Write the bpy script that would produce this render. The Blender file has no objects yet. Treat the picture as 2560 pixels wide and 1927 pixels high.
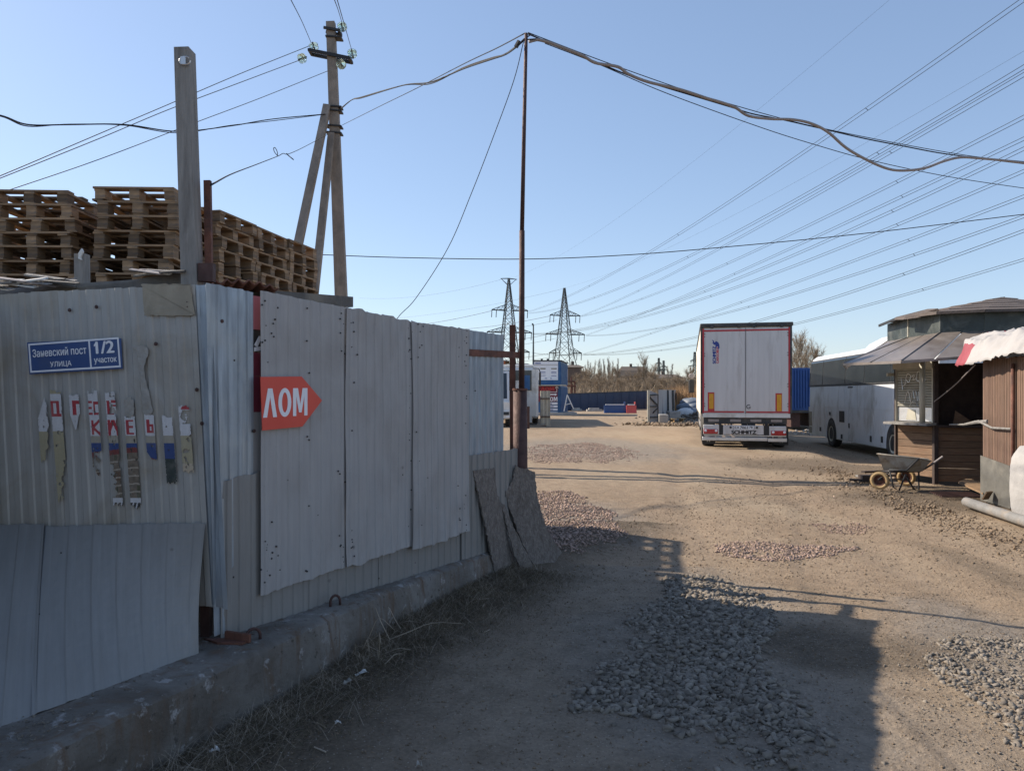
import bpy, bmesh, math, random
import numpy as np
from mathutils import Vector, Matrix, Euler
rnd = random.Random(7)
nrg = np.random.default_rng(11)
C = bpy.context.scene.collection
SC = bpy.context.scene
F = 1900.0; HZ = 987.0; CH = 1.65          # focal length and horizon row in photo pixels, camera height
# ------------------------------------------------------------------ camera, sky, sun, exposure
cam_d = bpy.data.cameras.new('camera'); cam = bpy.data.objects.new('camera', cam_d); C.objects.link(cam)
cam.location = (0, 0, CH); cam.rotation_euler = (math.radians(90), 0, 0)
cam_d.sensor_width = 36; cam_d.lens = 36*F/2560; cam_d.shift_y = (HZ-963.5)/2560
cam_d.clip_start = 0.05; cam_d.clip_end = 8000
SC.camera = cam
SUN_EL = math.radians(35.5); SH = Vector((0.905, -0.425, 0))       # SH: where shadows point
w = bpy.data.worlds.new('World'); SC.world = w; w.use_nodes = True
nt = w.node_tree; nt.nodes.clear()
sky = nt.nodes.new('ShaderNodeTexSky'); sky.sky_type = 'NISHITA'; sky.sun_disc = False
sky.sun_elevation = SUN_EL; sky.sun_rotation = math.atan2(-SH.x, -SH.y)
sky.altitude = 0; sky.air_density = 1.0; sky.dust_density = 0.35; sky.ozone_density = 4.0
bg = nt.nodes.new('ShaderNodeBackground'); bg.inputs['Strength'].default_value = 0.125
wo = nt.nodes.new('ShaderNodeOutputWorld')
# soften the sky's contrast a little (phone tone curve) and cool its hue
m1 = nt.nodes.new('ShaderNodeVectorMath'); m1.operation = 'SCALE'; m1.inputs['Scale'].default_value = .14
gm = nt.nodes.new('ShaderNodeGamma'); gm.inputs['Gamma'].default_value = .70
m2 = nt.nodes.new('ShaderNodeVectorMath'); m2.operation = 'MULTIPLY'; m2.inputs[1].default_value = (5.5, 5.5, 5.8)
nt.links.new(sky.outputs[0], m1.inputs[0]); nt.links.new(m1.outputs[0], gm.inputs[0]); nt.links.new(gm.outputs[0], m2.inputs[0]); nt.links.new(m2.outputs[0], bg.inputs[0])
nt.links.new(bg.outputs[0], wo.inputs[0])
sl = bpy.data.lights.new('sun', 'SUN'); sl.energy = 5.0; sl.angle = math.radians(0.55); sl.color = (1.0, 0.88, 0.73)
so = bpy.data.objects.new('sun', sl); C.objects.link(so)
so.rotation_euler = (-Vector((-SH.x*math.cos(SUN_EL), -SH.y*math.cos(SUN_EL), math.sin(SUN_EL)))).to_track_quat('-Z', 'Y').to_euler()
so.location = (-30, 14, 24)
vs = SC.view_settings; vs.view_transform = 'Standard'; vs.look = 'None'; vs.gamma = 1; vs.exposure = 0.6
vs.use_curve_mapping = False
# ------------------------------------------------------------------ helpers
def P(u, v, Y): return Vector(((u-1280)/F*Y, Y, CH+(HZ-v)/F*Y))
def G(u, v):
    Y = CH*F/(v-HZ); return Vector(((u-1280)/F*Y, Y, 0))
def hash2(ix, iy, s):
    n = (ix.astype(np.int64)*374761393 + iy.astype(np.int64)*668265263 + s*1442695041) & 0x7fffffff
    n = ((n ^ (n >> 13))*1274126177) & 0x7fffffff
    return ((n ^ (n >> 16)) & 0xffff)/65535.0
def vnoise(x, y, s=0):
    x = np.asarray(x, float); y = np.asarray(y, float)
    ix = np.floor(x); iy = np.floor(y); fx = x-ix; fy = y-iy
    fx = fx*fx*(3-2*fx); fy = fy*fy*(3-2*fy)
    a = hash2(ix, iy, s); b = hash2(ix+1, iy, s); c = hash2(ix, iy+1, s); d = hash2(ix+1, iy+1, s)
    return (a*(1-fx)+b*fx)*(1-fy)+(c*(1-fx)+d*fx)*fy
def fbm(x, y, s=0, o=4):
    r = 0; a = .5; f = 1.0
    for i in range(o):
        r = r+a*vnoise(x*f, y*f, s+i*17); a *= .5; f *= 2.03
    return r-.47
def sstep(a, b, x):
    t = np.clip((x-a)/(b-a), 0, 1); return t*t*(3-2*t)
def basex(y):      # front line of the concrete footing
    return np.where(y < 5.3, -2.877+.3864*y, -2.877+.3864*5.3+(y-5.3)*.47)
def H(x, y):
    x = np.asarray(x, float); y = np.asarray(y, float)
    near = 1-sstep(25, 60, np.hypot(x, y))
    h = .055*fbm(x*.22, y*.16, 3, 2) + near*(.035*fbm(x*.9+y*.3, y*.55, 9, 3) + .024*fbm(x*4.1, y*4.1, 21, 3) + .013*fbm(x*13, y*13, 5, 3))
    # wheel ruts running away from the camera, bending right
    c = x - (1.2+.02*y*y*.35)
    h = h - near*.02*(np.exp(-((c-.5)/.22)**2)+np.exp(-((c-2.3)/.25)**2))*(.4+vnoise(x*.4, y*.35, 4))
    d = x-basex(y)
    h = h + np.exp(-np.clip(d, 0, 9)**2/.12)*.09*sstep(4.2, 6.2, y)*(y < 9) + np.exp(-np.clip(d, 0, 9)**2/.2)*.02
    h = np.where(y > 60, h-.02, h)
    dd = x-(8.4+.233*(y-23))         # the yard is lower where the coach stands
    h = h-.28*sstep(.35, 1.7, dd)*sstep(17.6, 20.5, y)*(1-sstep(36, 44, y))
    return h-.012
def Hs(x, y): return float(H(np.array([x]), np.array([y]))[0])

def tag(o, label=None, cat=None, group=None, kind=None):
    if label: o['label'] = label
    if cat: o['category'] = cat
    if group: o['group'] = group
    if kind: o['kind'] = kind
    return o
def mat4(loc=(0, 0, 0), rz=0.0): return Matrix.Translation(Vector(loc)) @ Matrix.Rotation(rz, 4, 'Z')
MW = {}
def thing(name, label, cat, loc=(0, 0, 0), rz=0.0, group=None, kind=None):
    o = bpy.data.objects.new(name, None); C.objects.link(o); o.empty_display_size = .2
    o.location = loc; o.rotation_euler = (0, 0, rz); MW[o.name] = mat4(loc, rz)
    return tag(o, label, cat, group, kind)
def addobj(name, me, parent=None):
    o = bpy.data.objects.new(name, me); C.objects.link(o)
    if parent is not None: o.parent = parent
    return o
class MB:
    def __init__(s): s.v = []; s.f = []; s.m = []; s.mi = 0
    def add(s, vs_, fs_):
        n = len(s.v); s.v += [tuple(p) for p in vs_]; s.f += [tuple(i+n for i in f) for f in fs_]; s.m += [s.mi]*len(fs_); return s
    def box(s, c, d, R=None):
        c = Vector(c); x, y, z = d[0]/2, d[1]/2, d[2]/2
        vs_ = [Vector((a, b, e)) for a in (-x, x) for b in (-y, y) for e in (-z, z)]
        if R is not None: vs_ = [R @ p for p in vs_]
        return s.add([c+p for p in vs_], [(0, 1, 3, 2), (4, 6, 7, 5), (0, 4, 5, 1), (2, 3, 7, 6), (0, 2, 6, 4), (1, 5, 7, 3)])
    def bx(s, x0, x1, y0, y1, z0, z1): return s.box(((x0+x1)/2, (y0+y1)/2, (z0+z1)/2), (abs(x1-x0), abs(y1-y0), abs(z1-z0)))
    def bev(s, x0, x1, y0, y1, z0, z1, r):      # box with chamfered vertical and horizontal edges
        vs_ = []
        for (a, b, c_) in ((x0, y0, z0), (x1, y0, z0), (x1, y1, z0), (x0, y1, z0), (x0, y0, z1), (x1, y0, z1), (x1, y1, z1), (x0, y1, z1)):
            sx = 1 if a == x0 else -1; sy = 1 if b == y0 else -1; sz = 1 if c_ == z0 else -1
            vs_ += [(a, b+sy*r, c_+sz*r), (a+sx*r, b, c_+sz*r), (a+sx*r, b+sy*r, c_)]
        bm = bmesh.new()
        for p in vs_: bm.verts.new(p)
        bmesh.ops.convex_hull(bm, input=bm.verts)
        bm.verts.index_update()
        vv = [p.co.copy() for p in bm.verts]; ff = [[q.index for q in f.verts] for f in bm.faces]
        bm.free(); return s.add(vv, ff)
    def beam(s, p0, p1, w_, h_, up=(0, 0, 1), w1=None, h1=None):
        p0 = Vector(p0); p1 = Vector(p1); d = (p1-p0).normalized(); up = Vector(up)
        if abs(d.dot(up)) > .99: up = Vector((0, 1, 0))
        r = d.cross(up).normalized(); q = r.cross(d)
        w1 = w_ if w1 is None else w1; h1 = h_ if h1 is None else h1
        vs_ = []
        for p, a, b in ((p0, w_/2, h_/2), (p1, w1/2, h1/2)):
            vs_ += [p-r*a-q*b, p+r*a-q*b, p+r*a+q*b, p-r*a+q*b]
        return s.add(vs_, [(0, 3, 2, 1), (4, 5, 6, 7), (0, 1, 5, 4), (1, 2, 6, 5), (2, 3, 7, 6), (3, 0, 4, 7)])
    def tube(s, pts, r, n=6, cap=True):
        pts = [Vector(p) for p in pts]; k = len(pts); rs = r if isinstance(r, (list, tuple)) else [r]*k
        vs_ = []; fs_ = []; pu = None
        for i, p in enumerate(pts):
            d = (pts[min(i+1, k-1)]-pts[max(i-1, 0)])
            d = d.normalized() if d.length > 1e-9 else Vector((0, 0, 1))
            if pu is None:
                a = Vector((0, 0, 1)) if abs(d.z) < .9 else Vector((1, 0, 0)); x = d.cross(a).normalized()
            else:
                x = pu-d*pu.dot(d); x = x.normalized() if x.length > 1e-6 else d.orthogonal().normalized()
            pu = x; y = d.cross(x)
            for j in range(n):
                t = 2*math.pi*j/n; vs_.append(p+(x*math.cos(t)+y*math.sin(t))*rs[i])
        for i in range(k-1):
            for j in range(n):
                a = i*n+j; b = i*n+(j+1) % n; fs_.append((a, b, b+n, a+n))
        if cap: fs_.append(tuple(range(n-1, -1, -1))); fs_.append(tuple(range((k-1)*n, k*n)))
        return s.add(vs_, fs_)
    def prism(s, poly, off):     # poly: world points of a planar outline, off: thickness vector
        off = Vector(off); n = len(poly); a = [Vector(p) for p in poly]; b = [p+off for p in a]
        fs_ = [tuple(range(n)), tuple(range(2*n-1, n-1, -1))]+[(i, i+n, (i+1) % n+n, (i+1) % n) for i in range(n)]
        return s.add(a+b, fs_)
    def lathe(s, prof, axis_p, axis_d, n=24):   # prof: (r, h)
        d = Vector(axis_d).normalized(); x = d.orthogonal().normalized(); y = d.cross(x); o = Vector(axis_p); k = len(prof)
        vs_ = [o+d*h+(x*math.cos(2*math.pi*j/n)+y*math.sin(2*math.pi*j/n))*r for (r, h) in prof for j in range(n)]
        fs_ = [(i*n+j, i*n+(j+1) % n, (i+1)*n+(j+1) % n, (i+1)*n+j) for i in range(k-1) for j in range(n)]
        return s.add(vs_, fs_)
    def mesh(s, name, mat, parent=None, world=False, smooth=False):
        me = bpy.data.meshes.new(name); me.from_pydata(s.v, [], s.f)
        for m_ in (mat if isinstance(mat, (list, tuple)) else [mat]): me.materials.append(m_)
        if any(s.m): me.polygons.foreach_set('material_index', s.m)
        if world and parent is not None:
            M_ = MW.get(parent.name)
            if M_ is None: M_ = MW[parent.parent.name]
            me.transform(M_.inverted())
        bm = bmesh.new(); bm.from_mesh(me); bmesh.ops.recalc_face_normals(bm, faces=bm.faces); bm.to_mesh(me); bm.free()
        if smooth: me.polygons.foreach_set('use_smooth', [True]*len(me.polygons))
        return me
    def build(s, name, mat, parent=None, world=False, smooth=False):
        o = addobj(name, s.mesh(name, mat, parent, world, smooth), parent)
        if parent is not None and parent.name not in MW and parent.parent is not None: pass
        return o
def single(name, mb, mat, base, label, cat, group=None, kind=None, smooth=False):   # a thing that is one mesh, origin at its base
    base = Vector(base); me = mb.mesh(name, mat, None, False, smooth); me.transform(Matrix.Translation(-base))
    o = addobj(name, me); o.location = base; MW[o.name] = Matrix.Translation(base)
    return tag(o, label, cat, group, kind)
def copy_tree(o, parent=None):
    c = o.copy(); C.objects.link(c)
    if parent is not None: c.parent = parent
    for ch in list(o.children): copy_tree(ch, c)
    return c
def autosmooth(o, ang=35):
    me = o.data; bm = bmesh.new(); bm.from_mesh(me)
    for f in bm.faces: f.smooth = True
    for e in bm.edges:
        e.smooth = not (len(e.link_faces) == 2 and e.calc_face_angle(0) > math.radians(ang))
    bm.to_mesh(me); bm.free(); return o
def catmull(pts, n=8):
    pts = [Vector(p) for p in pts]; out = []
    q = [pts[0]*2-pts[1]]+pts+[pts[-1]*2-pts[-2]]
    for i in range(1, len(q)-2):
        for j in range(n):
            t = j/n; a, b, c, d = q[i-1], q[i], q[i+1], q[i+2]
            out.append(.5*((2*b)+(c-a)*t+(2*a-5*b+4*c-d)*t*t+(3*b-a-3*c+d)*t**3))
    out.append(pts[-1]); return out
# ------------------------------------------------------------------ materials
def newmat(name):
    m = bpy.data.materials.new(name); m.use_nodes = True; t = m.node_tree; t.nodes.clear()
    o = t.nodes.new('ShaderNodeOutputMaterial'); b = t.nodes.new('ShaderNodeBsdfPrincipled'); t.links.new(b.outputs[0], o.inputs[0])
    return m, t, b
class NT:
    def __init__(s, t): s.t = t
    def n(s, k, **kw):
        q = s.t.nodes.new(k)
        for a, b in kw.items(): setattr(q, a, b)
        return q
    def l(s, a, b): s.t.links.new(a, b)
    def coord(s, kind='Object', scale=(1, 1, 1), rot=(0, 0, 0)):
        c = s.n('ShaderNodeTexCoord'); m = s.n('ShaderNodeMapping'); m.inputs['Scale'].default_value = scale; m.inputs['Rotation'].default_value = rot
        s.l(c.outputs[kind], m.inputs[0]); return m.outputs[0]
    def noise(s, co, scale, det=5, rough=.55, dist=0):
        q = s.n('ShaderNodeTexNoise'); q.inputs['Scale'].default_value = scale; q.inputs['Detail'].default_value = det
        q.inputs['Roughness'].default_value = rough; q.inputs['Distortion'].default_value = dist; s.l(co, q.inputs['Vector']); return q.outputs['Fac']
    def ramp(s, fac, a, b, ca=(0, 0, 0, 1), cb=(1, 1, 1, 1)):
        q = s.n('ShaderNodeValToRGB'); e = q.color_ramp.elements; e[0].position = a; e[1].position = b
        e[0].color = ca; e[1].color = cb; s.l(fac, q.inputs[0]); return q.outputs[0]
    def mix(s, fac, a, b, mode='MIX'):
        q = s.n('ShaderNodeMix', data_type='RGBA', blend_type=mode)
        for i, x in ((0, fac), (6, a), (7, b)):
            if isinstance(x, (int, float)): q.inputs[i].default_value = x
            elif isinstance(x, tuple): q.inputs[i].default_value = x if len(x) == 4 else (*x, 1)
            else: s.l(x, q.inputs[i])
        return q.outputs[2]
    def bump(s, h, st, dist, b, normal=None):
        q = s.n('ShaderNodeBump'); q.inputs['Strength'].default_value = st; q.inputs['Distance'].default_value = dist
        s.l(h, q.inputs['Height'])
        if normal is not None: s.l(normal, q.inputs['Normal'])
        s.l(q.outputs[0], b.inputs['Normal']); return q.outputs[0]
def c4(c): return (c[0], c[1], c[2], 1)
def mul(c, k): return tuple(min(1, x*k) for x in c[:3])
def M(name, col, rough=.7, metal=0.0, var=.25, scale=4, bump=.15, bscale=60, stretch=(1, 1, 1), dirt=None, dscale=1.5, damt=.5, rv=.1, spec=.5, rand=.0):
    m, t, b = newmat(name); N = NT(t); co = N.coord('Object', stretch)
    f = N.noise(co, scale, 6, .6); c = N.mix(N.ramp(f, .3, .7), c4(mul(col, 1-var)), c4(mul(col, 1+var)))
    if dirt is not None:
        g = N.noise(co, dscale, 7, .65, .4); c = N.mix(N.ramp(g, .62-.3*damt, .72-.1*damt), c, c4(dirt))
    if rand:
        oi = N.n('ShaderNodeObjectInfo'); hs = N.n('ShaderNodeHueSaturation'); mr = N.n('ShaderNodeMapRange')
        mr.inputs['To Min'].default_value = 1-rand; mr.inputs['To Max'].default_value = 1+rand
        N.l(oi.outputs['Random'], mr.inputs[0]); N.l(mr.outputs[0], hs.inputs['Value']); N.l(c, hs.inputs['Color']); c = hs.outputs[0]
    N.l(c, b.inputs['Base Color'])
    r = N.ramp(N.noise(co, scale*2.3, 3), .2, .8, (max(0, rough-rv),)*3+(1,), (min(1, rough+rv),)*3+(1,)); N.l(r, b.inputs['Roughness'])
    b.inputs['Metallic'].default_value = metal; b.inputs['Specular IOR Level'].default_value = spec
    if bump: N.bump(N.noise(co, bscale, 4), bump, .02, b)
    return m
def sheetmat(name, col, rough=.5, metal=.35, warm=(.24, .20, .15), dots=True, blotch=.35, streak=.22):
    m, t, b = newmat(name); N = NT(t)
    co = N.coord('UV'); st = N.n('ShaderNodeMapping'); st.inputs['Scale'].default_value = (9, .8, 1); N.l(co, st.inputs[0])
    s1 = N.ramp(N.noise(st.outputs[0], 3, 6, .6), .3, .75); c = N.mix(s1, c4(mul(col, 1-streak)), c4(mul(col, 1+streak*.6)))
    bl = N.ramp(N.noise(co, 1.6, 6, .6, .6), .5, .72); q = N.n('ShaderNodeMath', operation='MULTIPLY'); q.inputs[1].default_value = blotch; N.l(bl, q.inputs[0])
    c = N.mix(q.outputs[0], c, c4(warm))
    fs = N.ramp(N.noise(co, 40, 3, .7), .62, .72); q = N.n('ShaderNodeMath', operation='MULTIPLY'); q.inputs[1].default_value = .25; N.l(fs, q.inputs[0])
    c = N.mix(q.outputs[0], c, c4(mul(col, .55)))
    rr_ = N.n('ShaderNodeMapping'); rr_.inputs['Scale'].default_value = (26, .9, 1); N.l(co, rr_.inputs[0])
    rs_ = N.ramp(N.noise(rr_.outputs[0], 1.6, 5, .6), .64, .78); q = N.n('ShaderNodeMath', operation='MULTIPLY'); q.inputs[1].default_value = .4; N.l(rs_, q.inputs[0])
    c = N.mix(q.outputs[0], c, (.15, .10, .065, 1))
    if dots:    # nail holes and spots of rust
        vo = N.n('ShaderNodeTexVoronoi'); vo.inputs['Scale'].default_value = 7.5; N.l(co, vo.inputs['Vector'])
        d = N.ramp(vo.outputs['Distance'], .035, .055, (1, 1, 1, 1), (0, 0, 0, 1))
        kk = N.ramp(vo.outputs['Color'], .5, .52); q = N.n('ShaderNodeMath', operation='MULTIPLY'); N.l(d, q.inputs[0]); N.l(kk, q.inputs[1])
        c = N.mix(q.outputs[0], c, (.02, .016, .014, 1))
        vo2 = N.n('ShaderNodeTexVoronoi'); vo2.inputs['Scale'].default_value = 3.1; N.l(co, vo2.inputs['Vector'])
        d2 = N.ramp(vo2.outputs['Distance'], .02, .06, (1, 1, 1, 1), (0, 0, 0, 1)); q = N.n('ShaderNodeMath', operation='MULTIPLY'); q.inputs[1].default_value = .6; N.l(d2, q.inputs[0])
        c = N.mix(q.outputs[0], c, (.07, .05, .04, 1))
    N.l(c, b.inputs['Base Color']); b.inputs['Metallic'].default_value = metal; b.inputs['Specular IOR Level'].default_value = .3
    rr = N.ramp(N.noise(co, 6, 4), .2, .8, (rough-.12,)*3+(1,), (rough+.15,)*3+(1,)); N.l(rr, b.inputs['Roughness'])
    N.bump(N.noise(co, 3.5, 3, .5), .35, .02, b)
    return m
mt = {}
mt['galv'] = sheetmat('galvanised_sheet', (.32, .365, .41), .45, .4, (.40, .40, .38), True, .5, .3)
mt['sheet_a'] = sheetmat('weathered_sheet_warm', (.36, .355, .335), .6, .1, (.245, .21, .15), False, .75, .14)
mt['sheet_b'] = sheetmat('weathered_sheet_grey', (.345, .34, .34), .6, .1, (.22, .205, .19), True, .4, .10)
mt['sheet_c'] = sheetmat('weathered_sheet_low_shaded', (.245, .24, .23), .6, .1, (.21, .20, .185), True, .4, .10)  # deeper shade near the ground is put into this darker sheet colour
mt['rust'] = M('rusty_steel', (.15, .065, .045), .75, .3, .35, 9, .3, 90, dirt=(.07, .04, .035), dscale=5)
mt['rust_dark'] = M('dark_rusty_steel', (.075, .04, .035), .7, .3, .35, 12, .25, 90)
mt['pale_wood'] = M('pallet_wood', (.27, .172, .095), .8, 0, .35, 5, .3, 80, (1, 1, 6), dirt=(.13, .105, .085), dscale=3, damt=.5, rand=.5)
mt['grey_wood'] = M('grey_wood', (.27, .26, .245), .85, 0, .2, 4, .5, 50, (8, 8, .7), dirt=(.16, .15, .14), dscale=2)
mt['pole'] = M('pole_concrete', (.26, .22, .185), .9, 0, .25, 4, .6, 30, (1, 1, .5), dirt=(.15, .13, .11), dscale=2)
mt['concrete'] = M('old_concrete', (.22, .205, .19), .92, 0, .28, 2.5, .7, 30, dirt=(.11, .085, .065), dscale=1.7, damt=.65)
mt['concrete_light'] = M('pale_concrete', (.38, .36, .33), .9, 0, .25, 3, .6, 30)
mt['osb'] = M('chipboard', (.20, .175, .155), .9, 0, .4, 45, .9, 110, (1, 1, .6), dirt=(.12, .10, .085), dscale=22)
mt['black'] = M('black_plastic', (.02, .02, .022), .6, 0, .2, 5, .1)
mt['cable'] = M('black_cable', (.012, .012, .015), .9, 0, .1, 5, 0)
mt['wire'] = M('aluminium_wire', (.10, .11, .12), .5, .5, .1, 5, 0)
mt['conduit'] = M('grey_conduit', (.27, .24, .23), .6, 0, .15, 8, .2)
mt['hv'] = M('pylon_steel', (.05, .06, .065), .6, .3, .15, .2, 0)
mt['white'] = M('white_paint', (.66, .66, .64), .45, 0, .08, 1.5, .05, 20, dirt=(.42, .40, .36), dscale=1.4, damt=.35)
mt['bus_white'] = M('bus_white', (.62, .64, .66), .35, 0, .07, 1.2, .03, 20, (1, 1, .5), dirt=(.38, .37, .35), dscale=1.3, damt=.4)
mt['trailer'] = M('trailer_door', (.56, .55, .55), .4, .05, .06, 1.2, .03, 15, (3, 3, .4), dirt=(.45, .43, .42), dscale=1.5, damt=.3)
mt['curtain'] = M('trailer_curtain', (.68, .62, .52), .6, 0, .1, 1, .2, 6)
mt['alu'] = M('aluminium', (.6, .6, .6), .35, .7, .12, 4, .05)
mt['red'] = M('red_tape', (.42, .03, .04), .5, 0, .15, 6, 0)
mt['redlamp'] = M('red_lamp', (.38, .025, .03), .2, 0, .1, 6, 0)
mt['yellow'] = M('yellow_marker', (.60, .30, .02), .5, 0, .15, 8, 0)
mt['plate_grey'] = M('grey_tin', (.13, .125, .11), .6, .1, .25, 4, .2, dirt=(.19, .18, .155), dscale=3)
mt['bag'] = M('bag_cloth', (.36, .35, .34), .8, 0, .12, 3, .5, 12)
mt['pipe_grey'] = M('pipe_grey', (.20, .195, .185), .7, 0, .2, 6, .4, 30, dirt=(.26, .21, .16), dscale=4)
mt['letter_blue'] = M('blue_print', (.02, .045, .24), .5, 0, .05, 6, 0)
mt['letter_red'] = M('red_print', (.5, .04, .07), .5, 0, .05, 6, 0)
mt['letter_black'] = M('black_print', (.02, .02, .022), .5, 0, .05, 6, 0)
mt['letter_white'] = M('white_print', (.72, .74, .78), .45, 0, .05, 6, 0)
mt['tyre'] = M('tyre_rubber', (.03, .03, .03), .85, 0, .3, 10, .3, dirt=(.09, .075, .06), dscale=5)
mt['chassis'] = M('chassis_paint', (.04, .045, .05), .6, .2, .2, 6, .1, dirt=(.1, .09, .08), dscale=4)
def glassm(name, col, rough=.08):
    m, t, b = newmat(name); N = NT(t); co = N.coord('Object'); f = N.noise(co, 1.2, 4)
    N.l(N.mix(N.ramp(f, .35, .7), c4(mul(col, .75)), c4(mul(col, 1.35))), b.inputs['Base Color']); b.inputs['Roughness'].default_value = rough
    N.l(N.ramp(N.noise(co, 3, 5), .3, .8, (rough,)*3+(1,), (rough+.10,)*3+(1,)), b.inputs['Roughness'])
    return m
mt['bus_glass'] = glassm('dusty_bus_glass', (.014, .017, .018), .05)
mt['glass'] = glassm('dark_glass', (.03, .04, .05), .06)
mt['blue_sign'] = M('sign_blue', (.035, .075, .21), .4, 0, .08, 3, .02, dirt=(.05, .085, .19), dscale=4)
mt['red_sign'] = M('sign_red', (.60, .062, .038), .45, 0, .07, 3, .02)
mt['blue_box'] = M('container_blue', (.022, .10, .25), .5, .1, .2, 2, .1, dirt=(.05, .13, .24), dscale=2)
mt['blue_bright'] = M('body_blue', (.015, .08, .28), .5, 0, .1, 2, .1)
mt['blue_fence'] = M('fence_blue', (.018, .045, .10), .55, .1, .12, .6, .05)
mt['brown_plank'] = M('brown_plank', (.17, .105, .062), .75, 0, .3, 5, .35, 60, (1, 1, 9), dirt=(.16, .085, .045), dscale=3, rand=.18)
mt['slat'] = M('brown_slat', (.145, .088, .06), .75, 0, .3, 6, .3, 60, (6, 6, .6), dirt=(.12, .07, .05), dscale=3, rand=.2)
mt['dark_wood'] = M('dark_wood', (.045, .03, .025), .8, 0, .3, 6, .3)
mt['green_tin'] = M('dark_green_tin', (.035, .045, .043), .5, .2, .3, 3, .4, 8, dirt=(.11, .12, .11), dscale=2.5)
mt['canopy'] = M('canopy_sheet', (.25, .22, .20), .42, .35, .2, 1.5, .15, 8, dirt=(.17, .14, .12), dscale=2)
mt['felt'] = M('roof_felt', (.105, .085, .075), .85, 0, .25, 4, .4, 30)
mt['shutter'] = M('shutter_grey', (.30, .29, .25), .5, .2, .15, 3, .1, dirt=(.2, .18, .14), dscale=3)
mt['trim'] = M('cream_trim', (.42, .40, .33), .6, 0, .15, 5, .1)
mt['cloth_white'] = M('banner_white', (.35, .335, .325), .7, 0, .1, 3, .2, 20)
mt['cloth_red'] = M('banner_red', (.26, .045, .06), .7, 0, .1, 3, .2, 20)
mt['barrow'] = M('barrow_tin', (.34, .33, .29), .5, .3, .2, 5, .2, dirt=(.2, .16, .12), dscale=5)
mt['ochre'] = M('ochre_wheel', (.48, .33, .16), .7, 0, .2, 8, .2, dirt=(.3, .2, .1), dscale=6)
mt['brick_far'] = M('far_brick', (.16, .115, .09), .9, 0, .2, .3, 0)
mt['brick_orange'] = M('far_orange', (.38, .14, .07), .9, 0, .2, .5, 0)
mt['roof_far'] = M('far_roof', (.10, .08, .065), .9, 0, .15, .3, 0)
mt['wall_far'] = M('far_wall', (.13, .10, .08), .9, 0, .15, .3, 0)
mt['twig'] = M('bare_twigs', (.29, .225, .155), .9, 0, .3, .08, 0, rand=.15)
mt['twig_grey'] = M('grey_twigs', (.28, .245, .20), .9, 0, .3, .08, 0, rand=.2)
mt['reed'] = M('dry_reeds', (.36, .22, .11), .9, 0, .35, .12, 0)
mt['bark'] = M('birch_bark', (.40, .38, .33), .9, 0, .3, .3, 0)
mt['drygrass'] = M('dry_grass', (.13, .10, .065), .85, 0, .4, 4, 0)
mt['drystem'] = M('dry_stem', (.34, .285, .22), .8, 0, .2, 4, 0)
mt['plastic'] = M('white_plastic', (.6, .6, .58), .5, 0, .1, 4, .1)
mt['tarp'] = M('blue_tarp', (.15, .18, .22), .6, 0, .3, 2, .4, 8)
mt['red_barrier'] = M('red_barrier', (.55, .09, .08), .5, 0, .1, 3, .05)
mt['pink'] = M('pink_poster', (.45, .13, .15), .7, 0, .1, 3, 0)
mt['darkred'] = M('dark_red_poster', (.16, .02, .04), .6, 0, .2, 3, 0)
mt['dark_roofing'] = M('dark_roofing', (.10, .095, .09), .8, 0, .3, 4, .5, 20, dirt=(.19, .17, .14), dscale=3)
mt['ins_glass'], t_, b_ = newmat('insulator_glass'); b_.inputs['Base Color'].default_value = (.85, 1, .94, 1); b_.inputs['Roughness'].default_value = .08
b_.inputs['Transmission Weight'].default_value = .85; b_.inputs['IOR'].default_value = 1.45
def stonemat(name, col, var=.35, dust=(.3, .26, .21)):
    m, t, b = newmat(name); N = NT(t); co = N.coord('Object')
    at = N.n('ShaderNodeAttribute'); at.attribute_name = 'tone'
    c = N.mix(at.outputs['Fac'], c4(mul(col, 1-var)), c4(mul(col, 1+var)))
    f = N.ramp(N.noise(co, 35, 5), .35, .7); c = N.mix(f, c, c4(dust)); 
    c = N.mix(.55, c, N.mix(at.outputs['Fac'], c4(mul(col, 1-var)), c4(mul(col, 1+var))))
    N.l(c, b.inputs['Base Color']); b.inputs['Roughness'].default_value = .92; N.bump(N.noise(co, 90, 4), .35, .01, b)
    return m
mt['stone'] = stonemat('crushed_stone', (.18, .158, .132), .45, (.21, .17, .125))
mt['stone_pink'] = stonemat('pinkish_gravel', (.30, .215, .175), .45, (.27, .2, .15))
mt['clod'] = stonemat('dirt_clods', (.19, .14, .095), .3, (.25, .185, .125))
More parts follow.
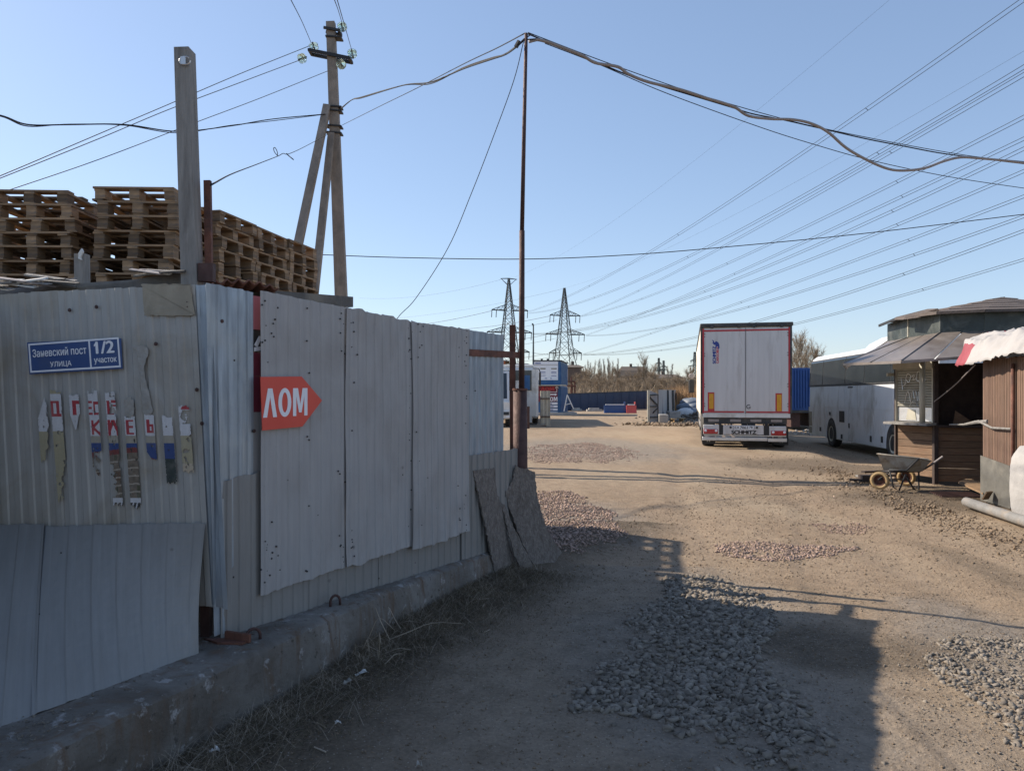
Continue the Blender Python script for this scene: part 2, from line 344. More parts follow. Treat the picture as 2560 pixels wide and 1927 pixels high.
# ------------------------------------------------------------------ ground
def build_ground():
    def axis(a, b, st, far, g):
        mid = list(np.arange(a, b+1e-6, st)); s = st; r = [mid[-1]]
        while r[-1] < far: s *= g; r.append(r[-1]+s)
        s = st; l = [mid[0]]
        while l[-1] > -far: s *= g; l.append(l[-1]-s)
        return np.array(l[1:][::-1]+mid+r[1:])
    xs = axis(-2.6, 6.5, .045, 2500, 1.12); ys = axis(1.6, 13.5, .05, 3000, 1.055); ys = ys[ys > -60]
    nx, ny = len(xs), len(ys); X, Y = np.meshgrid(xs, ys); x = X.ravel(); y = Y.ravel(); z = H(x, y)
    far = sstep(80, 300, np.hypot(x, y)); z = z*(1-far)
    co = np.stack([x, y, z], 1).astype(np.float32)
    i = np.arange((ny-1)*(nx-1)); r = i//(nx-1); c = i % (nx-1); a = r*nx+c
    q = np.stack([a, a+1, a+nx+1, a+nx], 1).astype(np.int32)
    me = bpy.data.meshes.new('ground'); me.vertices.add(len(co)); me.vertices.foreach_set('co', co.ravel())
    me.loops.add(q.size); me.loops.foreach_set('vertex_index', q.ravel()); me.polygons.add(len(q))
    me.polygons.foreach_set('loop_start', np.arange(0, q.size, 4, dtype=np.int32)); me.update(); me.validate()
    me.polygons.foreach_set('use_smooth', np.ones(len(q), bool))
    # soil kinds: R dark organic soil, G grey stone dust, B far field grass
    d = x-basex(y)
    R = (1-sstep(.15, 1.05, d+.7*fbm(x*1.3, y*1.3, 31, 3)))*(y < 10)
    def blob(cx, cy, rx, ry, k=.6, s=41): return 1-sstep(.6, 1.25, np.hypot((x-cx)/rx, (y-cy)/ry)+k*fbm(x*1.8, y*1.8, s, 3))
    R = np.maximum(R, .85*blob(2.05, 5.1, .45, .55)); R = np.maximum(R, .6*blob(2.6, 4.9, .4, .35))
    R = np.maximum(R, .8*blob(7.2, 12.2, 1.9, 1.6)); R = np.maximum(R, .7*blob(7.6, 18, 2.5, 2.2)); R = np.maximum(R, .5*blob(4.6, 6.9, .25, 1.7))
    Gc = np.maximum(blob(1.1, 4.6, 1.0, 1.9), blob(3.4, 4.4, .75, 1.8)); Gc = np.maximum(Gc, blob(.75, 10, 1.1, 2.0)); Gc = np.maximum(Gc, blob(2.5, 24, 3, 5))
    Gc = np.maximum(Gc, .55*(1-sstep(-.4, .2, x-3.0+.1*y+fbm(x*.5, y*.5, 77, 3)))*(y < 7.5)*(y > 2))
    B = sstep(85, 105, y+0*x)*1.0
    B = np.maximum(B, sstep(12, 18, x-.12*y)*sstep(30, 45, y))
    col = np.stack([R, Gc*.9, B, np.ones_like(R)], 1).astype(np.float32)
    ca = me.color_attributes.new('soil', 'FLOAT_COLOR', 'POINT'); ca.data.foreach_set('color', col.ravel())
    m, t, b = newmat('dirt_ground'); N = NT(t); pos = N.coord('Object')
    at = N.n('ShaderNodeAttribute'); at.attribute_name = 'soil'; sp = N.n('ShaderNodeSeparateColor'); N.l(at.outputs['Color'], sp.inputs[0])
    st = N.coord('Object', (1, .28, 1), (0, 0, -.12))
    n1 = N.ramp(N.noise(st, 1.1, 7, .62, .5), .33, .68); n2 = N.ramp(N.noise(pos, 5.5, 6, .65), .35, .68); n3 = N.ramp(N.noise(pos, 38, 4, .7), .3, .75)
    c = N.mix(n1, (.24, .173, .115), (.375, .283, .198)); c = N.mix(.35, c, N.mix(n2, (.16, .115, .072), (.42, .33, .225)))
    dust = N.ramp(N.noise(st, .55, 5, .6, .3), .48, .66); q = N.n('ShaderNodeMath', operation='MULTIPLY'); q.inputs[1].default_value = .5; N.l(dust, q.inputs[0]); c = N.mix(q.outputs[0], c, (.37, .305, .215))
    g = N.mix(n2, (.155, .14, .12), (.28, .25, .215)); c = N.mix(sp.outputs[1], c, g)
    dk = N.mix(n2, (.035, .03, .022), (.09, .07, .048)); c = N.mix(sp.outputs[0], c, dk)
    c = N.mix(sp.outputs[2], c, N.mix(n1, (.22, .16, .09), (.30, .23, .13)))
    c = N.mix(.3, c, N.mix(n3, (.08, .06, .045), (.42, .33, .24)))
    vo = N.n('ShaderNodeTexVoronoi'); vo.inputs['Scale'].default_value = 55; N.l(pos, vo.inputs['Vector'])
    pe = N.ramp(vo.outputs['Distance'], .12, .3, (1, 1, 1, 1), (0, 0, 0, 1)); sel = N.ramp(vo.outputs['Color'], .62, .66)
    q = N.n('ShaderNodeMath', operation='MULTIPLY'); N.l(pe, q.inputs[0]); N.l(sel, q.inputs[1]); c = N.mix(q.outputs[0], c, N.mix(vo.outputs['Color'], (.2, .17, .15), (.45, .40, .34)))
    N.l(c, b.inputs['Base Color']); b.inputs['Roughness'].default_value = .95; b.inputs['Specular IOR Level'].default_value = .2
    bm1 = N.n('ShaderNodeBump'); bm1.inputs['Strength'].default_value = .5; bm1.inputs['Distance'].default_value = .012; N.l(q.outputs[0], bm1.inputs['Height'])
    N.bump(N.noise(pos, 28, 8, .7), .9, .03, b, bm1.outputs[0])
    me.materials.append(m); o = addobj('ground', me); o['kind'] = 'structure'; return o
build_ground()
# ------------------------------------------------------------------ stones
def rock(seed, n=11):
    r = random.Random(seed); bm = bmesh.new()
    for i in range(n):
        v = Vector((r.gauss(0, 1), r.gauss(0, 1), r.gauss(0, 1))).normalized()*r.uniform(.8, 1.05)
        bm.verts.new((v.x, v.y*r.uniform(.75, 1), v.z*.8))
    h = bmesh.ops.convex_hull(bm, input=bm.verts); bmesh.ops.delete(bm, geom=[g for g in h['geom_interior'] if isinstance(g, bmesh.types.BMVert)], context='VERTS')
    bmesh.ops.triangulate(bm, faces=bm.faces); bmesh.ops.recalc_face_normals(bm, faces=bm.faces); bm.verts.index_update()
    V = np.array([p.co[:] for p in bm.verts]); Fc = np.array([[q.index for q in f.verts] for f in bm.faces]); bm.free(); return V, Fc
ROCKS = [rock(100+i, 9+i % 4) for i in range(10)]; PEBS = [rock(200+i, 6) for i in range(6)]
def stones(name, x, y, s, mat, rocks=ROCKS, flat=(.42, .72), sink=.15, kind='stuff', z=None, label=None, cat=None):
    n = len(x); z = H(x, y) if z is None else z; VV = []; FF = []; TT = []; off = 0
    pick = nrg.integers(0, len(rocks), n)
    for k, (V, Fc) in enumerate(rocks):
        idx = np.where(pick == k)[0]
        if len(idx) == 0: continue
        m = len(idx); a = nrg.uniform(0, 2*np.pi, m); bt = nrg.normal(0, .35, m); ct = nrg.normal(0, .35, m)
        ca, sa, cb, sb, cc, sc = np.cos(a), np.sin(a), np.cos(bt), np.sin(bt), np.cos(ct), np.sin(ct)
        S = np.stack([s[idx]*nrg.uniform(.8, 1.3, m), s[idx]*nrg.uniform(.7, 1.05, m), s[idx]*nrg.uniform(flat[0], flat[1], m)], 1)*.5
        Q = V[None]*S[:, None, :]
        X_, Y_, Z_ = Q[..., 0], Q[..., 1], Q[..., 2]
        Y2 = Y_*cb[:, None]-Z_*sb[:, None]; Z2 = Y_*sb[:, None]+Z_*cb[:, None]
        X3 = X_*cc[:, None]+Z2*sc[:, None]; Z3 = -X_*sc[:, None]+Z2*cc[:, None]
        X4 = X3*ca[:, None]-Y2*sa[:, None]; Y4 = X3*sa[:, None]+Y2*ca[:, None]
        Q = np.stack([X4+x[idx][:, None], Y4+y[idx][:, None], Z3+(z[idx]+S[:, 2]*(1-2*sink))[:, None]], 2)
        VV.append(Q.reshape(-1, 3)); FF.append((Fc[None]+(np.arange(m)*len(V))[:, None, None]+off).reshape(-1, 3))
        TT.append(np.repeat(nrg.uniform(0, 1, m), len(V))); off += m*len(V)
    V = np.concatenate(VV).astype(np.float32); Fc = np.concatenate(FF).astype(np.int32); T = np.concatenate(TT).astype(np.float32)
    me = bpy.data.meshes.new(name); me.vertices.add(len(V)); me.vertices.foreach_set('co', V.ravel())
    me.loops.add(Fc.size); me.loops.foreach_set('vertex_index', Fc.ravel()); me.polygons.add(len(Fc))
    me.polygons.foreach_set('loop_start', np.arange(0, Fc.size, 3, dtype=np.int32)); me.update()
    a = me.attributes.new('tone', 'FLOAT', 'POINT'); a.data.foreach_set('value', T)
    me.materials.append(mat); o = addobj(name, me); o['kind'] = kind
    if label: o['label'] = label; o['category'] = cat
    return o
def inpoly(x, y, poly):
    c = np.zeros(len(x), bool); n = len(poly)
    for i in range(n):
        x0, y0 = poly[i]; x1, y1 = poly[(i+1) % n]
        t = ((y0 > y) != (y1 > y)) & (x < (x1-x0)*(y-y0)/(y1-y0+1e-12)+x0); c ^= t
    return c
def patch(name, px, n, smin, smax, mat, label, edge=.35, seed=1, pile=0.0, rocks=ROCKS, sink=.42, stray=.35):
    poly = [(G(u, v).x, G(u, v).y) for u, v in px]; X = [p[0] for p in poly]; Y = [p[1] for p in poly]
    x = nrg.uniform(min(X)-stray, max(X)+stray, n*9); y = nrg.uniform(min(Y)-stray, max(Y)+stray, n*9)
    wx = x+edge*.9*fbm(x*2.2, y*2.2, seed, 4)*2; wy = y+edge*fbm(x*2.2, y*2.2, seed+50, 4)*2
    core = inpoly(wx, wy, poly)
    sx = x+nrg.normal(0, stray*.5, len(x)); sy = y+nrg.normal(0, stray*.6, len(x)); st_ = inpoly(sx, sy, poly)
    u = nrg.uniform(0, 1, len(x)); thin = fbm(x*2.6, y*2.6, seed+9, 3)
    k = (core & ((thin > -.16) | (u < .35))) | (st_ & ~core & (u < .22))
    x = x[k][:n]; y = y[k][:n]; c = core[k][:n]
    s = smin+(smax-smin)*nrg.uniform(0, 1, len(x))**1.8; s = np.where(c, s, s*.6)
    z = H(x, y)+pile*nrg.uniform(0, 1, len(x))*c-.06*s
    return stones(name, x, y, s, mat, rocks, flat=(.5, .85), sink=sink, z=z, label=label, cat='gravel')
patch('coarse_gravel', [(1700, 1425), (1760, 1430), (1900, 1470), (1925, 1520), (1905, 1570), (1900, 1640), (1950, 1680), (2010, 1720), (2030, 1775), (2075, 1810), (2080, 1870), (2000, 1925), (1860, 1900), (1800, 1840), (1690, 1815), (1640, 1765), (1560, 1780), (1470, 1785), (1450, 1720), (1462, 1675), (1522, 1637), (1600, 1580), (1620, 1540), (1640, 1480)],
      6600, .018, .092, mt['stone'], 'coarse grey crushed stone spread in the fence shadow mid road', .32, 3, .008)
patch('coarse_gravel', [(2320, 1590), (2480, 1580), (2700, 1570), (2800, 1850), (2600, 1900), (2440, 1830), (2370, 1710)],
      3200, .012, .066, mt['stone'], 'pale sunlit crushed stone at the right edge of the road', .3, 13, .004)
patch('fine_gravel', [(1325, 1225), (1420, 1225), (1500, 1260), (1570, 1330), (1500, 1375), (1400, 1400), (1330, 1400)],
      6500, .02, .06, mt['stone_pink'], 'pinkish gravel spread beside the leaning chipboards', .3, 23, .012)
patch('fine_gravel', [(1750, 1350), (1850, 1345), (2050, 1352), (2165, 1362), (2100, 1385), (1950, 1390), (1800, 1378)],
      2300, .02, .055, mt['stone_pink'], 'narrow sunlit band of gravel lying across the road', .3, 33, .008)
patch('fine_gravel', [(2030, 1302), (2120, 1298), (2200, 1318), (2160, 1328), (2060, 1325)],
      600, .018, .04, mt['stone_pink'], 'small gravel patch in a shallow pothole', .2, 43, .01)
patch('fine_gravel', [(1335, 1115), (1480, 1105), (1600, 1130), (1560, 1150), (1400, 1160), (1330, 1150)],
      9000, .018, .065, mt['stone_pink'], 'grey gravel covering the yard entrance beyond the rusty pipe', .9, 53, .005)
def scatter(name, n, xr, yr, smin, smax, mat, rocks, label, f=None, cat='pebbles'):
    x = nrg.uniform(*xr, n); y = nrg.uniform(*yr, n)**1.0
    k = (np.abs(x/y) < .72) & (x > basex(y)+.05*0)
    if f is not None: k &= f(x, y)
    x = x[k]; y = y[k]; s = smin*(smax/smin)**(nrg.uniform(0, 1, len(x))**2.5)
    return stones(name, x, y, s, mat, rocks, sink=.3, label=label, cat=cat)
scatter('loose_pebbles', 38000, (-1.8, 5), (2.8, 7), .005, .026, mt['clod'], PEBS, 'loose pebbles strewn over the dirt nearest the camera')
scatter('loose_pebbles', 26000, (-.5, 9), (7, 14), .009, .045, mt['clod'], PEBS, 'loose pebbles strewn over the sunlit middle of the road')
scatter('loose_pebbles', 9000, (-1, 14), (14, 30), .02, .07, mt['clod'], PEBS, 'small stones strewn over the distant yard dirt')
scatter('loose_pebbles', 9000, (2.0, 5), (2.9, 6.5), .008, .03, mt['stone'], PEBS, 'grey stone chips around the right gravel heap', lambda x, y: vnoise(x*1.1, y*.7, 4) > .5)
def ridge(name, px, n, wd, smin, smax, mat, label):
    pts = [G(u, v) for u, v in px]; x = []; y = []
    for i in range(n):
        k = rnd.random()*(len(pts)-1); j = int(k); p = pts[j].lerp(pts[j+1], k-j); x.append(p.x+rnd.gauss(0, wd)); y.append(p.y+rnd.gauss(0, wd))
    x = np.array(x); y = np.array(y); s = smin+(smax-smin)*nrg.uniform(0, 1, n)**2
    return stones(name, x, y, s, mat, ROCKS, label=label, cat='rubble', z=H(x, y)+nrg.uniform(0, .03, n))
ridge('dirt_clods', [(2050, 1165), (2120, 1195), (2200, 1235), (2300, 1270), (2340, 1285)], 1100, .24, .012, .085, mt['clod'], 'ridge of dirt clods and stones in front of the wheelbarrow')
ridge('dirt_clods', [(2350, 1290), (2430, 1325), (2520, 1350), (2640, 1385)], 650, .24, .012, .07, mt['clod'], 'scattered dirt clods along the road beside the grey pipe')
ridge('dirt_clods', [(1620, 1062), (1690, 1064), (1745, 1060)], 900, .9, .06, .3, mt['clod'], 'rough clods along the far yard edge below the grey gate')
# ------------------------------------------------------------------ concrete footing
def build_footing():
    ys = np.linspace(2.2, 7.35, 70); xf = basex(ys)
    mb = MB(); n = len(ys)
    def wv(a, b, s): return float(fbm(np.array([a]), np.array([b]), s, 3)[0])
    rows = []
    for i, yy in enumerate(ys):
        f = float(xf[i]); top = .30-.02*max(0, yy-5)
        e = .045*wv(yy*4, 1, 3); ch = .02+.02*wv(yy*7, 5, 8)
        rows.append([(f+e+.02, yy, -.25), (f+e+.01, yy, top*.5), (f+e-.005, yy, top-ch), (f+e-.03-.01, yy, top+.006*wv(yy*6, 3, 1)), (f-.2, yy+.05, top+.012*wv(yy*4, 2, 6)), (f-.62, yy+.16, top+.01), (f-.62, yy+.16, -.25)])
    for r in rows: mb.v += r
    k = 7
    for i in range(n-1):
        for j in range(k-1): mb.f.append((i*k+j, i*k+j+1, (i+1)*k+j+1, (i+1)*k+j)); mb.m.append(0)
    mb.f.append(tuple(range(k))); mb.f.append(tuple((n-1)*k+j for j in range(k-1, -1, -1))); mb.m += [0, 0]
    m, t, b = newmat('footing_concrete'); N = NT(t); co = N.coord('Object'); vs_ = N.coord('Object', (3, 3, .6))
    c = N.mix(N.ramp(N.noise(co, 2.2, 7, .65, .4), .35, .68), (.10, .085, .07), (.24, .225, .205)); c = N.mix(N.ramp(N.noise(vs_, 2.4, 6, .7, .8), .5, .68), c, (.13, .085, .055))
    c = N.mix(N.ramp(N.noise(co, 9, 6, .7), .58, .66), c, (.33, .32, .31)); c = N.mix(N.ramp(N.noise(co, 24, 4, .7), .6, .7), c, (.07, .06, .05))
    N.l(c, b.inputs['Base Color']); b.inputs['Roughness'].default_value = .95
    N.bump(N.noise(co, 18, 8, .7), .9, .03, b)
    o = single('concrete_footing', mb, m, (-1.3, 4.2, 0), 'long low stained concrete footing under the corrugated fence', 'footing', smooth=False)
    return autosmooth(o, 50)
build_footing()
# ------------------------------------------------------------------ corrugated fence
fence = thing('corrugated_fence', 'patched grey corrugated metal fence standing on the concrete footing', 'fence', (-1.62, 4.2, .3))
AR0 = Vector((.9646, -.2637, 0)); AN = Vector((-.2637, -.9646, 0)); AO = Vector((-1.63, 4.17, 0))
tl = math.radians(3.6); AR = AR0*math.cos(tl)+Vector((0, 0, 1))*math.sin(tl); AU = Vector((0, 0, 1))*math.cos(tl)-AR0*math.sin(tl)
BR = Vector((.482, .876, 0)); BN = Vector((.876, -.482, 0)); BO = Vector((-1.62, 4.2, 0)); BU = Vector((0, 0, 1))
def onplane(u, v, O, R, U, N_, off=0.0):     # photo point -> (a, b) coordinates on a fence face
    d = Vector(((u-1280)/F, 1, (HZ-v)/F)); c = Vector((0, 0, CH)); t = ((O+N_*off)-c).dot(N_)/d.dot(N_); p = c+d*t-O
    return p.dot(R), p.dot(U)
def Apx(u, v): return onplane(u, v, AO, AR, AU, AN)
def Bpx(u, v): return onplane(u, v, BO, BR, BU, BN)
def profile(a, per, depth, duty, phase):
    t = ((a-phase)/per) % 1.0; e = .09
    if t < e: return depth*t/e
    if t < duty: return depth
    if t < duty+e: return depth*(1-(t-duty)/e)
    return 0.0
def sheet(mat, O, R, U, N_, a0, a1, bot, top, off=0.0, per=.1, depth=.011, duty=.42, phase=0.0, jag=.006, seed=1, warp=.006, label=None, curve=None, nb=14):
    # bot/top: b at a0 and at a1
    brk = []; k = math.floor((a0-phase)/per)-1; e = .09
    while phase+k*per < a1+per:
        for q in (0, e, duty, duty+e): brk.append(phase+(k+q)*per)
        k += 1
    brk = sorted(set([a0, a1]+[x for x in brk if a0 < x < a1]))
    rs = random.Random(seed); mb = MB(); m = len(brk); jt = {}; uvs = []
    for i, a in enumerate(brk):
        t = (a-a0)/(a1-a0); key = int((a-phase)/per*2)
        if key not in jt: jt[key] = (rs.uniform(-jag, jag), rs.uniform(-jag, jag))
        b0 = bot[0]*(1-t)+bot[1]*t+jt[key][0]; b1 = top[0]*(1-t)+top[1]*t+jt[key][1]*.7
        for j in range(nb+1):
            s = j/nb; b = b0+(b1-b0)*s
            wv = warp*(float(fbm(np.array([a*1.7+seed*3.1]), np.array([b*1.3]), seed, 3)[0])*3)
            edge = min(s, 1-s); wv += warp*.8*math.exp(-edge*14)*math.sin(a*37+seed)
            p = O+R*a+U*b+N_*(off+profile(a, per, depth, duty, phase)+wv)
            if curve: p = curve(a, b, p, t, s)
            mb.v.append(tuple(p)); uvs.append((a+seed*1.37, b))
    for i in range(m-1):
        for j in range(nb): q = i*(nb+1)+j; mb.f.append((q, q+1, q+nb+2, q+nb+1)); mb.m.append(0)
    me = bpy.data.meshes.new('panel'); me.from_pydata(mb.v, [], mb.f); me.materials.append(mat); me.transform(MW[fence.name].inverted())
    uv = me.uv_layers.new(name='UVMap'); vi = np.zeros(len(me.loops), np.int32); me.loops.foreach_get('vertex_index', vi)
    uv.data.foreach_set('uv', np.array(uvs, np.float32)[vi].ravel())
    o = addobj('panel', me, fence); md = o.modifiers.new('thickness', 'SOLIDIFY'); md.thickness = .0018; md.offset = -1
    if label: o['label'] = label
    return o
z0 = 0.0
def zb(v, Y): return CH+(HZ-v)/F*Y
# A face, facing the camera: warm grey sheets
aL = -3.6
PER_A = .0995; s8 = Apx((1180)/2.774, 800+700/2.774)[0]; PH_A = s8-.21*PER_A*1.05-.005
topA = lambda u, v: Apx(u, v)[1]
bA = Apx(540, 1521)[1]
def b_at(u, v): return Apx(u, v)[1]
aC = Apx(528, 1000)[0]
a1_ = Apx(150, 1000)[0]; a2_ = -1.82
sheet(mt['sheet_a'], AO, AR, AU, AN, a1_, Apx(505, 1000)[0], (b_at(150, 1500), b_at(530, 1515)), (b_at(150, 727), b_at(480, 712)), .004, PER_A, .007, .47, PH_A, .004, 3, .004, label='dull warm grey sheet carrying the blue street plate', nb=18)
sheet(mt['sheet_a'], AO, AR, AU, AN, a2_, a1_+.03, (b_at(0, 1500), b_at(150, 1500)), (b_at(-60, 733), b_at(150, 727)), .0, PER_A, .007, .47, PH_A, .004, 5, .004, nb=18)
CO = AO+AR0*-1.80; CR = Vector((.03, -1, 0)).normalized(); CN = Vector((1, .03, 0)).normalized()     # unseen return wall, added to keep the sun off the leaning sheets
for i in range(3): sheet(mt['sheet_a'], CO, CR, BU, CN, i*.8, i*.8+.82, (.3, .3), (2.2, 2.2), .003*(i % 2), PER_A, .009, .47, 0, .004, 8+i, .004, nb=8)
# bright galvanised corner sheet: a strip on each face
def corner_curve(a, b, p, t, s): return p+Vector((-.055, 0, 0))*(1-s)*0
sheet(mt['galv'], AO, AR, AU, AN, Apx(500, 1000)[0]-.02, aC+.035, (b_at(545, 1515), b_at(550, 1521)), (b_at(498, 711), b_at(520, 711)), -.006, PER_A, .009, .47, PH_A, .003, 12, .002)
sheet(mt['galv'], BO, BR, BU, BN, -.045, .16, (.33, .31), (2.255, 2.25), -.004, .062, .009, .4, .01, .004, 14, .006, label='bright bare galvanised corner sheet with dents', nb=18, curve=lambda a, b, p, t, s: p-BR*(.06*s-.012)*(1-t))
sheet(mt['galv'], BO, BR, BU, BN, .155, .247, (.31, .30), (2.25, 2.245), -.007, .062, .009, .4, .01, .004, 16, .004, nb=18)
# B face: three big grey sheets, one set back sheet, low row
aB = lambda u, off=0.0: onplane(u, 1100, BO, BR, BU, BN, off)[0]
e1, e2, e3, e4 = aB(653, .035), aB(872, .045), aB(1037, .055), aB(1168, .05)
sheet(mt['sheet_b'], BO, BR, BU, BN, e1, e2, (CH-1.165, CH-1.14), (CH+.605, CH+.585), .030, .094, .007, .3, e1+.02, .006, 21, .006, label='tall grey sheet riddled with nail holes behind the red arrow sign', nb=20)
sheet(mt['sheet_b'], BO, BR, BU, BN, e2-.03, e3, (CH-1.15, CH-1.13), (CH+.585, CH+.55), .043, .088, .007, .34, e2, .009, 22, .012, nb=20, label='middle tall grey sheet with a ragged lower edge')
sheet(mt['sheet_b'], BO, BR, BU, BN, e3-.035, e4, (CH-1.165, CH-1.14), (CH+.55, CH+.548), .056, .088, .007, .34, e3+.03, .009, 23, .012, nb=20)
sheet(mt['galv'], BO, BR, BU, BN, e4-.05, aB(1256), (CH-.53, CH-.53), (CH+.55, CH+.548), .0, .095, .012, .4, e4, .006, 24, .004, label='set back dull sheet at the far end behind the rusty rail', nb=12)
sheet(mt['sheet_c'], BO, BR, BU, BN, e4-.04, aB(1287), (CH-1.5, CH-1.6), (CH-.515, CH-.505), .016, .1, .012, .45, e4+.01, .006, 25, .004, nb=8)
lw = [(aB(551), aB(668), (CH-1.41, CH-1.41), (CH-.475, CH-.44)), (aB(664), aB(764), (CH-1.41, CH-1.41), (CH-.9, CH-.9)), (aB(760), aB(948), (CH-1.41, CH-1.42), (CH-.95, CH-.95)), (aB(944), aB(1092), (CH-1.41, CH-1.42), (CH-.98, CH-.98)), (aB(1088), e4+.02, (CH-1.42, CH-1.45), (CH-1, CH-1))]
for i, (a, b, bo, to) in enumerate(lw):
    sheet(mt['sheet_c'], BO, BR, BU, BN, a, b, bo, to, .004+.004*(i % 2), .088, .008, .4, a+.03, .010, 31+i, .004, nb=8, label='short patch sheet at the fence corner' if i == 0 else None)
# leaning low sheets under the A face, feet on the footing, heads against the wall
def lean(uL, uR, vT, ubL, vbL, ubR, vbR, seed, label=None):
    aT0 = AO+AR*Apx(uL, vT[0])[0]+AU*Apx(uL, vT[0])[1]+AN*.03; aT1 = AO+AR*Apx(uR, vT[1])[0]+AU*Apx(uR, vT[1])[1]+AN*.03
    def foot(u, v, z=.302):
        Y = (CH-z)*F/(v-HZ); return Vector(((u-1280)/F*Y, Y, z))
    f0 = foot(ubL, vbL); f1 = foot(ubR, vbR)
    n = ((f1-f0).cross(aT0-f0)).normalized()
    if n.y > 0: n = -n
    wd = (aT1-aT0).length; per = .17; mb = MB(); uvs = []; nb = 14
    brk = sorted(set([0, wd]+[x for k in range(-1, int(wd/per)+2) for x in (k*per+.02, k*per+.0306, k*per+.075, k*per+.086) if 0 < x < wd]))
    for a in brk:
        t = a/wd
        for j in range(nb+1):
            s = j/nb; p = (f0.lerp(f1, t)).lerp(aT0.lerp(aT1, t), s); bow = -.05*math.sin(math.pi*s)
            p = p+n*(profile(a, per, .008, .26, .02)+bow+.008*float(fbm(np.array([a*2+seed]), np.array([s*2.]), seed, 2)[0])*3)
            mb.v.append(tuple(p)); uvs.append((a+seed, s*1.2))
    for i in range(len(brk)-1):
        for j in range(nb): q = i*(nb+1)+j; mb.f.append((q, q+1, q+nb+2, q+nb+1)); mb.m.append(0)
    me = bpy.data.meshes.new('panel'); me.from_pydata(mb.v, [], mb.f); me.materials.append(mt['sheet_c']); me.transform(MW[fence.name].inverted())
    uv = me.uv_layers.new(name='UVMap'); vi = np.zeros(len(me.loops), np.int32); me.loops.foreach_get('vertex_index', vi); uv.data.foreach_set('uv', np.array(uvs, np.float32)[vi].ravel())
    o = addobj('panel', me, fence); md = o.modifiers.new('thickness', 'SOLIDIFY'); md.thickness = .0018; md.offset = 0
    if label: o['label'] = label
lean(116, 523, (1313, 1303), 78, 1790, 497, 1632, 41, 'wide patch sheet leaning at the foot of the street plate wall')
lean(-60, 121, (1309, 1308), -190, 1885, 88, 1786, 42)
# rails and posts holding the fence
mb = MB(); mb.beam(AO+AR0*-1.8+Vector((0, 0, 1.9))-AN*.04, AO+Vector((0, 0, 2.0))-AN*.04, .04, .04); mb.build('rail', mt['rust_dark'], fence, True)
mb = MB(); mb.beam(BO+Vector((0, 0, 2.02))-BN*.05, BO+BR*2.4+Vector((0, 0, 2.0))-BN*.05, .04, .04); mb.build('rail', mt['rust_dark'], fence, True)
mb = MB(); mb.beam(BO+Vector((0, 0, .75))-BN*.05, BO+BR*2.4+Vector((0, 0, .75))-BN*.05, .04, .04); mb.build('rail', mt['rust_dark'], fence, True)
for a in (.0, 1.55): mb = MB(); mb.beam(BO+BR*a-BN*.10+Vector((0, 0, -.1)), BO+BR*a-BN*.10+Vector((0, 0, 2.1)), .05, .05); mb.build('fence_post', mt['rust_dark'], fence, True)
# rusty rail in front of the set back sheet up to the mast
p0 = P(1166, 881, 6.42); p1 = P(1303, 888, 7.30)
mb = MB(); mb.beam(p0, p1, .025, .058); mb.build('rail', mt['rust'], fence, True)['label'] = 'dark red rusty rail reaching over to the mast'
# torn election-like poster behind the gap between corner sheet and tall sheet
for (v0, v1, k) in ((738, 825, 'pink'), (825, 880, 'black'), (880, 940, 'darkred'), (940, 1030, 'darkred'), (1030, 1330, 'sheet_b')):
    a0, bt = Bpx(636, v0); a1, bb = Bpx(664, v1); a1 += .02
    mb = MB(); mb.prism([BO+BR*a0+BU*bb-BN*.02, BO+BR*a1+BU*bb-BN*.02, BO+BR*a1+BU*bt-BN*.02, BO+BR*a0+BU*bt-BN*.02], -BN*.004); mb.build('poster_strip', mt[k], fence, True)
mb = MB()
for poly in ([(640, 862), (652, 840), (656, 840), (656, 850), (648, 868)], [(640, 868), (657, 866), (657, 876), (640, 878)]):
    q = [Bpx(u, v) for u, v in poly]; mb.prism([BO+BR*a+BU*b-BN*.014 for a, b in q], -BN*.003)
mb.build('lettering', mt['letter_white'], fence, True)
# ------------------------------------------------------------------ lettering helper
def text_part(s, parent, mat, O, R, U, w_, h_, N_, bold=.0, name='lettering', world=True):
    cu = bpy.data.curves.new('t', 'FONT'); cu.body = s; cu.resolution_u = 4
    ob = bpy.data.objects.new('t', cu); C.objects.link(ob); bpy.context.view_layer.update()
    dg = bpy.context.evaluated_depsgraph_get(); me = bpy.data.meshes.new_from_object(ob.evaluated_get(dg)); bpy.data.objects.remove(ob)
    if not len(me.vertices): return None
    xs = [v.co.x for v in me.vertices]; ys = [v.co.y for v in me.vertices]
    x0, x1, y0, y1 = min(xs), max(xs), min(ys), max(ys); sx = w_/(x1-x0); sy = h_/(y1-y0)
    Mi = (MW[parent.name] if parent.name in MW else MW[parent.parent.name]).inverted() if world else Matrix.Identity(4)
    V = []; Fs = []; d = bold*.9*sx*1.6; nrm = N_.normalized()
    for k, (dx, dy) in enumerate(((0, 0), (d, 0), (-d, 0), (0, d*.5), (0, -d*.5)) if bold else ((0, 0),)):
        n = len(V)
        for v in me.vertices: V.append(tuple(Mi @ (O+R*((v.co.x-x0)*sx+dx)+U*((v.co.y-y0)*sy+dy)+nrm*(.0010+.00018*k))))
        for p in me.polygons: Fs.append(tuple(i+n for i in p.vertices))
    m2_ = bpy.data.meshes.new(name); m2_.from_pydata(V, [], Fs); m2_.materials.append(mat); m2_.update()
    for p in m2_.polygons: p.use_smooth = False
    return addobj(name, m2_, parent)
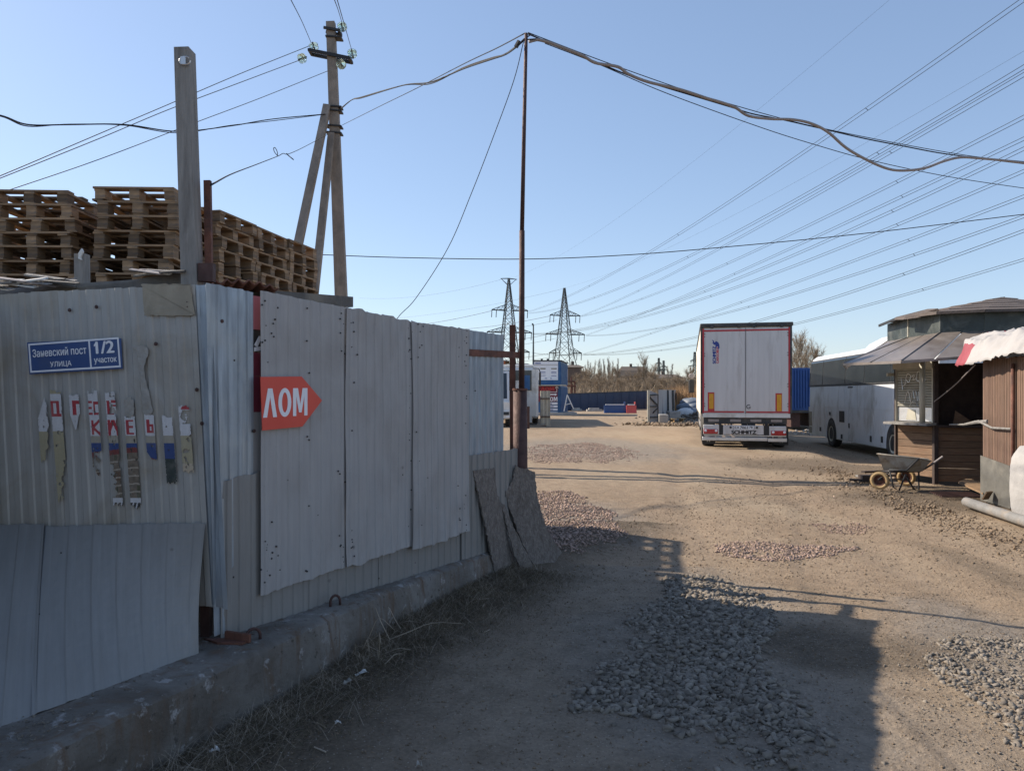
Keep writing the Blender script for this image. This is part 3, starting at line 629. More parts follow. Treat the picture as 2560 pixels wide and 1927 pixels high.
def lom(par, mat, O, R, U, w_, h_, N_, name='lettering'):
    def q(x, y): return O+R*(x*w_)+U*(y*h_)
    mb = MB(); th = N_*.0014
    mb.prism([q(*p) for p in ((0, 0), (.105, 1), (.15, 1), (.15, .70), (.085, 0))], th); mb.prism([q(*p) for p in ((.152, .70), (.152, 1), (.20, 1), (.30, 0), (.215, 0))], th)
    n = 28
    for i in range(n):
        a, b = 2*math.pi*i/n, 2*math.pi*(i+1)/n
        f = lambda t, r: q(.475+r*.145*math.cos(t)*(1 if r == 1 else .9), .5+(.51 if r == 1 else .355)*math.sin(t))
        mb.prism([f(a, 1), f(b, 1), f(b, .5), f(a, .5)], th)
    mb.prism([q(*p) for p in ((.66, 0), (.66, 1), (.735, 1), (.735, 0))], th); mb.prism([q(*p) for p in ((.925, 0), (.925, 1), (1, 1), (1, 0))], th)
    mb.prism([q(*p) for p in ((.7355, 1), (.775, 1), (.83, .42), (.83, .12), (.80, .12), (.7355, .72))], th); mb.prism([q(*p) for p in ((.9245, 1), (.885, 1), (.8305, .42), (.8305, .12), (.86, .12), (.9245, .72))], th)
    return mb.build(name, mat, par, True)
# ------------------------------------------------------------------ blue street plate
def plate_pts(px, O, R, U, N_, off): return [O+R*onplane(u, v, O, R, U, N_)[0]+U*onplane(u, v, O, R, U, N_)[1]+N_*off for u, v in px]
SO = .029; cs = plate_pts([(80, 857), (313, 847), (317, 922), (86, 936)], AO, AR, AU, AN, SO)
sg = thing('street_sign', 'blue rectangular street name plate with white border on the grey corrugated sheet', 'sign', (cs[2]+cs[3])/2)
mb = MB(); mb.prism(cs, AN*.004); mb.build('plate', mt['blue_sign'], sg, True)
bl = cs[3]; Rw = (cs[2]-cs[3]); Up = (cs[0]-cs[3]); W_, H_ = Rw.length, Up.length; rw = Rw.normalized(); up = Up.normalized(); fo = AN*.0045
def strip(x0, x1, y0, y1, m, par, name):
    mb = MB(); mb.prism([bl+rw*x0+up*y0+fo, bl+rw*x1+up*y0+fo, bl+rw*x1+up*y1+fo, bl+rw*x0+up*y1+fo], AN*.0012); return mb.build(name, m, par, True)
bd = .010; iw = .009
for a in ((iw, W_-iw, iw, iw+bd), (iw, W_-iw, H_-iw-bd, H_-iw), (iw, iw+bd, iw+bd+.0002, H_-iw-bd-.0002), (W_-iw-bd, W_-iw, iw+bd+.0002, H_-iw-bd-.0002), (W_*.668, W_*.668+bd, iw+bd+.0002, H_-iw-bd-.0002)): strip(*a, mt['letter_white'], sg, 'border')
def tx(s, fx, fy, fw, fh, bold): text_part(s, sg, mt['letter_white'], bl+rw*W_*fx+up*H_*fy+fo, rw, up, W_*fw, H_*fh, AN, bold)
tx('Заневский пост', .055, .52, .585, .25, .014); tx('УЛИЦА', .24, .155, .23, .19, .014)
tx('1/2', .745, .50, .185, .36, .022)
def q_(fx, fy): return bl+rw*W_*fx+up*H_*fy+fo
mb = MB(); mb.prism([q_(.748, .86), q_(.724, .775), q_(.724, .72), q_(.748, .765)], AN*.0014); mb.build('lettering', mt['letter_white'], sg, True); tx('участок', .715, .17, .235, .19, .014)
# ------------------------------------------------------------------ red arrow sign
Bf = .056
ap = [onplane(u, v, BO, BR, BU, BN, Bf) for u, v in [(650, 942), (753, 941), (804, 1001), (755, 1066), (655, 1076)]]
ap = [BO+BR*a+BU*b+BN*Bf for a, b in ap]
ar = thing('arrow_sign', 'orange red arrow shaped sign with white letters on the tall grey sheet', 'sign', ap[4])
mb = MB(); mb.prism(ap, BN*.004); mb.build('plate', mt['red_sign'], ar, True)
def bq(u, v): a, b = onplane(u, v, BO, BR, BU, BN, Bf); return BO+BR*a+BU*b+BN*(Bf+.0045)
o_ = bq(656, 1044); lom(ar, mt['letter_white'], o_, (bq(767, 1038)-o_).normalized(), (bq(656, 970)-bq(656, 1044)).normalized(), (bq(767, 1040)-o_).length, (bq(656, 971)-o_).length, BN)
# ------------------------------------------------------------------ torn poster on the ribs
def build_poster():
    Wt = (.56, .56, .57); Rd = (.36, .04, .05); Yl = (.36, .32, .21); Bl = (.035, .065, .19); Cr = (.45, .38, .28)
    def rect(x, y, L):
        return any(a <= x <= b and c <= y <= d for a, b, c, d in L)
    def colr(x, y):   # x: lean-corrected
        if y < 545: return Yl if (x < 460 and y < 512) else Wt
        if y < 670:
            if rect(x, y, [(372, 440, 560, 578), (378, 398, 560, 655), (420, 440, 560, 655), (366, 450, 650, 668), (428, 450, 650, 690)]): return Rd
            if rect(x, y, [(532, 600, 560, 580), (532, 556, 560, 658)]): return Rd
            if rect(x, y, [(640, 668, 560, 575), (640, 664, 600, 615), (640, 668, 640, 655), (676, 716, 566, 656)]) and not rect(x, y, [(688, 716, 585, 640)]): return Rd
            if rect(x, y, [(768, 790, 560, 655), (798, 830, 556, 575), (800, 830, 585, 600), (768, 820, 640, 655)]): return Rd
            if x > 1270 and y < 620 and (x-1275) > (620-y)*.6: return Rd
            return Wt
        if y < 690: return Wt
        if y < 800:
            if rect(x, y, [(655, 668, 692, 795)]) or (655 < x < 715 and abs(abs(y-743)-(x-662)) < 13): return Rd
            if 765 < x < 840 and (x < 785 or x > 822 or abs(abs(x-803)-(y-700)*.4-2) < 12): return Rd
            if rect(x, y, [(893, 912, 690, 792), (893, 945, 690, 705), (893, 938, 733, 748), (893, 945, 778, 792)]): return Rd
            if rect(x, y, [(1034, 1054, 680, 780), (1054, 1082, 765, 780), (1054, 1082, 722, 736), (1066, 1082, 722, 780)]): return Rd
            if x < 460: return Yl if y > 770 else Wt
            return Wt
        if x < 470: return Yl
        if x > 1255: return Yl if y < 990 else Cr
        if y < 850: return (.33, .30, .24)
        if y > 1230: return (.03, .03, .03) if (int((x+y*.3)/9) % 3 != 1 and 1262 < y < 1302) else Wt
        roof = 905 + (abs(x-930)*.12 if x < 1020 else (x-1000)*.35+55)
        if x > 1140: return Bl if y < 960 else (.035, .045, .04)
        if y < roof-25: return Bl
        if y < roof+10: return (.17, .045, .04)
        fl = int((y-roof)/55); q = ((y-roof) % 55)
        if q < 9: return (.36, .31, .25)
        wn = float(vnoise(np.array([x*.04]), np.array([fl*3.7]), 2)[0])
        if wn > .45 and rect((x+fl*17) % 71, q, [(10, 50, 14, 38+18*wn)]): return (.045+.05*wn, .05+.04*wn, .045)
        if 1050 < y < 1110 and x < 860: return (.14, .09, .06)
        g = .75+.5*float(vnoise(np.array([x*.05]), np.array([y*.06]), 6)[0]); return (.17*g, .135*g, .10*g)
    strips = [(292, 352, 510, 985, 'L'), (388, 450, 480, 1270, 'n'), (517, 574, 510, 770, 'v'), (648, 703, 468, 1075, 'n'), (768, 824, 490, 1305, 'n'), (889, 950, 655, 1310, 'n'), (1028, 1082, 648, 975, 'n'), (1150, 1208, 655, 1135, 'r'), (1268, 1330, 575, 1060, 't')]
    vs_ = []; fs_ = []; cols = []
    for si, (x0, x1, y0, y1, kd) in enumerate(strips):
        x0 -= 6; x1 += 6
        nx_, ny_ = 18, int((y1-y0)/4.0); base = len(vs_); grid = {}
        for j in range(ny_+1):
            y = y0+(y1-y0)*j/ny_
            for i in range(nx_+1):
                xc = x0+(x1-x0)*i/nx_; xr = xc+.075*(y-700)
                u = xr/2.774; v = 800+y/2.774; a, b = Apx(u, v)
                k = .021
                grid[(i, j)] = len(vs_); vs_.append(AO+AR*a+AU*b+AN*k)
        for j in range(ny_):
            y = y0+(y1-y0)*(j+.5)/ny_; s = (j+.5)/ny_
            for i in range(nx_):
                t = (i+.5)/nx_; xc = x0+(x1-x0)*t
                nz = float(fbm(np.array([xc*.035+si*7]), np.array([y*.03]), 5, 3)[0]); nz2 = float(fbm(np.array([xc*.09]), np.array([y*.014+si]), 15, 3)[0])
                if s < .035+nz*.12 or s > .965-nz2*.12: continue
                if kd == 'v' and s > .55 and abs(t-.45) > (1-s)*1.05: continue
                if kd == 'L' and t > .55+.4*math.sin(s*3+.4)+nz*.5: continue
                if kd == 'L' and s < .35 and t < .9-s*2.4: continue
                if kd == 'n' and si == 1 and s > .62 and t > .85-(s-.62)*1.4+nz: continue
                if si == 3 and s > .72 and (t > .55+nz*2 or nz2 > .05): continue
                if si == 3 and s < .2 and nz > .12: continue
                if si == 4 and (nz2 > .16 or (s < .2 and nz > .02)): continue
                if si == 4 and .62 < s < .9 and t < .45+nz*2: continue
                if si == 5 and s < .02: continue
                if si == 6 and s > .8 and t < (s-.8)*3: continue
                if si == 8 and s < .3 and t > .4+nz*3 and s > .1: continue
                if si == 8 and s > .5 and nz > .1: continue
                ed = -.01+.09*abs(float(fbm(np.array([y*.11]), np.array([si*3.+(t > .5)]), 25, 3)[0]))*2
                if t < ed or t > 1-ed: continue
                if nz > .22: continue
                fs_.append((grid[(i, j)], grid[(i+1, j)], grid[(i+1, j+1)], grid[(i, j+1)]))
                c = colr(xc, y); q = rnd.uniform(.93, 1.04)
                fd = (.95+.2*nz2)*q; cols.append([min(1, c[0]*fd), min(1, c[1]*fd), min(1, c[2]*fd), 1])
    base = plate_pts([(250, 1260)], AO, AR, AU, AN, .01)[0]
    me = bpy.data.meshes.new('torn_poster'); me.from_pydata([tuple(v-base) for v in vs_], [], fs_)
    ca = me.color_attributes.new('print', 'FLOAT_COLOR', 'CORNER'); ca.data.foreach_set('color', np.repeat(np.array(cols, np.float32), 4, axis=0).ravel())
    m, t, b = newmat('poster_print'); N = NT(t); at = N.n('ShaderNodeAttribute'); at.attribute_name = 'print'
    co = N.coord('Object'); c = N.mix(N.ramp(N.noise(co, 9, 6, .7), .5, .75), at.outputs['Color'], (.34, .32, .28)); c = N.mix(.35, at.outputs['Color'], c); N.l(c, b.inputs['Base Color']); b.inputs['Roughness'].default_value = .7
    me.materials.append(m)
    bm = bmesh.new(); bm.from_mesh(me); bmesh.ops.delete(bm, geom=[v for v in bm.verts if not v.link_faces], context='VERTS'); bm.to_mesh(me); bm.free()
    o = addobj('torn_poster', me); o.location = base; md = o.modifiers.new('thickness', 'SOLIDIFY'); md.thickness = .0008
    tag(o, 'remains of a torn printed poster clinging in strips to the ribs below the blue plate', 'poster')
build_poster()
# patches of glue, old paper and torn tan foil on the sheet
def blotch(name, px, mat, label, cat, off=.0215, n=26, jag=.004):
    pts = plate_pts(px, AO, AR, AU, AN, off); out = []
    cl = catmull(pts+[pts[0]], 6)[:-1]
    for p in cl: out.append(p+AR*rnd.uniform(-jag, jag)+AU*rnd.uniform(-jag, jag))
    mb = MB(); mb.prism(out, AN*.001); return single(name, mb, mat, out[0], label, cat)
mt['glue'] = M('dried_glue', (.31, .30, .275), .7, 0, .2, 12, .3, 40, dirt=(.27, .25, .215), dscale=14)
mt['tan'] = M('tan_foil', (.27, .235, .175), .6, 0, .2, 7, .4, 12)
blotch('torn_foil', [(362, 716), (364, 712), (420, 712), (478, 713), (482, 715), (488, 750), (494, 785), (491, 789), (440, 790), (390, 790), (372, 788), (368, 784)], mt['tan'], 'tan paper remnant glued to the top corner of the warm grey sheet', 'paper')
blotch('glue_stain', [(332, 868), (366, 865), (378, 880), (368, 925), (380, 985), (388, 1030), (366, 1032), (362, 985), (355, 925), (350, 885)], mt['glue'], 'pale streak of dried glue running down beside the blue plate', 'stain', .0215, jag=.004)
blotch('glue_stain', [(318, 1000), (332, 992), (342, 1012), (338, 1040), (322, 1036)], mt['glue'], 'small glue smear right of the red poster letters', 'stain', .0215, jag=.007)
# screws with dark washers on the big sheets
mb = MB()
for (u, v) in [(180, 776), (247, 768), (475, 768), (474, 756), (552, 803), (632, 1077), (395, 860), (497, 974), (510, 1058)]:
    a, b = (Apx(u, v)); p = AO+AR*a+AU*b+AN*.019
    if u > 530: a, b = Bpx(u, v); p = BO+BR*a+BU*b+BN*.012
    n = AN if u <= 530 else BN
    mb.lathe([(.0, .004), (.004, .004), (.005, .002), (.011, .001), (.011, -.004)], p, n, 8)
o_ = mb.build('screws', mt['rust_dark'], fence, True); o_['kind'] = 'stuff'
mb = MB()
for k in range(120):
    a = rnd.choice([e1+.03, e1+.1, (e1+e2)/2, e2-.06, e2+.03, e3-.06, e3+.04, e4-.05, e4-.15]) + rnd.gauss(0, .018); b = rnd.choice([rnd.uniform(.52, .8), rnd.uniform(1.9, 2.2), rnd.uniform(.5, 2.2)])
    of = .0415 if a < e2-.02 else (.0545 if a < e3 else .0675)
    mb.lathe([(.0, .0012), (rnd.uniform(.002, .0055), .001), (.006, -.005)], BO+BR*a+BU*b+BN*of, BN, 6)
o_ = mb.build('nail_holes', mt['black'], fence, True); o_['kind'] = 'stuff'
# small torn stickers on the leaning sheet
# rebar lifting loops, scrap and rubble on the footing
def loop(u, v, wd, hh, name, label):
    Y = (CH-.30)*F/(v-HZ); c = Vector(((u-1280)/F*Y, Y, .29)); d = Vector((.8, .55, 0)).normalized()
    pts = [c-d*wd/2, c-d*wd/2+Vector((0, 0, hh*.45))]+[c-d*math.cos(t)*wd/2+Vector((0, 0, hh*.45+math.sin(t)*hh*.55)) for t in np.linspace(.3, math.pi-.3, 7)]+[c+d*wd/2+Vector((0, 0, hh*.45)), c+d*wd/2]
    mb = MB(); mb.tube(pts, .0085, 8); single(name, mb, mt['rust_dark'], c, label, 'steel loop', smooth=True)
loop(633, 1600, .075, .075, 'lifting_loop', 'near rusty steel lifting loop cast in the footing beside the short patch sheet')
loop(838, 1513, .065, .075, 'lifting_loop', 'farther rusty steel lifting loop on the footing below the tall sheets')
Yk = (CH-.3)*F/(1608-HZ); kp = Vector(((565-1280)/F*Yk, Yk, .302))
mb = MB(); mb.prism([kp+Vector(q) for q in ((-.14, .05, 0), (-.04, -.02, 0), (.1, -.035, 0), (.12, .02, 0), (-.05, .05, 0))], (0, 0, .012)); mb.beam(kp+Vector((-.02, .05, .03)), kp+Vector((.13, .0, .025)), .02, .045)
single('scrap_iron', mb, mt['rust'], kp, 'flat piece of rusty scrap iron lying at the fence corner on the footing', 'scrap')
x = []; y = []
for i in range(500):
    yy = rnd.uniform(2.75, 3.25); x.append(float(basex(np.array([yy]))[()])-rnd.uniform(.12, .5)); y.append(yy)
for i in range(260):
    yy = rnd.uniform(3.2, 6.5); x.append(float(basex(np.array([yy]))[()])-rnd.uniform(.2, .42)*(1 if yy < 5 else .5)); y.append(yy)
x = np.array(x); y = np.array(y); stones('footing_rubble', x, y, .005+.02*nrg.uniform(0, 1, len(x))**3, mt['stone'], PEBS, z=.302-.02*np.maximum(0, y-5), label='fine rubble and grit lying on top of the concrete footing', cat='rubble')
# ------------------------------------------------------------------ mast, pipe and post at the fence end
B7 = G(1302, 1418)
ms = thing('rusty_mast', 'tall thin rusty mast rising from a wide rusty pipe at the fence end', 'mast', (B7.x, B7.y, 0))
YM = B7.y
mb = MB(); mb.tube([P(1302, 1440, YM), P(1300, 972, YM)], [.074, .066], 16); mb.build('pipe_sleeve', mt['rust_dark'], ms, True, True)
mb = MB(); mb.lathe([(.0665, 0), (.072, 0), (.072, .02), (.0665, .02)], P(1300, 976, YM), (0, 0, 1), 16); mb.build('collar', mt['rust'], ms, True)
mb = MB(); mb.tube([P(1304, 990, YM), P(1305, 577, YM)], [.029, .027], 10); mb.build('lower_tube', mt['rust_dark'], ms, True, True)
mb = MB(); mb.tube([P(1305, 580, YM), P(1310, 330, YM), P(1315.5, 84, YM)], [.021, .019, .016], 8); mb.build('upper_tube', mt['rust_dark'], ms, True, True)
mb = MB(); mb.tube([P(1314, 96, YM), P(1326, 88, YM), P(1334, 90, YM)], .006, 6); mb.tube([P(1314, 100, YM), P(1327, 99, YM), P(1340, 98, YM)], .006, 6); mb.build('hook', mt['black'], ms, True)
mb = MB(); mb.tube([P(1313, 97, YM), P(1305, 104, YM)], .008, 6); mb.tube([P(1298, 104, YM), P(1290, 118, YM)], .022, 6); mb.build('clamp', mt['black'], ms, True)
mb = MB(); mb.beam(G(1283, 1385)+Vector((0, 0, -.1)), P(1281, 812, 7.6), .06, .06); 
single('rusty_post', mb, mt['rust'], (0, 7.6, 0), 'short square rusty post just left of the mast', 'post')
# ------------------------------------------------------------------ broken chipboards
def board(name, pxpoly, Yf, label, bend, th=.014):
    # outline traced on an upright curved surface: Yf(v) gives the distance, the foot standing further out
    pts = []
    n = len(pxpoly)
    for i in range(n):
        (u0, v0), (u1, v1) = pxpoly[i], pxpoly[(i+1) % n]; k = max(1, int(math.hypot(u1-u0, v1-v0)/5))
        for j in range(k):
            t = j/k; jx = rnd.uniform(-1.6, 1.6)*(1 if j else 0); pts.append((u0+(u1-u0)*t+jx, v0+(v1-v0)*t+rnd.uniform(-1., 1.)))
    bm = bmesh.new(); vv = [bm.verts.new((u*.01, v*.01, 0)) for u, v in pts]; bm.faces.new(vv)
    bmesh.ops.triangulate(bm, faces=bm.faces)
    for v_ in np.arange(11.6, 14.5, .16): bmesh.ops.bisect_plane(bm, geom=bm.verts[:]+bm.edges[:]+bm.faces[:], plane_co=(0, float(v_), 0), plane_no=(0, 1, 0))
    for p in bm.verts:
        u, v = p.co.x*100, p.co.y*100; q = P(u, v, Yf(u, v)); p.co = q
    me = bpy.data.meshes.new(name); bmesh.ops.recalc_face_normals(bm, faces=bm.faces); bm.to_mesh(me); bm.free(); me.materials.append(mt['osb'])
    base = Vector((P(pxpoly[0][0], 1430, 6.9).x, 6.9, 0)); me.transform(Matrix.Translation(-base)); o = addobj(name, me); o.location = base
    md = o.modifiers.new('thickness', 'SOLIDIFY'); md.thickness = th; md.offset = 0; tag(o, label, 'board'); return o
YB = lambda u: 3.93/(.55-(u-1280)/F)
def cur(vt, vb, yt, yb, k=0.0, c=1.0):
    return lambda u, v: yt+(yb-yt)*max(0, (v-vt)/(vb-vt))**c + k*(u-1280)
board('chipboard', [(1181, 1176), (1235, 1170), (1237, 1200), (1241, 1232), (1256, 1268), (1264, 1300), (1268, 1340), (1280, 1380), (1300, 1428), (1238, 1441), (1222, 1360), (1203, 1270), (1190, 1210)], lambda u, v: YB(u)-.05-.14*(v-1170)/270, 'narrow broken chipboard leaning on the far end of the fence', .1)
board('chipboard', [(1250, 1255), (1262, 1262), (1275, 1300), (1300, 1350), (1320, 1390), (1342, 1434), (1306, 1430), (1284, 1385), (1270, 1330), (1262, 1295)], lambda u, v: 7.00+.0028*(u-1300)-.08*(v-1255)/180, 'thin chipboard splinter wedged between the two larger boards', .1)
board('chipboard', [(1262, 1229), (1280, 1205), (1288, 1161), (1300, 1170), (1318, 1172), (1336, 1180), (1340, 1222), (1350, 1272), (1366, 1320), (1385, 1355), (1404, 1380), (1380, 1412), (1348, 1434), (1326, 1400), (1300, 1345), (1278, 1285), (1266, 1250)], lambda u, v: 7.13+.0034*(u-1300)-.13*((v-1160)/274)**2, 'wide curled chipboard leaning against the rusty pipe', .12)
# ------------------------------------------------------------------ posts and shed behind the fence
def post(name, pb, pt, Y, w0, w1, dep, mat, label, cat='post', z0=0):
    b = P(pb[0], pb[1], Y); t = P(pt[0], pt[1], Y); d = (b-t)/(b.z-t.z); g = t+d*(z0-t.z)
    mb = MB(); mb.beam(g, t, w0, dep, (0, 1, 0), w1, dep*.95); return single(name, mb, mat, g, label, cat)
wp = post('timber_post', (481, 705), (462, 127), 4.62, .105, .088, .11, mt['grey_wood'], 'tall weathered grey timber post leaning left behind the fence corner')
rp = post('angle_iron_post', (523, 700), (519, 452), 4.66, .047, .040, .03, mt['rust'], 'rusty flat iron post right beside the tall timber post')
post('stub_post', (206, 712), (205, 636), 5.3, .08, .075, .07, mt['grey_wood'], 'short grey stub post in front of the gap between the pallet stacks')
mb = MB(); q = P(196, 632, 5.25); mb.prism([q+Vector(v) for v in ((0, 0, 0), (.02, 0, .03), (.028, 0, .01), (.015, 0, -.03), (.02, 0, -.05), (-.003, 0, -.04))], (0, .02, 0)); single('plastic_rag', mb, mt['plastic'], P(200, 645, 5.25), 'scrap of white plastic caught on the short stub post', 'plastic')
mb = MB(); mb.tube([P(462+14*math.cos(t), 152+10*math.sin(t), 4.55) for t in np.linspace(0, 5.5, 12)], .004, 5); mb.box(P(458, 152, 4.55), (.03, .01, .045)); single('wire_bracket', mb, mt['alu'], P(462, 160, 4.55), 'wire loop and bracket near the top of the timber post', 'bracket')
sh = thing('low_shed', 'low dark shed roofed with scrap boards behind the corrugated fence', 'shed', (-3.4, 5.6, 0))
mb = MB(); mb.bx(-5.6, -1.95, 5.0, 5.06, 0, 2.2); mb.bx(-5.6, -5.54, 5.07, 7.0, 0, 2.2); mb.build('wall', mt['dark_wood'], sh, True)
def slab(pts, th, name, mat, par=sh, label=None):
    mb = MB(); mb.prism(pts, (0, 0, -th)); o = mb.build(name, mat, par, True)
    if label: o['label'] = label
mb = MB(); q = [P(-300, 728, 4.75), P(0, 722, 4.75), P(180, 712, 4.75), P(330, 700, 4.72), P(420, 684, 4.70), P(450, 680, 4.70), P(468, 690, 4.70), P(470, 712, 4.70), P(-300, 770, 4.75)]
mb.prism(q, (0, 1.2, .02)); mb.build('roof_felt', mt['dark_roofing'], sh, True)
# loose scraps lying on the shed roof
for i in range(26):
    u = rnd.uniform(-20, 260) if i < 18 else rnd.uniform(360, 450); v = 718-u*.045+rnd.uniform(-12, 8) if u < 300 else 690-rnd.uniform(0, 8); Y = rnd.uniform(4.5, 4.72)
    c = P(u, v-6, Y); a = rnd.uniform(-.25, .25); l = rnd.uniform(.04, .16); d = Vector((math.cos(a), rnd.uniform(-.3, .3), math.sin(a)*.6)); 
    mb = MB(); mb.beam(c-d*l, c+d*l, rnd.uniform(.02, .06), .004+.008*rnd.random(), (rnd.uniform(-.3, .3), -.3, 1)); mb.build('roof_scrap', [mt['grey_wood'], mt['dark_roofing'], mt['plastic'], mt['conduit']][i % 4], sh, True)
r0 = P(679, 726, 5.35); r1 = P(883, 742, 6.25); bk = Vector((-1.6, .9, 0))
slab([r0, r1, r1+bk, r0+bk], .085, 'roof_slab', mt['dark_roofing'], label='dark grey slab edge sloping down above the tall fence sheets')
# rusty corrugated roof piece
mb = MB(); n = 40; a0 = P(530, 704, 4.75); a1 = P(695, 722, 5.2); bk = Vector((-.5, 1.1, .03))
for i in range(n+1):
    t = i/n; p = a0.lerp(a1, t); zz = .013*math.sin(t*38)+.03*math.sin(t*3)
    mb.v += [tuple(p+Vector((0, 0, zz))), tuple(p+bk+Vector((0, 0, zz)))]
for i in range(n): mb.f.append((2*i, 2*i+2, 2*i+3, 2*i+1)); mb.m.append(0)
o_ = mb.build('roof_sheet', mt['rust'], sh, True, True); o_['label'] = 'thin wavy rusty roofing sheet above the galvanised corner'; md = o_.modifiers.new('thickness', 'SOLIDIFY'); md.thickness = .012
mb = MB(); mb.box(P(517, 682, 4.6), (.09, .05, .11)); mb.build('block', mt['rust_dark'], sh, True)
# ------------------------------------------------------------------ pallets
def bxmesh(name, dx, dy, dz, mat):
    mb = MB(); mb.bx(-dx/2, dx/2, -dy/2, dy/2, -dz/2, dz/2); return mb.mesh(name, mat)
PW, PD, PH = .8, 1.2, .144
PB = {'deck_board': bxmesh('deck_board', PW, .12, .020, mt['pale_wood']), 'stringer_board': bxmesh('stringer_board', .10, PD, .022, mt['pale_wood']),
      'block': bxmesh('block', .10, .145, .078, mt['pale_wood']), 'bottom_board': bxmesh('bottom_board', .10, PD, .020, mt['pale_wood'])}
PARTS = []
for j in range(5): PARTS.append(('deck_board', 0, -.54+j*.27, .134))
for i in (-.345, 0, .345):
    PARTS.append(('stringer_board', i, 0, .1125)); PARTS.append(('bottom_board', i, 0, .0105))
    for j in (-.525, 0, .525): PARTS.append(('block', i, j, .061))
def pallet_full(rs):
    r = thing('wooden_pallet', '', 'pallet')
    for k, (n, x, y, z) in enumerate(PARTS):
        if n == 'deck_board' and rs.random() < .06: continue
        o = addobj(n, PB[n], r); o.location = (x+rs.uniform(-.008, .008), y+rs.uniform(-.008, .008), z); o.rotation_euler = (0, 0, rs.gauss(0, .012))
    return r
mb = MB()
for (n, x, y, z) in PARTS:
    d = {'deck_board': (PW, .12, .02), 'stringer_board': (.10, PD, .022), 'block': (.10, .145, .078), 'bottom_board': (.10, PD, .02)}[n]; mb.box((x, y, z), d)
PLAIN = mb.mesh('wooden_pallet', mt['pale_wood'])
ORD = ['top', 'second', 'third', 'fourth', 'fifth', 'sixth', 'seventh', 'eighth', 'ninth', 'tenth']
GRP = 'wooden pallets stacked behind the fence'
def stack(cx, cy, rz, count, name, dark=False):
    rs = random.Random(int(cx*100)); z = 0
    for k in range(count):
        idx = count-1-k; x = cx+rs.gauss(0, .02); y = cy+rs.gauss(0, .02); a = rz+rs.gauss(0, .02)
        if rs.random() < .25: x += rs.uniform(-.05, .05)
        if name == 'second' and idx == 1: x += .07
        if idx < 9:
            r = pallet_full(rs); r['label'] = f'wooden pallet, {ORD[idx]} from the top of the {name} stack'.replace('top from the top', 'topmost') 
            if idx == 0: r['label'] = f'topmost wooden pallet of the {name} stack'
            r['group'] = GRP
        else:
            r = addobj('wooden_pallet', PLAIN); tag(r, 'wooden pallet low in a stack, hidden behind the grey fence', 'pallet', 'pallets hidden low in the stacks')
        r.location = (x, y, z); r.rotation_euler = (0, 0, a); z += PH
SN = {1: 'leftmost broad', 2: 'tallest broad (behind the timber post)', 3: 'first narrow receding', 4: 'second narrow receding', 5: 'farthest narrow receding'}
stack(P(78, 900, 7.75).x, 8.35, .03, 26, 'leftmost broad')
stack(P(352, 900, 7.75).x-.05, 8.25, .04, 26, 'tall broad')
stack(P(-150, 900, 7.8).x-.1, 8.5, .0, 25, 'far left cut off')
dr = Vector((.215, .977, 0)); st = Vector((-3.34, 8.6, 0)); ang = -math.atan2(.215, .977)
for i, nm in enumerate(('first narrow receding', 'middle narrow receding', 'farthest narrow receding')):
    c = st+dr*(.4+.83*i)+Vector((-.977, .215, 0))*.6
    stack(c.x, c.y, ang+math.pi/2, 26-(0 if i == 0 else 0), nm)
# ------------------------------------------------------------------ concrete utility pole with braces
YU = 19.5
up_ = P(853, 740, YU); ut = P(827, 57, YU); d = (up_-ut)/(up_.z-ut.z); ub = ut-d*ut.z
pl = thing('utility_pole', 'tall grey concrete utility pole with steel crossarms and glass insulators', 'utility pole', tuple(ub))
mb = MB(); mb.beam(ub, ut, .34, .22, (0, 1, 0), .215, .17); mb.build('shaft', mt['pole'], pl, True)
def brace(t0, b0, wd, lab):
    t = P(t0[0], t0[1], YU-.1); b = P(b0[0], b0[1], YU-1.2); dd = (t-b)/(t.z-b.z); g = t-dd*t.z
    mb = MB(); mb.beam(g, t, wd, .17, (0, 1, 0), wd*.9, .15); o = mb.build('brace', mt['pole'], pl, True); o['label'] = lab
brace((818, 265), (750, 590), .20, 'outer slanting concrete brace')
brace((829, 335), (786, 735), .18, 'inner steeper concrete brace')
mb = MB()
for dy in (-.13, .13): mb.beam(P(776, 131, YU)+Vector((0, dy, 0)), P(878, 152, YU)+Vector((0, dy, 0)), .05, .08)
mb.beam(P(776, 131, YU)-Vector((0, .16, 0)), P(776, 131, YU)+Vector((0, .16, 0)), .06, .06); mb.beam(P(877, 152, YU)-Vector((0, .16, 0)), P(877, 152, YU)+Vector((0, .16, 0)), .06, .06)
mb.build('crossarm', mt['black'], pl, True)
mb = MB()
for dy in (-.12, .12): mb.beam(P(812, 75, YU)+Vector((0, dy, 0)), P(852, 82, YU)+Vector((0, dy, 0)), .05, .06)
mb.beam(P(850, 83, YU)-Vector((0, .14, 0)), P(850, 83, YU)+Vector((0, .14, 0)), .06, .08); mb.build('crossarm', mt['black'], pl, True)
for v in (95, 268, 278, 316, 333):
    mb = MB(); mb.beam(P(821-(v < 100)*0, v, YU)-Vector((.05, 0, 0)), P(851, v+3, YU)+Vector((.05, 0, 0)), .26, .035); mb.build('clamp_band', mt['black'], pl, True)
def insul(u, v, du, dv):
    c = P(u, v, YU-.05); dd = (P(u+du, v+dv, YU-.35)-c).normalized(); mb = MB()
    for k in range(2):
        o = c+dd*(.085*k-.04); mb.lathe([(.012, -.02), (.05, -.015), (.115, .02), (.12, .03), (.1, .028), (.05, .02), (.03, .04), (.0, .045)], o, dd, 14)
    o = mb.build('insulator', mt['ins_glass'], pl, True, True)
    mb = MB(); mb.tube([c-dd*.14, c+dd*.16], .018, 6); p = mb.build('pin', mt['black'], pl, True)
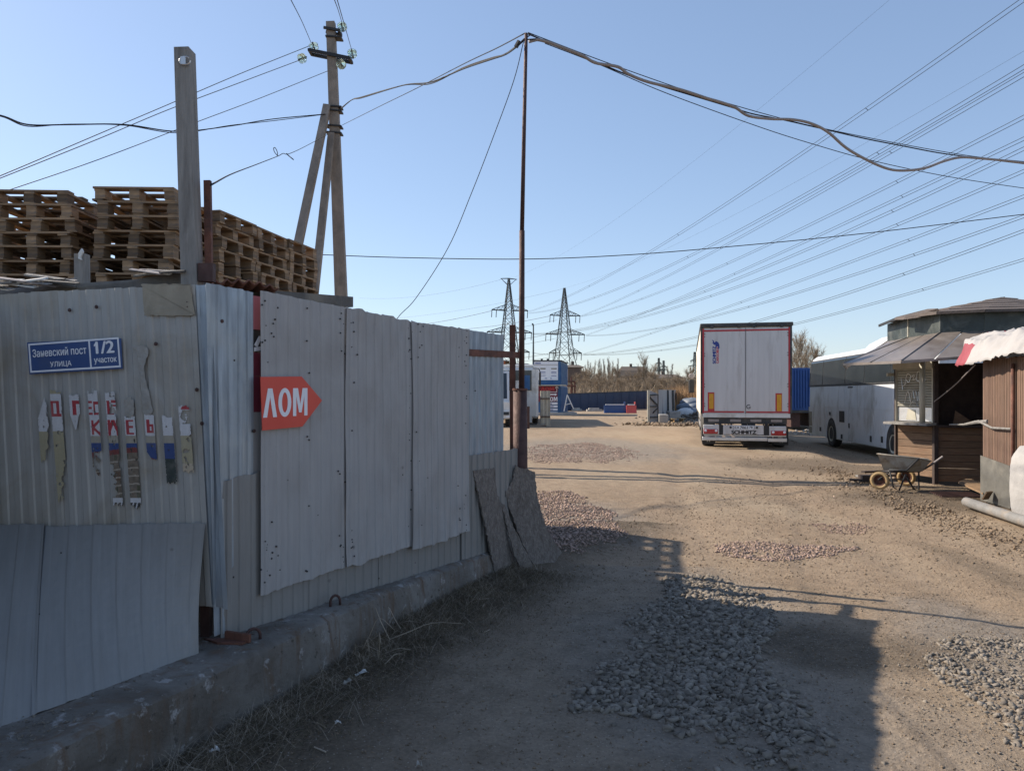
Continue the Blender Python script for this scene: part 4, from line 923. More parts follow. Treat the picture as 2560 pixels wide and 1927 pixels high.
for a in ((785, 120, -8, -30), (757, 146, -30, 10), (856, 70, -6, -22), (881, 137, -4, -24), (852, 160, 15, 20)): insul(*a)
# ------------------------------------------------------------------ local wires
def wire(name, pts, r, mat, label, cat='cable', n=8, sides=5, group=None):
    q = catmull([P(*p) for p in pts], n); mb = MB(); mb.tube(q, r, sides); return single(name, mb, mat, q[0], label, cat, group, smooth=True)
k = 1.1573
wire('overhead_wire', [(782, 112, YU), (600, 185, 17.5), (420, 262, 16), (250, 334, 14.5), (0, 440, 12.8), (-200, 520, 11.5)], .009, mt['wire'], 'upper thin wire sagging left from the pole crossarm', 'wire')
wire('overhead_wire', [(752, 150, YU), (600, 207, 17.5), (420, 275, 16), (250, 346, 14.5), (0, 446, 12.8), (-200, 524, 11.5)], .009, mt['wire'], 'second thin wire sagging left from the pole crossarm', 'wire')
wire('overhead_wire', [(822, 177, YU), (650, 246, 17.5), (480, 310, 16), (250, 398, 14), (0, 483, 12.8), (-200, 550, 11.5)], .008, mt['wire'], 'lowest thin wire sagging left from the pole shaft', 'wire')
wire('overhead_wire', [(778, 108, YU), (755, 55, 15), (727, 0, 11), (690, -75, 8)], .007, mt['cable'], 'wire rising from the left insulator past the top of the photo', 'wire')
wire('overhead_wire', [(855, 58, YU), (846, 28, 15), (836, 0, 11), (815, -60, 8)], .007, mt['cable'], 'left wire of the pair rising from the pole top', 'wire')
wire('overhead_wire', [(879, 125, YU), (866, 80, 16), (843, 0, 11), (825, -70, 8)], .007, mt['cable'], 'right wire of the pair rising from the crossarm end', 'wire')
tw = [(-120, 270, 10.5), (0, 289, 11), (70, 312, 12), (174, 312, 13), (312, 312, 14), (446, 329, 15.5), (579, 315, 16.8), (683, 298, 18), (822, 285, YU-.15)]
wire('twisted_cable', tw, .0125, mt['cable'], 'wavy black cable running left from the utility pole', 'cable', sides=6)
wire('twisted_cable', [(u, v+3*math.sin(u*.03)+1.5, Y-.03) for u, v, Y in tw], .009, mt['cable'], 'second thinner strand of the wavy cable left of the pole', 'cable', sides=6)
rt = [(851, 272, YU-.15), (880, 250, 18), (905, 245, 17), (1007, 214, 14.5), (1076, 206, 13), (1157, 173, 11), (1227, 149, 9.3), (1262, 137, 8.6), (1290, 118, YM+.1), (1312, 98, YM)]
wire('twisted_cable', rt, .011, mt['cable'], 'wavy black cable from the utility pole up to the mast top', 'cable', sides=6)
wire('twisted_cable', [(u, v+4*math.sin(u*.025), Y+.03) for u, v, Y in rt[:-2]]+[rt[-2]], .009, mt['cable'], 'second strand of the cable between the pole and the mast', 'cable', sides=6)
wire('support_wire', [(856, 313, YU), (950, 266, 15), (1040, 222, 12.5), (1160, 160, 9.8), (1240, 122, 8.5), (1312, 84, YM)], .006, mt['cable'], 'straight thin support wire between the pole and the mast', 'wire')
wire('stay_wire', [(1310, 100, YM), (1285, 200, YM+.1), (1238, 330, YM+.3), (1180, 480, YM+.5), (1120, 620, YM+.8), (1040, 745, YM+1.1), (990, 800, YM+1.3), (930, 900, YM+1.6)], .004, mt['cable'], 'thin stay wire curving down from the mast to behind the fence', 'wire')
wire('steel_wire', [(822, 335, YU), (760, 368, 15.5), (722, 385, 13), (708, 384, 12.2), (694, 391, 11.8), (640, 412, 9.5), (580, 435, 7), (527, 463, 4.47)], .006, mt['cable'], 'steel wire with a knot from the pole to the flat iron post', 'wire')
wire('wire_knot', [(693, 389, 11.8), (686, 380, 11.8), (684, 371, 11.8), (688, 370, 11.8), (693, 380, 11.8), (694, 390, 11.8)], .006, mt['cable'], 'small bent loop of wire above the knot', 'wire')
wire('wire_knot', [(716, 384, 12.6), (722, 390, 12.6), (728, 395, 12.5), (734, 400, 12.5)], .009, mt['cable'], 'short loose wire end hanging below the knot', 'wire')
def a2(x, y): return 1180+x/3.072, y/3.072
def a3(x, y): return 1800+x/2.379, y/2.379
def dep(u): return YM+(u-1315)/1245*2.4
cd = [a2(*p) for p in ((440, 322), (475, 312), (510, 308), (580, 325), (700, 370), (850, 430), (950, 485), (1120, 515), (1200, 570), (1350, 630), (1600, 690), (1800, 755))]+[a3(*p) for p in ((0, 608), (90, 640), (170, 690), (300, 708), (430, 712), (540, 735), (640, 785), (750, 880), (880, 955), (1000, 1005), (1100, 1015), (1220, 1000), (1330, 960), (1430, 937), (1550, 943), (1700, 957), (1808, 970), (2100, 1000))]
wire('conduit', [(u, v, dep(u)) for u, v in cd], .0155, mt['conduit'], 'thick grey conduit snaking right from the mast top', 'conduit', n=6, sides=8)
bc = [a2(*p) for p in ((430, 262), (520, 300), (700, 375), (850, 437), (1000, 497), (1150, 560), (1350, 632), (1800, 768), (2000, 828))]+[a3(*p) for p in ((100, 650), (200, 680), (380, 715), (600, 765), (860, 825), (1080, 868), (1300, 910), (1500, 937), (1808, 975), (2100, 1005))]
wire('power_cable', [(u, v, dep(u)+.05) for u, v in bc], .0075, mt['cable'], 'black cable running with the grey conduit from the mast', 'cable', n=6)
wire('steel_wire', [(u, v, dep(u)+.1) for u, v in [a2(430, 252), a2(1000, 470), a2(1600, 683), a3(0, 602), a3(300, 688), a3(600, 762), a3(1100, 862), a3(1500, 930), a3(1808, 962), a3(2100, 990)]], .0045, mt['cable'], 'thin upper wire stretched from the mast to the right', 'wire')
wire('steel_wire', [(u, v, dep(u)+.1) for u, v in [a2(560, 335), a2(960, 490), a2(1500, 720), a2(2212, 978), a3(560, 860), a3(900, 955), a3(1350, 1050), a3(1808, 1120), a3(2100, 1160)]], .0045, mt['cable'], 'thin lower wire sagging from the mast to the right', 'wire')
wire('overhead_wire', [(780, 636, 60), (1000, 644, 60), (1305, 648, 60), (1560, 638, 60), (1800, 619, 60), (2150, 585, 60), (2560, 536, 60), (2750, 512, 60)], .035, mt['cable'], 'single dark wire crossing nearly level behind the truck', 'wire')
# ------------------------------------------------------------------ pylons
def pylon(u, Y, vtop, arms, label, th=1.0, tee=False, group='lattice power pylons', simple=False, hw=None):
    X = (u-1280)/F*Y; t = thing('power_pylon', label, 'pylon', (X, Y, 0), 0.25, group)
    zt = CH+(HZ-vtop)/F*Y; hw = hw or (lambda z: .15+.0075*zt*1.0*((1-z/zt)**1.0)*10*.115*1.25+ (0 if z > .35*zt else (.35-z/zt)*zt*.10))
    def cr(z, i): s = hw(z); return Vector(((s if i in (0, 3) else -s), (s if i < 2 else -s), z))
    zs = [0]; 
    while zs[-1] < zt*.985: zs.append(min(zt, zs[-1]+max(.9, hw(zs[-1])*2*.85)))
    for i in range(4):
        mb = MB(); mb.tube([cr(z, i) for z in zs[::2]]+[cr(zt, i)], .13*th, 4); mb.build('leg', mt['hv'], t)
    mb = MB()
    for a, b in zip(zs[:-1], zs[1:]):
        for i in range(4):
            j = (i+1) % 4; mb.tube([cr(a, i), cr(b, j)], .065*th, 3, False); mb.tube([cr(a, j), cr(b, i)], .065*th, 3, False); mb.tube([cr(b, i), cr(b, j)], .05*th, 3, False)
    mb.build('bracing', mt['hv'], t)
    for (v, lft, rgt, hh) in arms:
        z = CH+(HZ-v)/F*Y
        for sg_, L in ((-1, lft), (1, rgt)):
            if not L: continue
            L = L/F*Y; s = hw(z); mb = MB(); tip = Vector((sg_*L, 0, z)); n = max(3, int((L-s)/1.3))
            for yy in (-s, s):
                b0 = Vector((sg_*s, yy, z)); t0 = Vector((sg_*hw(z+hh), yy*hw(z+hh)/s, z+hh)); mb.tube([b0, tip], .1*th, 4); mb.tube([t0, tip+Vector((0, 0, .15))], .08*th, 3)
                for i in range(n):
                    p = b0.lerp(tip, i/n); q = t0.lerp(tip, (i+.5)/n); r = b0.lerp(tip, (i+1)/n); mb.tube([p, q], .05*th, 3, False); mb.tube([q, r], .05*th, 3, False)
            mb.build('crossarm', mt['hv'], t)
            mb = MB()
            for fx in (.98, .72):
                p = Vector((sg_*L*fx, 0, z)); mb.tube([p, p+Vector((-.15, 0, -2.6 if simple is False else -1.5))], .1*th, 4)
            mb.build('insulator_string', mt['hv'], t)
    if tee:
        mb = MB(); L = 21/F*Y
        for yy in (-.4, .4):
            mb.tube([Vector((-L, 0, zt+.1)), Vector((0, yy, zt+.25)), Vector((L, 0, zt))], .1*th, 4); mb.tube([Vector((-L*.9, 0, zt)), Vector((-hw(zt-2), yy, zt-2)), ], .07*th, 3); mb.tube([Vector((L*.9, 0, zt)), Vector((hw(zt-2), yy, zt-2))], .07*th, 3)
        mb.build('crossarm', mt['hv'], t)
    return t
hwp = lambda zt, w0: (lambda z: .25+w0*max(0, (1-z/zt))+(0 if z > .33*zt else (.33*zt-z)*.11))
pylon(1411, 285, 720, [(789, 38, 42, 2.0), (836, 49, 54, 2.0), (883, 40, 46, 2.0)], 'nearer lattice pylon standing behind the blue container', 1.35, False, hw=hwp(41.5, 4.2))
pylon(1272, 270, 698, [(776, 44, 50, 2.0), (831, 56, 60, 2.0), (880, 50, 54, 2.0)], 'lattice pylon with flat T top behind the rusty mast', 1.35, True, hw=hwp(42.5, 4.2))
pylon(1647, 600, 895, [(909, 8, 8, 1.2), (925, 14, 14, 1.5), (927, 8, 8, 1)], 'leftmost of the three small pylons on the horizon', 1.6, False, simple=True, hw=lambda z: .5+.02*max(0, 30-z))
pylon(1659, 620, 901, [(917, 9, 9, 1.2), (926, 13, 13, 1.5)], 'middle one of the three small horizon pylons', 1.6, False, simple=True, hw=lambda z: .5+.02*max(0, 30-z))
pylon(1737, 520, 880, [(902, 12, 8, 1.2), (916, 18, 10, 1.2), (931, 14, 10, 1.2)], 'small horizon pylon right behind the truck mirror', 1.5, False, simple=True, hw=lambda z: .5+.05*max(0, 30-z))
# ------------------------------------------------------------------ high voltage lines
def hvline(A, Z_end, u1, v1, mid, label, r=.035, sep=.42, pair=True, ushift=0):
    # from a pylon arm (photo point + distance) to a point at the photo edge whose height above ground is Z_end, then on beyond
    a = P(*A); Y1 = (Z_end-CH)*F/(HZ-v1); b = P(u1, v1, Y1); ext = b+(b-a)*.12
    um, vm = mid
    def path(s):
        out = []
        for i in range(41):
            t = i/40*1.1; q = a+(b-a)*t; q.z -= s*4*t*(1-t) ; out.append(q)
        return out
    def vat(s):
        pr = [(1280+p.x/p.y*F, HZ-(p.z-CH)/p.y*F) for p in path(s)]
        for (u0, w0), (u2, w2) in zip(pr[:-1], pr[1:]):
            if (u0-um)*(u2-um) <= 0: return w0+(w2-w0)*(um-u0)/(u2-u0+1e-9)
        return pr[-1][1]
    lo, hi = -12, 30
    for _ in range(40):
        m_ = (lo+hi)/2
        if vat(m_) < vm: lo = m_
        else: hi = m_
    q = path((lo+hi)/2)
    if not pair:
        mb = MB(); mb.tube(q, r, 4, False); return single('overhead_conductor', mb, mt['hv'], q[0], label, 'power line', 'high voltage lines')
    t = thing('twin_conductor', label, 'power line', tuple(q[0]), 0, 'high voltage lines')
    for s_ in (-.5, .5):
        mb = MB(); mb.tube([p+Vector((sep*s_*.7, 0, -sep*s_*.55)) for p in q], r, 4, False); mb.build('strand', mt['hv'], t, True)
    for i in (14, 24, 33):
        mb = MB(); p = q[i]; o = Vector((sep*.35, 0, -sep*.275)); mb.tube([p-o, p+o], r*1.2, 4); mb.build('spacer', mt['hv'], t, True)
    return t
ORN = ['highest', 'second highest', 'third highest', 'fourth highest', 'fifth highest', 'sixth highest', 'seventh highest', 'eighth highest', 'ninth highest', 'tenth highest', 'lowest']
LN = [((1322, 779, 270), 33, 2550, 6, (1800, 520)), ((1322, 783, 270), 30, 2560, 168, (1800, 602)), ((1453, 790, 285), 30, 2560, 187, (1800, 621)), ((1453, 791, 285), 28, 2560, 293, (1800, 667)),
      ((1465, 838, 285), 27, 2560, 347, (1800, 701)), ((1330, 834, 270), 26, 2560, 372, (1800, 714)), ((1330, 836, 270), 25, 2560, 428, (1897, 698)), ((1459, 885, 285), 23, 2560, 491, (2008, 699)),
      ((1465, 839, 285), 22, 2560, 541, (2095, 700)), ((1330, 882, 270), 20, 2560, 577, (2220, 699)), ((1459, 886, 285), 19, 2560, 649, (2390, 700))]
for i, (A, ze, u1, v1, md_) in enumerate(LN): hvline(A, ze, u1, v1, md_, f'twin high voltage conductor, {ORN[i]} where the lines leave the photo at right', .03 if i < 8 else .033)
hvline((1272, 698, 270), 42, 2224, 0, (1700, 430), 'faintest earth wire leaving the photo at the top', .012, pair=False)
hvline((1411, 720, 285), 38, 2560, 128, (1800, 556), 'thin earth wire climbing right from the pointed pylon top', .014, pair=False)
def hvleft(u0, v0, Y0, u1, v1, label, r=.045):
    a = P(u0, v0, Y0); b = P(u1, v1, Y0+90); q = []
    for i in range(25):
        t = i/24; p = a.lerp(b, t); p.z -= 10*t*(1-t); q.append(p)
    mb = MB(); mb.tube(q, r, 4, False); single('overhead_conductor', mb, mt['hv'], q[0], label, 'power line', 'high voltage lines')
pos = ['upper', 'middle', 'lower']
for i, (u, v) in enumerate([(1374, 790), (1363, 837), (1371, 884)]): hvleft(u, v, 285, 1000, v+32-i*8, f'conductor going left from the {pos[i]} left arm of the nearer pylon', .07)
for i, (u, v) in enumerate([(1229, 777), (1218, 832), (1224, 881)]): hvleft(u, v, 270, 850, v+42-i*8, f'conductor going left from the {pos[i]} left arm of the T topped pylon', .07)
for i, (u, v) in enumerate([(1393, 800), (1390, 846), (1393, 890)]): hvleft(u, v, 285, 1000, v+38-i*8, f'conductor going left from the {pos[i]} rear arm of the nearer pylon', .05)
hvleft(1411, 721, 285, 900, 800, 'thin earth wire going left from the pointed pylon top', .03)
hvleft(1252, 699, 270, 900, 745, 'thin earth wire going left from the T topped pylon', .03)
# ------------------------------------------------------------------ wheels
def wheel(par, c, ax, r, wd, rim='alu', name='wheel', tm='tyre', n=26):
    # c: local centre of the outer side, ax: outward axis (local)
    ax = Vector(ax); k = r
    w_ = bpy.data.objects.new(name, None); C.objects.link(w_); w_.parent = par; w_.location = c; w_.empty_display_size = .1
    mb = MB(); mb.lathe([(k*.6, -.02), (k*.66, .0), (k*.9, .005), (k*.97, -.03), (k, -.07*wd/.3), (k, -wd+.07*wd/.3), (k*.97, -wd+.03), (k*.9, -wd), (k*.56, -wd+.02)], (0, 0, 0), ax, n); mb.build('tyre', mt[tm], w_, smooth=True)
    mb = MB(); mb.lathe([(0, -.05), (k*.16, -.05), (k*.18, -.09), (k*.3, -.11), (k*.45, -.06), (k*.5, -.012), (k*.575, -.005), (k*.575, -wd+.02), (0, -wd+.03)], (0, 0, 0), ax, n); mb.build('rim', mt[rim], w_, smooth=False)
    return w_
# ------------------------------------------------------------------ curtain side trailer truck seen from behind
tr_o = Vector((7.17, 23.32, 0)); TRZ = -math.atan(.233)
tr = thing('trailer_truck', 'parked white semi trailer truck seen from behind with red bordered rear doors', 'truck', tuple(tr_o), TRZ)
S = 1.06     # lateral scale of the rear measurements
def X5(x): return (x-700)/339*1.0
def Z5(y): return CH+(HZ-(750+y/4.161))/81.5
Lt = 13.6
mb = MB(); mb.bx(-1.30, 1.32, .05, Lt, 1.12, 3.74); mb.build('body', mt['curtain'], tr)
mb = MB()     # scalloped curtain hem and roof edge on the left side
for i in range(34):
    y0 = .1+i*.4; mb.bx(-1.345, -1.305, y0, y0+.38, 1.0+.05*(i % 2), 3.66)
mb.build('curtain', mt['curtain'], tr)
mb = MB(); mb.bev(-1.36, 1.38, -.04, Lt+.02, 3.74, 3.86, .02); 
for x in (-1.0, -.2, .25, 1.05): mb.bx(x-.04, x+.04, -.07, -.03, 3.70, 3.80)
mb.build('roof_edge', mt['chassis'], tr)
for sx in (-1, 1):
    mb = MB(); mb.bx(sx*1.30-.045, sx*1.30+.045, -.02, .1, 1.08, 3.735); mb.build('door_post', mt['chassis'], tr)
def door(x0, x1, lab):
    mb = MB(); mb.bx(x0, x1, -.03, .04, 1.08, 3.70); d = mb.build('rear_door', mt['trailer'], tr)
    n = 7; 
    for i in range(n):      # vertical boards of the door skin
        a = x0+.02+(x1-x0-.04)*i/n; b = x0+.02+(x1-x0-.04)*(i+1)/n
        mb = MB(); mb.bx(a+.0025, b-.0025, -.036, -.0305, 1.16, 3.60); mb.build('board', mt['trailer'], d)
    return d
dl = door(-1.235, -.012, ''); dR = door(.0, 1.235, '')
def rp_(par, x0, x1, z0, z1, m, nm, y=-.0375, th=.003):
    mb = MB(); mb.bx(x0, x1, y-th, y, z0, z1); o = mb.build(nm, mt[m], par); return o
rp_(tr, -1.235, -.015, 3.605, 3.655, 'red', 'red_tape'); rp_(tr, .005, 1.235, 3.605, 3.655, 'red', 'red_tape')
rp_(tr, -1.235, -.05, 1.105, 1.15, 'red', 'red_tape'); rp_(tr, .01, 1.235, 1.10, 1.145, 'red', 'red_tape')
rp_(tr, -1.285, -1.237, 1.09, 3.70, 'red', 'red_tape', -.0275); rp_(tr, 1.237, 1.285, 1.09, 3.70, 'red', 'red_tape', -.0275)
mb = MB(); mb.bx(-1.28, -.005, -.05, .0, .955, 1.075); mb.bx(.002, 1.29, -.05, .0, .955, 1.075); mb.build('sill', mt['white'], tr)
mb = MB(); mb.bx(-.008, -.001, -.042, -.02, 1.08, 3.70); mb.build('door_seal', mt['black'], tr)
for x in (-1.22, 1.22):
    for z in (1.3, 1.38, 1.9, 1.98, 2.85, 2.93, 3.45, 3.53): 
        mb = MB(); mb.bx(x-.012, x+.012, -.048, -.036, z-.012, z+.012); mb.build('bolt', mt['black'], tr)
# warning markers
for (xr, xy) in (((-1.127, -.93), (-1.09, -.955)), ((.864, 1.053), (.905, 1.04))):
    rp_(tr, xr[0], xr[1], 1.152, 1.73 if xr[0] < 0 else 1.70, 'red', 'marker', -.0372); m_ = rp_(tr, xy[0], xy[1], 1.22 if xr[0] < 0 else 1.16, 1.69 if xr[0] < 0 else 1.66, 'yellow', 'marker', -.0405, .002)
# round emblem
mb = MB(); pts = [Vector((.085+.058*math.cos(t), -.041, 1.29+.058*math.sin(t))) for t in np.linspace(.9, 5.9, 14)]; mb.tube(pts, .010, 4); mb.beam((.085, -.041, 1.285), (.14, -.041, 1.285), .012, .012); mb.build('emblem', mt['letter_black'], tr)
# chassis, light panel, plates
mb = MB(); mb.bx(-1.25, 1.2, .02, .12, .76, .94); mb.bx(-.55, -.35, .1, Lt-1, .75, 1.0); mb.bx(.35, .55, .1, Lt-1, .75, 1.0); mb.bx(-1.28, 1.28, .13, Lt, .98, 1.1); mb.build('chassis', mt['chassis'], tr)
mb = MB()
for x in (-.95, -.3, .3, .9): mb.bx(x-.16, x+.16, -.005, .018, .82, .9)
mb.build('buffer_pad', mt['conduit'], tr)
mb = MB(); mb.bev(-1.26, -.79, -.10, -.02, .435, .73, .012); mb.bev(-.67, .52, -.10, -.02, .435, .72, .012); mb.bev(.68, 1.17, -.10, -.02, .42, .70, .012); mb.build('light_panel', mt['trailer'], tr)
mb = MB(); mb.bx(-.785, -.675, -.09, .0, .42, .73); mb.bx(.525, .675, -.09, .0, .42, .71); mb.build('bracket', mt['black'], tr)
for x0, x1, z in ((-1.255, -.83, .53), (.73, 1.165, .50)):
    mb = MB(); mb.bev(x0, x1, -.13, -.101, z-.075, z+.065, .01); l = mb.build('tail_light', mt['redlamp'], tr)
    for xx in (x0+.06, x1-.05): mb = MB(); mb.lathe([(0, .008), (.03, .006), (.04, 0)], (xx, -.131, z+.02), (0, -1, 0), 12); mb.build('reflector', mt['letter_white'], l)
mb = MB(); mb.bx(-.36, .23, -.108, -.101, .60, .705); lp = mb.build('licence_plate', mt['letter_white'], tr)
mb = MB(); mb.bx(-.365, .235, -.1075, -.1012, .595, .599); mb.bx(-.365, .235, -.1075, -.1012, .706, .711); mb.bx(-.37, -.362, -.1075, -.1012, .59, .711); mb.bx(.232, .24, -.1075, -.1012, .59, .711); mb.build('plate_frame', mt['letter_black'], tr)
for x in (-.45, .32): mb = MB(); mb.lathe([(0, .02), (.03, .018), (.035, 0)], (x, -.101, .655), (0, -1, 0), 10); mb.build('plate_lamp', mt['black'], tr)
def ttx(s, x, z, w_, h_, mat, b=.02, y=-.109, par=tr): text_part(s, par, mat, Vector((x, y, z)), Vector((1, 0, 0)), Vector((0, 0, 1)), w_, h_, Vector((0, -1, 0)), b, world=False)
ttx('ЕА', -.33, .622, .135, .06, mt['letter_black']); ttx('7063', -.17, .615, .235, .075, mt['letter_black']); ttx('78', .095, .63, .10, .06, mt['letter_black'])
ttx('SCHMITZ', -.42, .455, .72, .105, mt['letter_black'], .05, -.1015)
def vtx(s, x, z, w_, h_, mat, b): text_part(s, tr, mat, Vector((x, -.0372, z)), Vector((0, 0, 1)), Vector((-1, 0, 0)), w_, h_, Vector((0, -1, 0)), b, world=False)
vtx('SCHMITZ', -.885, Z5(658), .53, .095, mt['letter_blue'], .05); vtx('CARGOBULL', -.80, Z5(656), .56, .07, mt['letter_red'], .04)
el = [(-.985, 3.30), (-1.02, 3.335), (-1.0, 3.35), (-.965, 3.315), (-.955, 3.27), (-.93, 3.28), (-.90, 3.31), (-.83, 3.27), (-.80, 3.20), (-.795, 3.10), (-.82, 3.07), (-.86, 3.075), (-.835, 3.12), (-.86, 3.16), (-.90, 3.10), (-.925, 3.09), (-.905, 3.15), (-.93, 3.20), (-.965, 3.195), (-.985, 3.235), (-1.01, 3.255)]
mb = MB(); mb.prism([Vector((x+.02, -.0372, z)) for x, z in el], (0, -.002, 0)); mb.build('animal_emblem', mt['letter_blue'], tr)
mb = MB()   # underrun bar
mb.bev(-1.29, .63, -.12, -.04, .245, .355, .012); mb.bev(.64, 1.19, -.12, -.04, .225, .34, .012); mb.bx(-1.25, 1.17, -.09, -.05, .385, .415); mb.build('underrun_bar', mt['alu'], tr)
for x in (-.75, .6): mb = MB(); mb.beam((x, 0, .8), (x, -.03, .3), .07, .06); mb.build('bar_bracket', mt['black'], tr)
bull = [(-.10, .09), (-.07, .12), (.0, .10), (.05, .09), (.07, .05), (.06, -.08), (.03, -.08), (.025, -.02), (-.0, -.02), (-.01, -.08), (-.035, -.08), (-.035, .0), (-.07, .05)]
for sx in (-1, 1):
    mb = MB(); mb.bx(sx*1.09-.2, sx*1.09+.2, .42, .45, .1, .62); f_ = mb.build('mud_flap', mt['black'], tr)
    mb = MB(); mb.prism([Vector((sx*1.09-.02+x, .42, .25+z)) for x, z in bull], (0, -.003, 0)); mb.build('animal_emblem', mt['trim'], f_)
for y in (1.15, 2.5, 3.85):
    wheel(tr, (-1.27, y, .5), (-1, 0, 0), .5, .38); wheel(tr, (1.27, y, .5), (1, 0, 0), .5, .38)
    mb = MB(); mb.beam((-1, y, .5), (1, y, .5), .12, .12); mb.build('axle', mt['chassis'], tr)
mb = MB(); mb.bx(-1.28, -1.24, 4.8, 9.8, .45, .6); mb.bx(-1.28, -1.24, 4.8, 9.8, .72, .87); mb.build('side_guard', mt['alu'], tr)
for sx in (-1, 1):
    for y in (Lt-1.6, Lt+2.0): wheel(tr, (sx*1.22, y, .5), (sx, 0, 0), .5, .33)
mb = MB(); mb.bev(-1.25, 1.25, Lt+.75, Lt+3.0, .9, 3.6, .18); mb.build('cab', mt['white'], tr)
mb = MB(); mb.bx(-.5, .5, Lt-2.2, Lt+.8, .5, .95); mb.build('tractor_frame', mt['chassis'], tr)
mb = MB(); mb.bev(-1.72, -1.42, Lt+2.5, Lt+2.62, 1.75, 2.45, .05); mb.build('mirror', mt['black'], tr)
mb = MB(); mb.lathe([(0, .05), (.12, .04), (.15, 0), (.13, -.05)], (-1.57, Lt+2.45, 2.62), (0, -1, 0), 14); mb.build('mirror', mt['conduit'], tr)
mb = MB(); mb.tube([(-1.25, Lt+2.6, 2.5), (-1.6, Lt+2.6, 2.55)], .02, 5); mb.build('mirror_arm', mt['black'], tr)
# ------------------------------------------------------------------ coach on the right
BZ = -.28; BSL = .12
ZB = lambda z: z if z <= .32 else .32+(z-.32)*1.2
bo = Vector((12.26-BSL*(31.4-25.4)+1.25, 25.4-.15, BZ)); BRZ = -math.atan(BSL)
bus = thing('coach', 'large dusty white coach with black side windows parked behind the kiosk', 'coach', tuple(bo), BRZ)
def yb(u, Y0=None):     # photo column -> position along the near side
    a = (u-1280)/F; Y = (12.26-BSL*31.4)/(a-BSL); p = Vector((12.26-BSL*(31.4-Y), Y, 0))-bo
    return p.x*math.sin(-BRZ)+p.y*math.cos(BRZ)
YF = yb(2022)     # far end
def prof_bus():
    return [(x, ZB(z)) for x, z in [(-1.25, .32), (-1.26, .8), (-1.265, 1.3), (-1.25, 1.96), (-1.20, 2.72), (-1.14, 2.86), (-1.0, 2.95), (0, 3.0), (1.0, 2.95), (1.14, 2.86), (1.2, 2.72), (1.25, 1.96), (1.26, .8), (1.25, .32)]]
YN = YF-12.0
def bus_shell():
    pr = prof_bus(); mb = MB(); ys = [YN, YN+.06, YN+.25, YF-.35, YF-.12, YF]; sc = [.93, .98, 1, 1, .985, .94]
    for y, s in zip(ys, sc):
        mb.v += [(x*s, y, .32+(z-.32)*(s*.5+.5)) for x, z in pr]
    n = len(pr)
    for i in range(len(ys)-1):
        for j in range(n):
            a = i*n+j; b = i*n+(j+1) % n; mb.f.append((a, b, b+n, a+n)); mb.m.append(0)
    mb.f.append(tuple(range(n))); mb.f.append(tuple(range((len(ys)-1)*n, len(ys)*n))); mb.m += [0, 0]
    return mb
o_ = bus_shell().build('body', mt['bus_white'], bus, smooth=False); autosmooth(o_, 40)
def xs_at(z): 
    pr = prof_bus()[:6]
    for (x0, z0_), (x1, z1_) in zip(pr[:-1], pr[1:]):
        if z0_ <= z <= z1_: return x0+(x1-x0)*(z-z0_)/(z1_-z0_)
    return -1.2
def side(y0, y1, z0, z1, mat, name, off=.012, th=.01, par=bus, r=0):
    z0 = ZB(z0); z1 = ZB(z1); mb = MB(); zs = [z0]+[z for z in (ZB(.8), ZB(1.3), ZB(1.96), ZB(2.72)) if z0 < z < z1]+[z1]
    for z in zs:
        x = xs_at(z); mb.v += [(x-off, y0, z), (x-off, y1, z), (x-off+th, y0, z), (x-off+th, y1, z)]
    for i in range(len(zs)-1):
        a = i*4; b = a+4; mb.f += [(a, a+1, b+1, b), (a, b, b+2, a+2), (a+1, a+3, b+3, b+1)]; mb.m += [0, 0, 0]
    n = (len(zs)-1)*4; mb.f += [(0, 2, 3, 1), (n, n+1, n+3, n+2)]; mb.m += [0, 0]
    return mb.build(name, mat, par)
# windows: u columns of the divisions seen in the photo
cols = [2025, 2056, 2112, 2160, 2225, 2300]
ysw = [yb(c) for c in cols]+[YN+.4]
for a, b in zip(ysw[:-1], ysw[1:]):
    side(b+.03, a-.03, 1.99, 2.76, mt['bus_glass'], 'side_window', .014, .02)
side(YN+.3, YF-.02, 1.93, 1.975, mt['black'], 'trim_strip', .012, .01)
pc = [2025, 2050, 2112, 2138, 2180, 2230]; ysp = [yb(c) for c in pc]+[YN+1.2, YN+.1]
for i, (a, b) in enumerate(zip(ysp[:-1], ysp[1:])): side(b+.010, a-.010, 1.285, 1.915, mt['bus_white'], 'upper_panel', .010, .012)
WA, WB = yb(2079), yb(2234)
segs = [(YF-.05, WA+.62), (WA-.62, WA-2.0), (WA-2.02, WB+1.9), (WB+1.88, WB+.62), (WB-.62, YN+.1)]
for a, b in segs: side(b+.010, a-.010, .36, 1.26, mt['bus_white'], 'lower_panel', .012, .012)
for wy in (WA, WB):
    mb = MB(); q = [Vector((-1.268, wy+.56*math.cos(t), .48+.6*math.sin(t))) for t in np.linspace(0, math.pi, 14)]+[Vector((-1.268, wy-.56, .30)), Vector((-1.268, wy+.56, .30))]
    mb.prism(q, (.03, 0, 0)); mb.build('wheel_arch', mt['black'], bus)
    wheel(bus, (-1.285, wy, .49), (-1, 0, 0), .49, .3, 'trim')
    wheel(bus, (1.2, wy, .49), (1, 0, 0), .49, .3, 'trim')
def hatch(u, z, wy, hz, m='black', nm='latch'):
    y = yb(u); o = side(y-wy/2, y+wy/2, z-hz/2, z+hz/2, mt[m], nm, .028, .012)
for u, z, a, b in ((2124, .88-.1, .12, .14), (2106, 1.02, .55, .33), (2105, .43, .16, .13), (2178, .50, .14, .16), (2206, .53, .14, .16), (2052, .55, .2, .13), (2076, 1.08, .12, .10)): hatch(u, z, a, b)
side(yb(2126)-.25, yb(2126)+.25, 1.86, 1.90, mt['black'], 'door_handle', .02, .01)
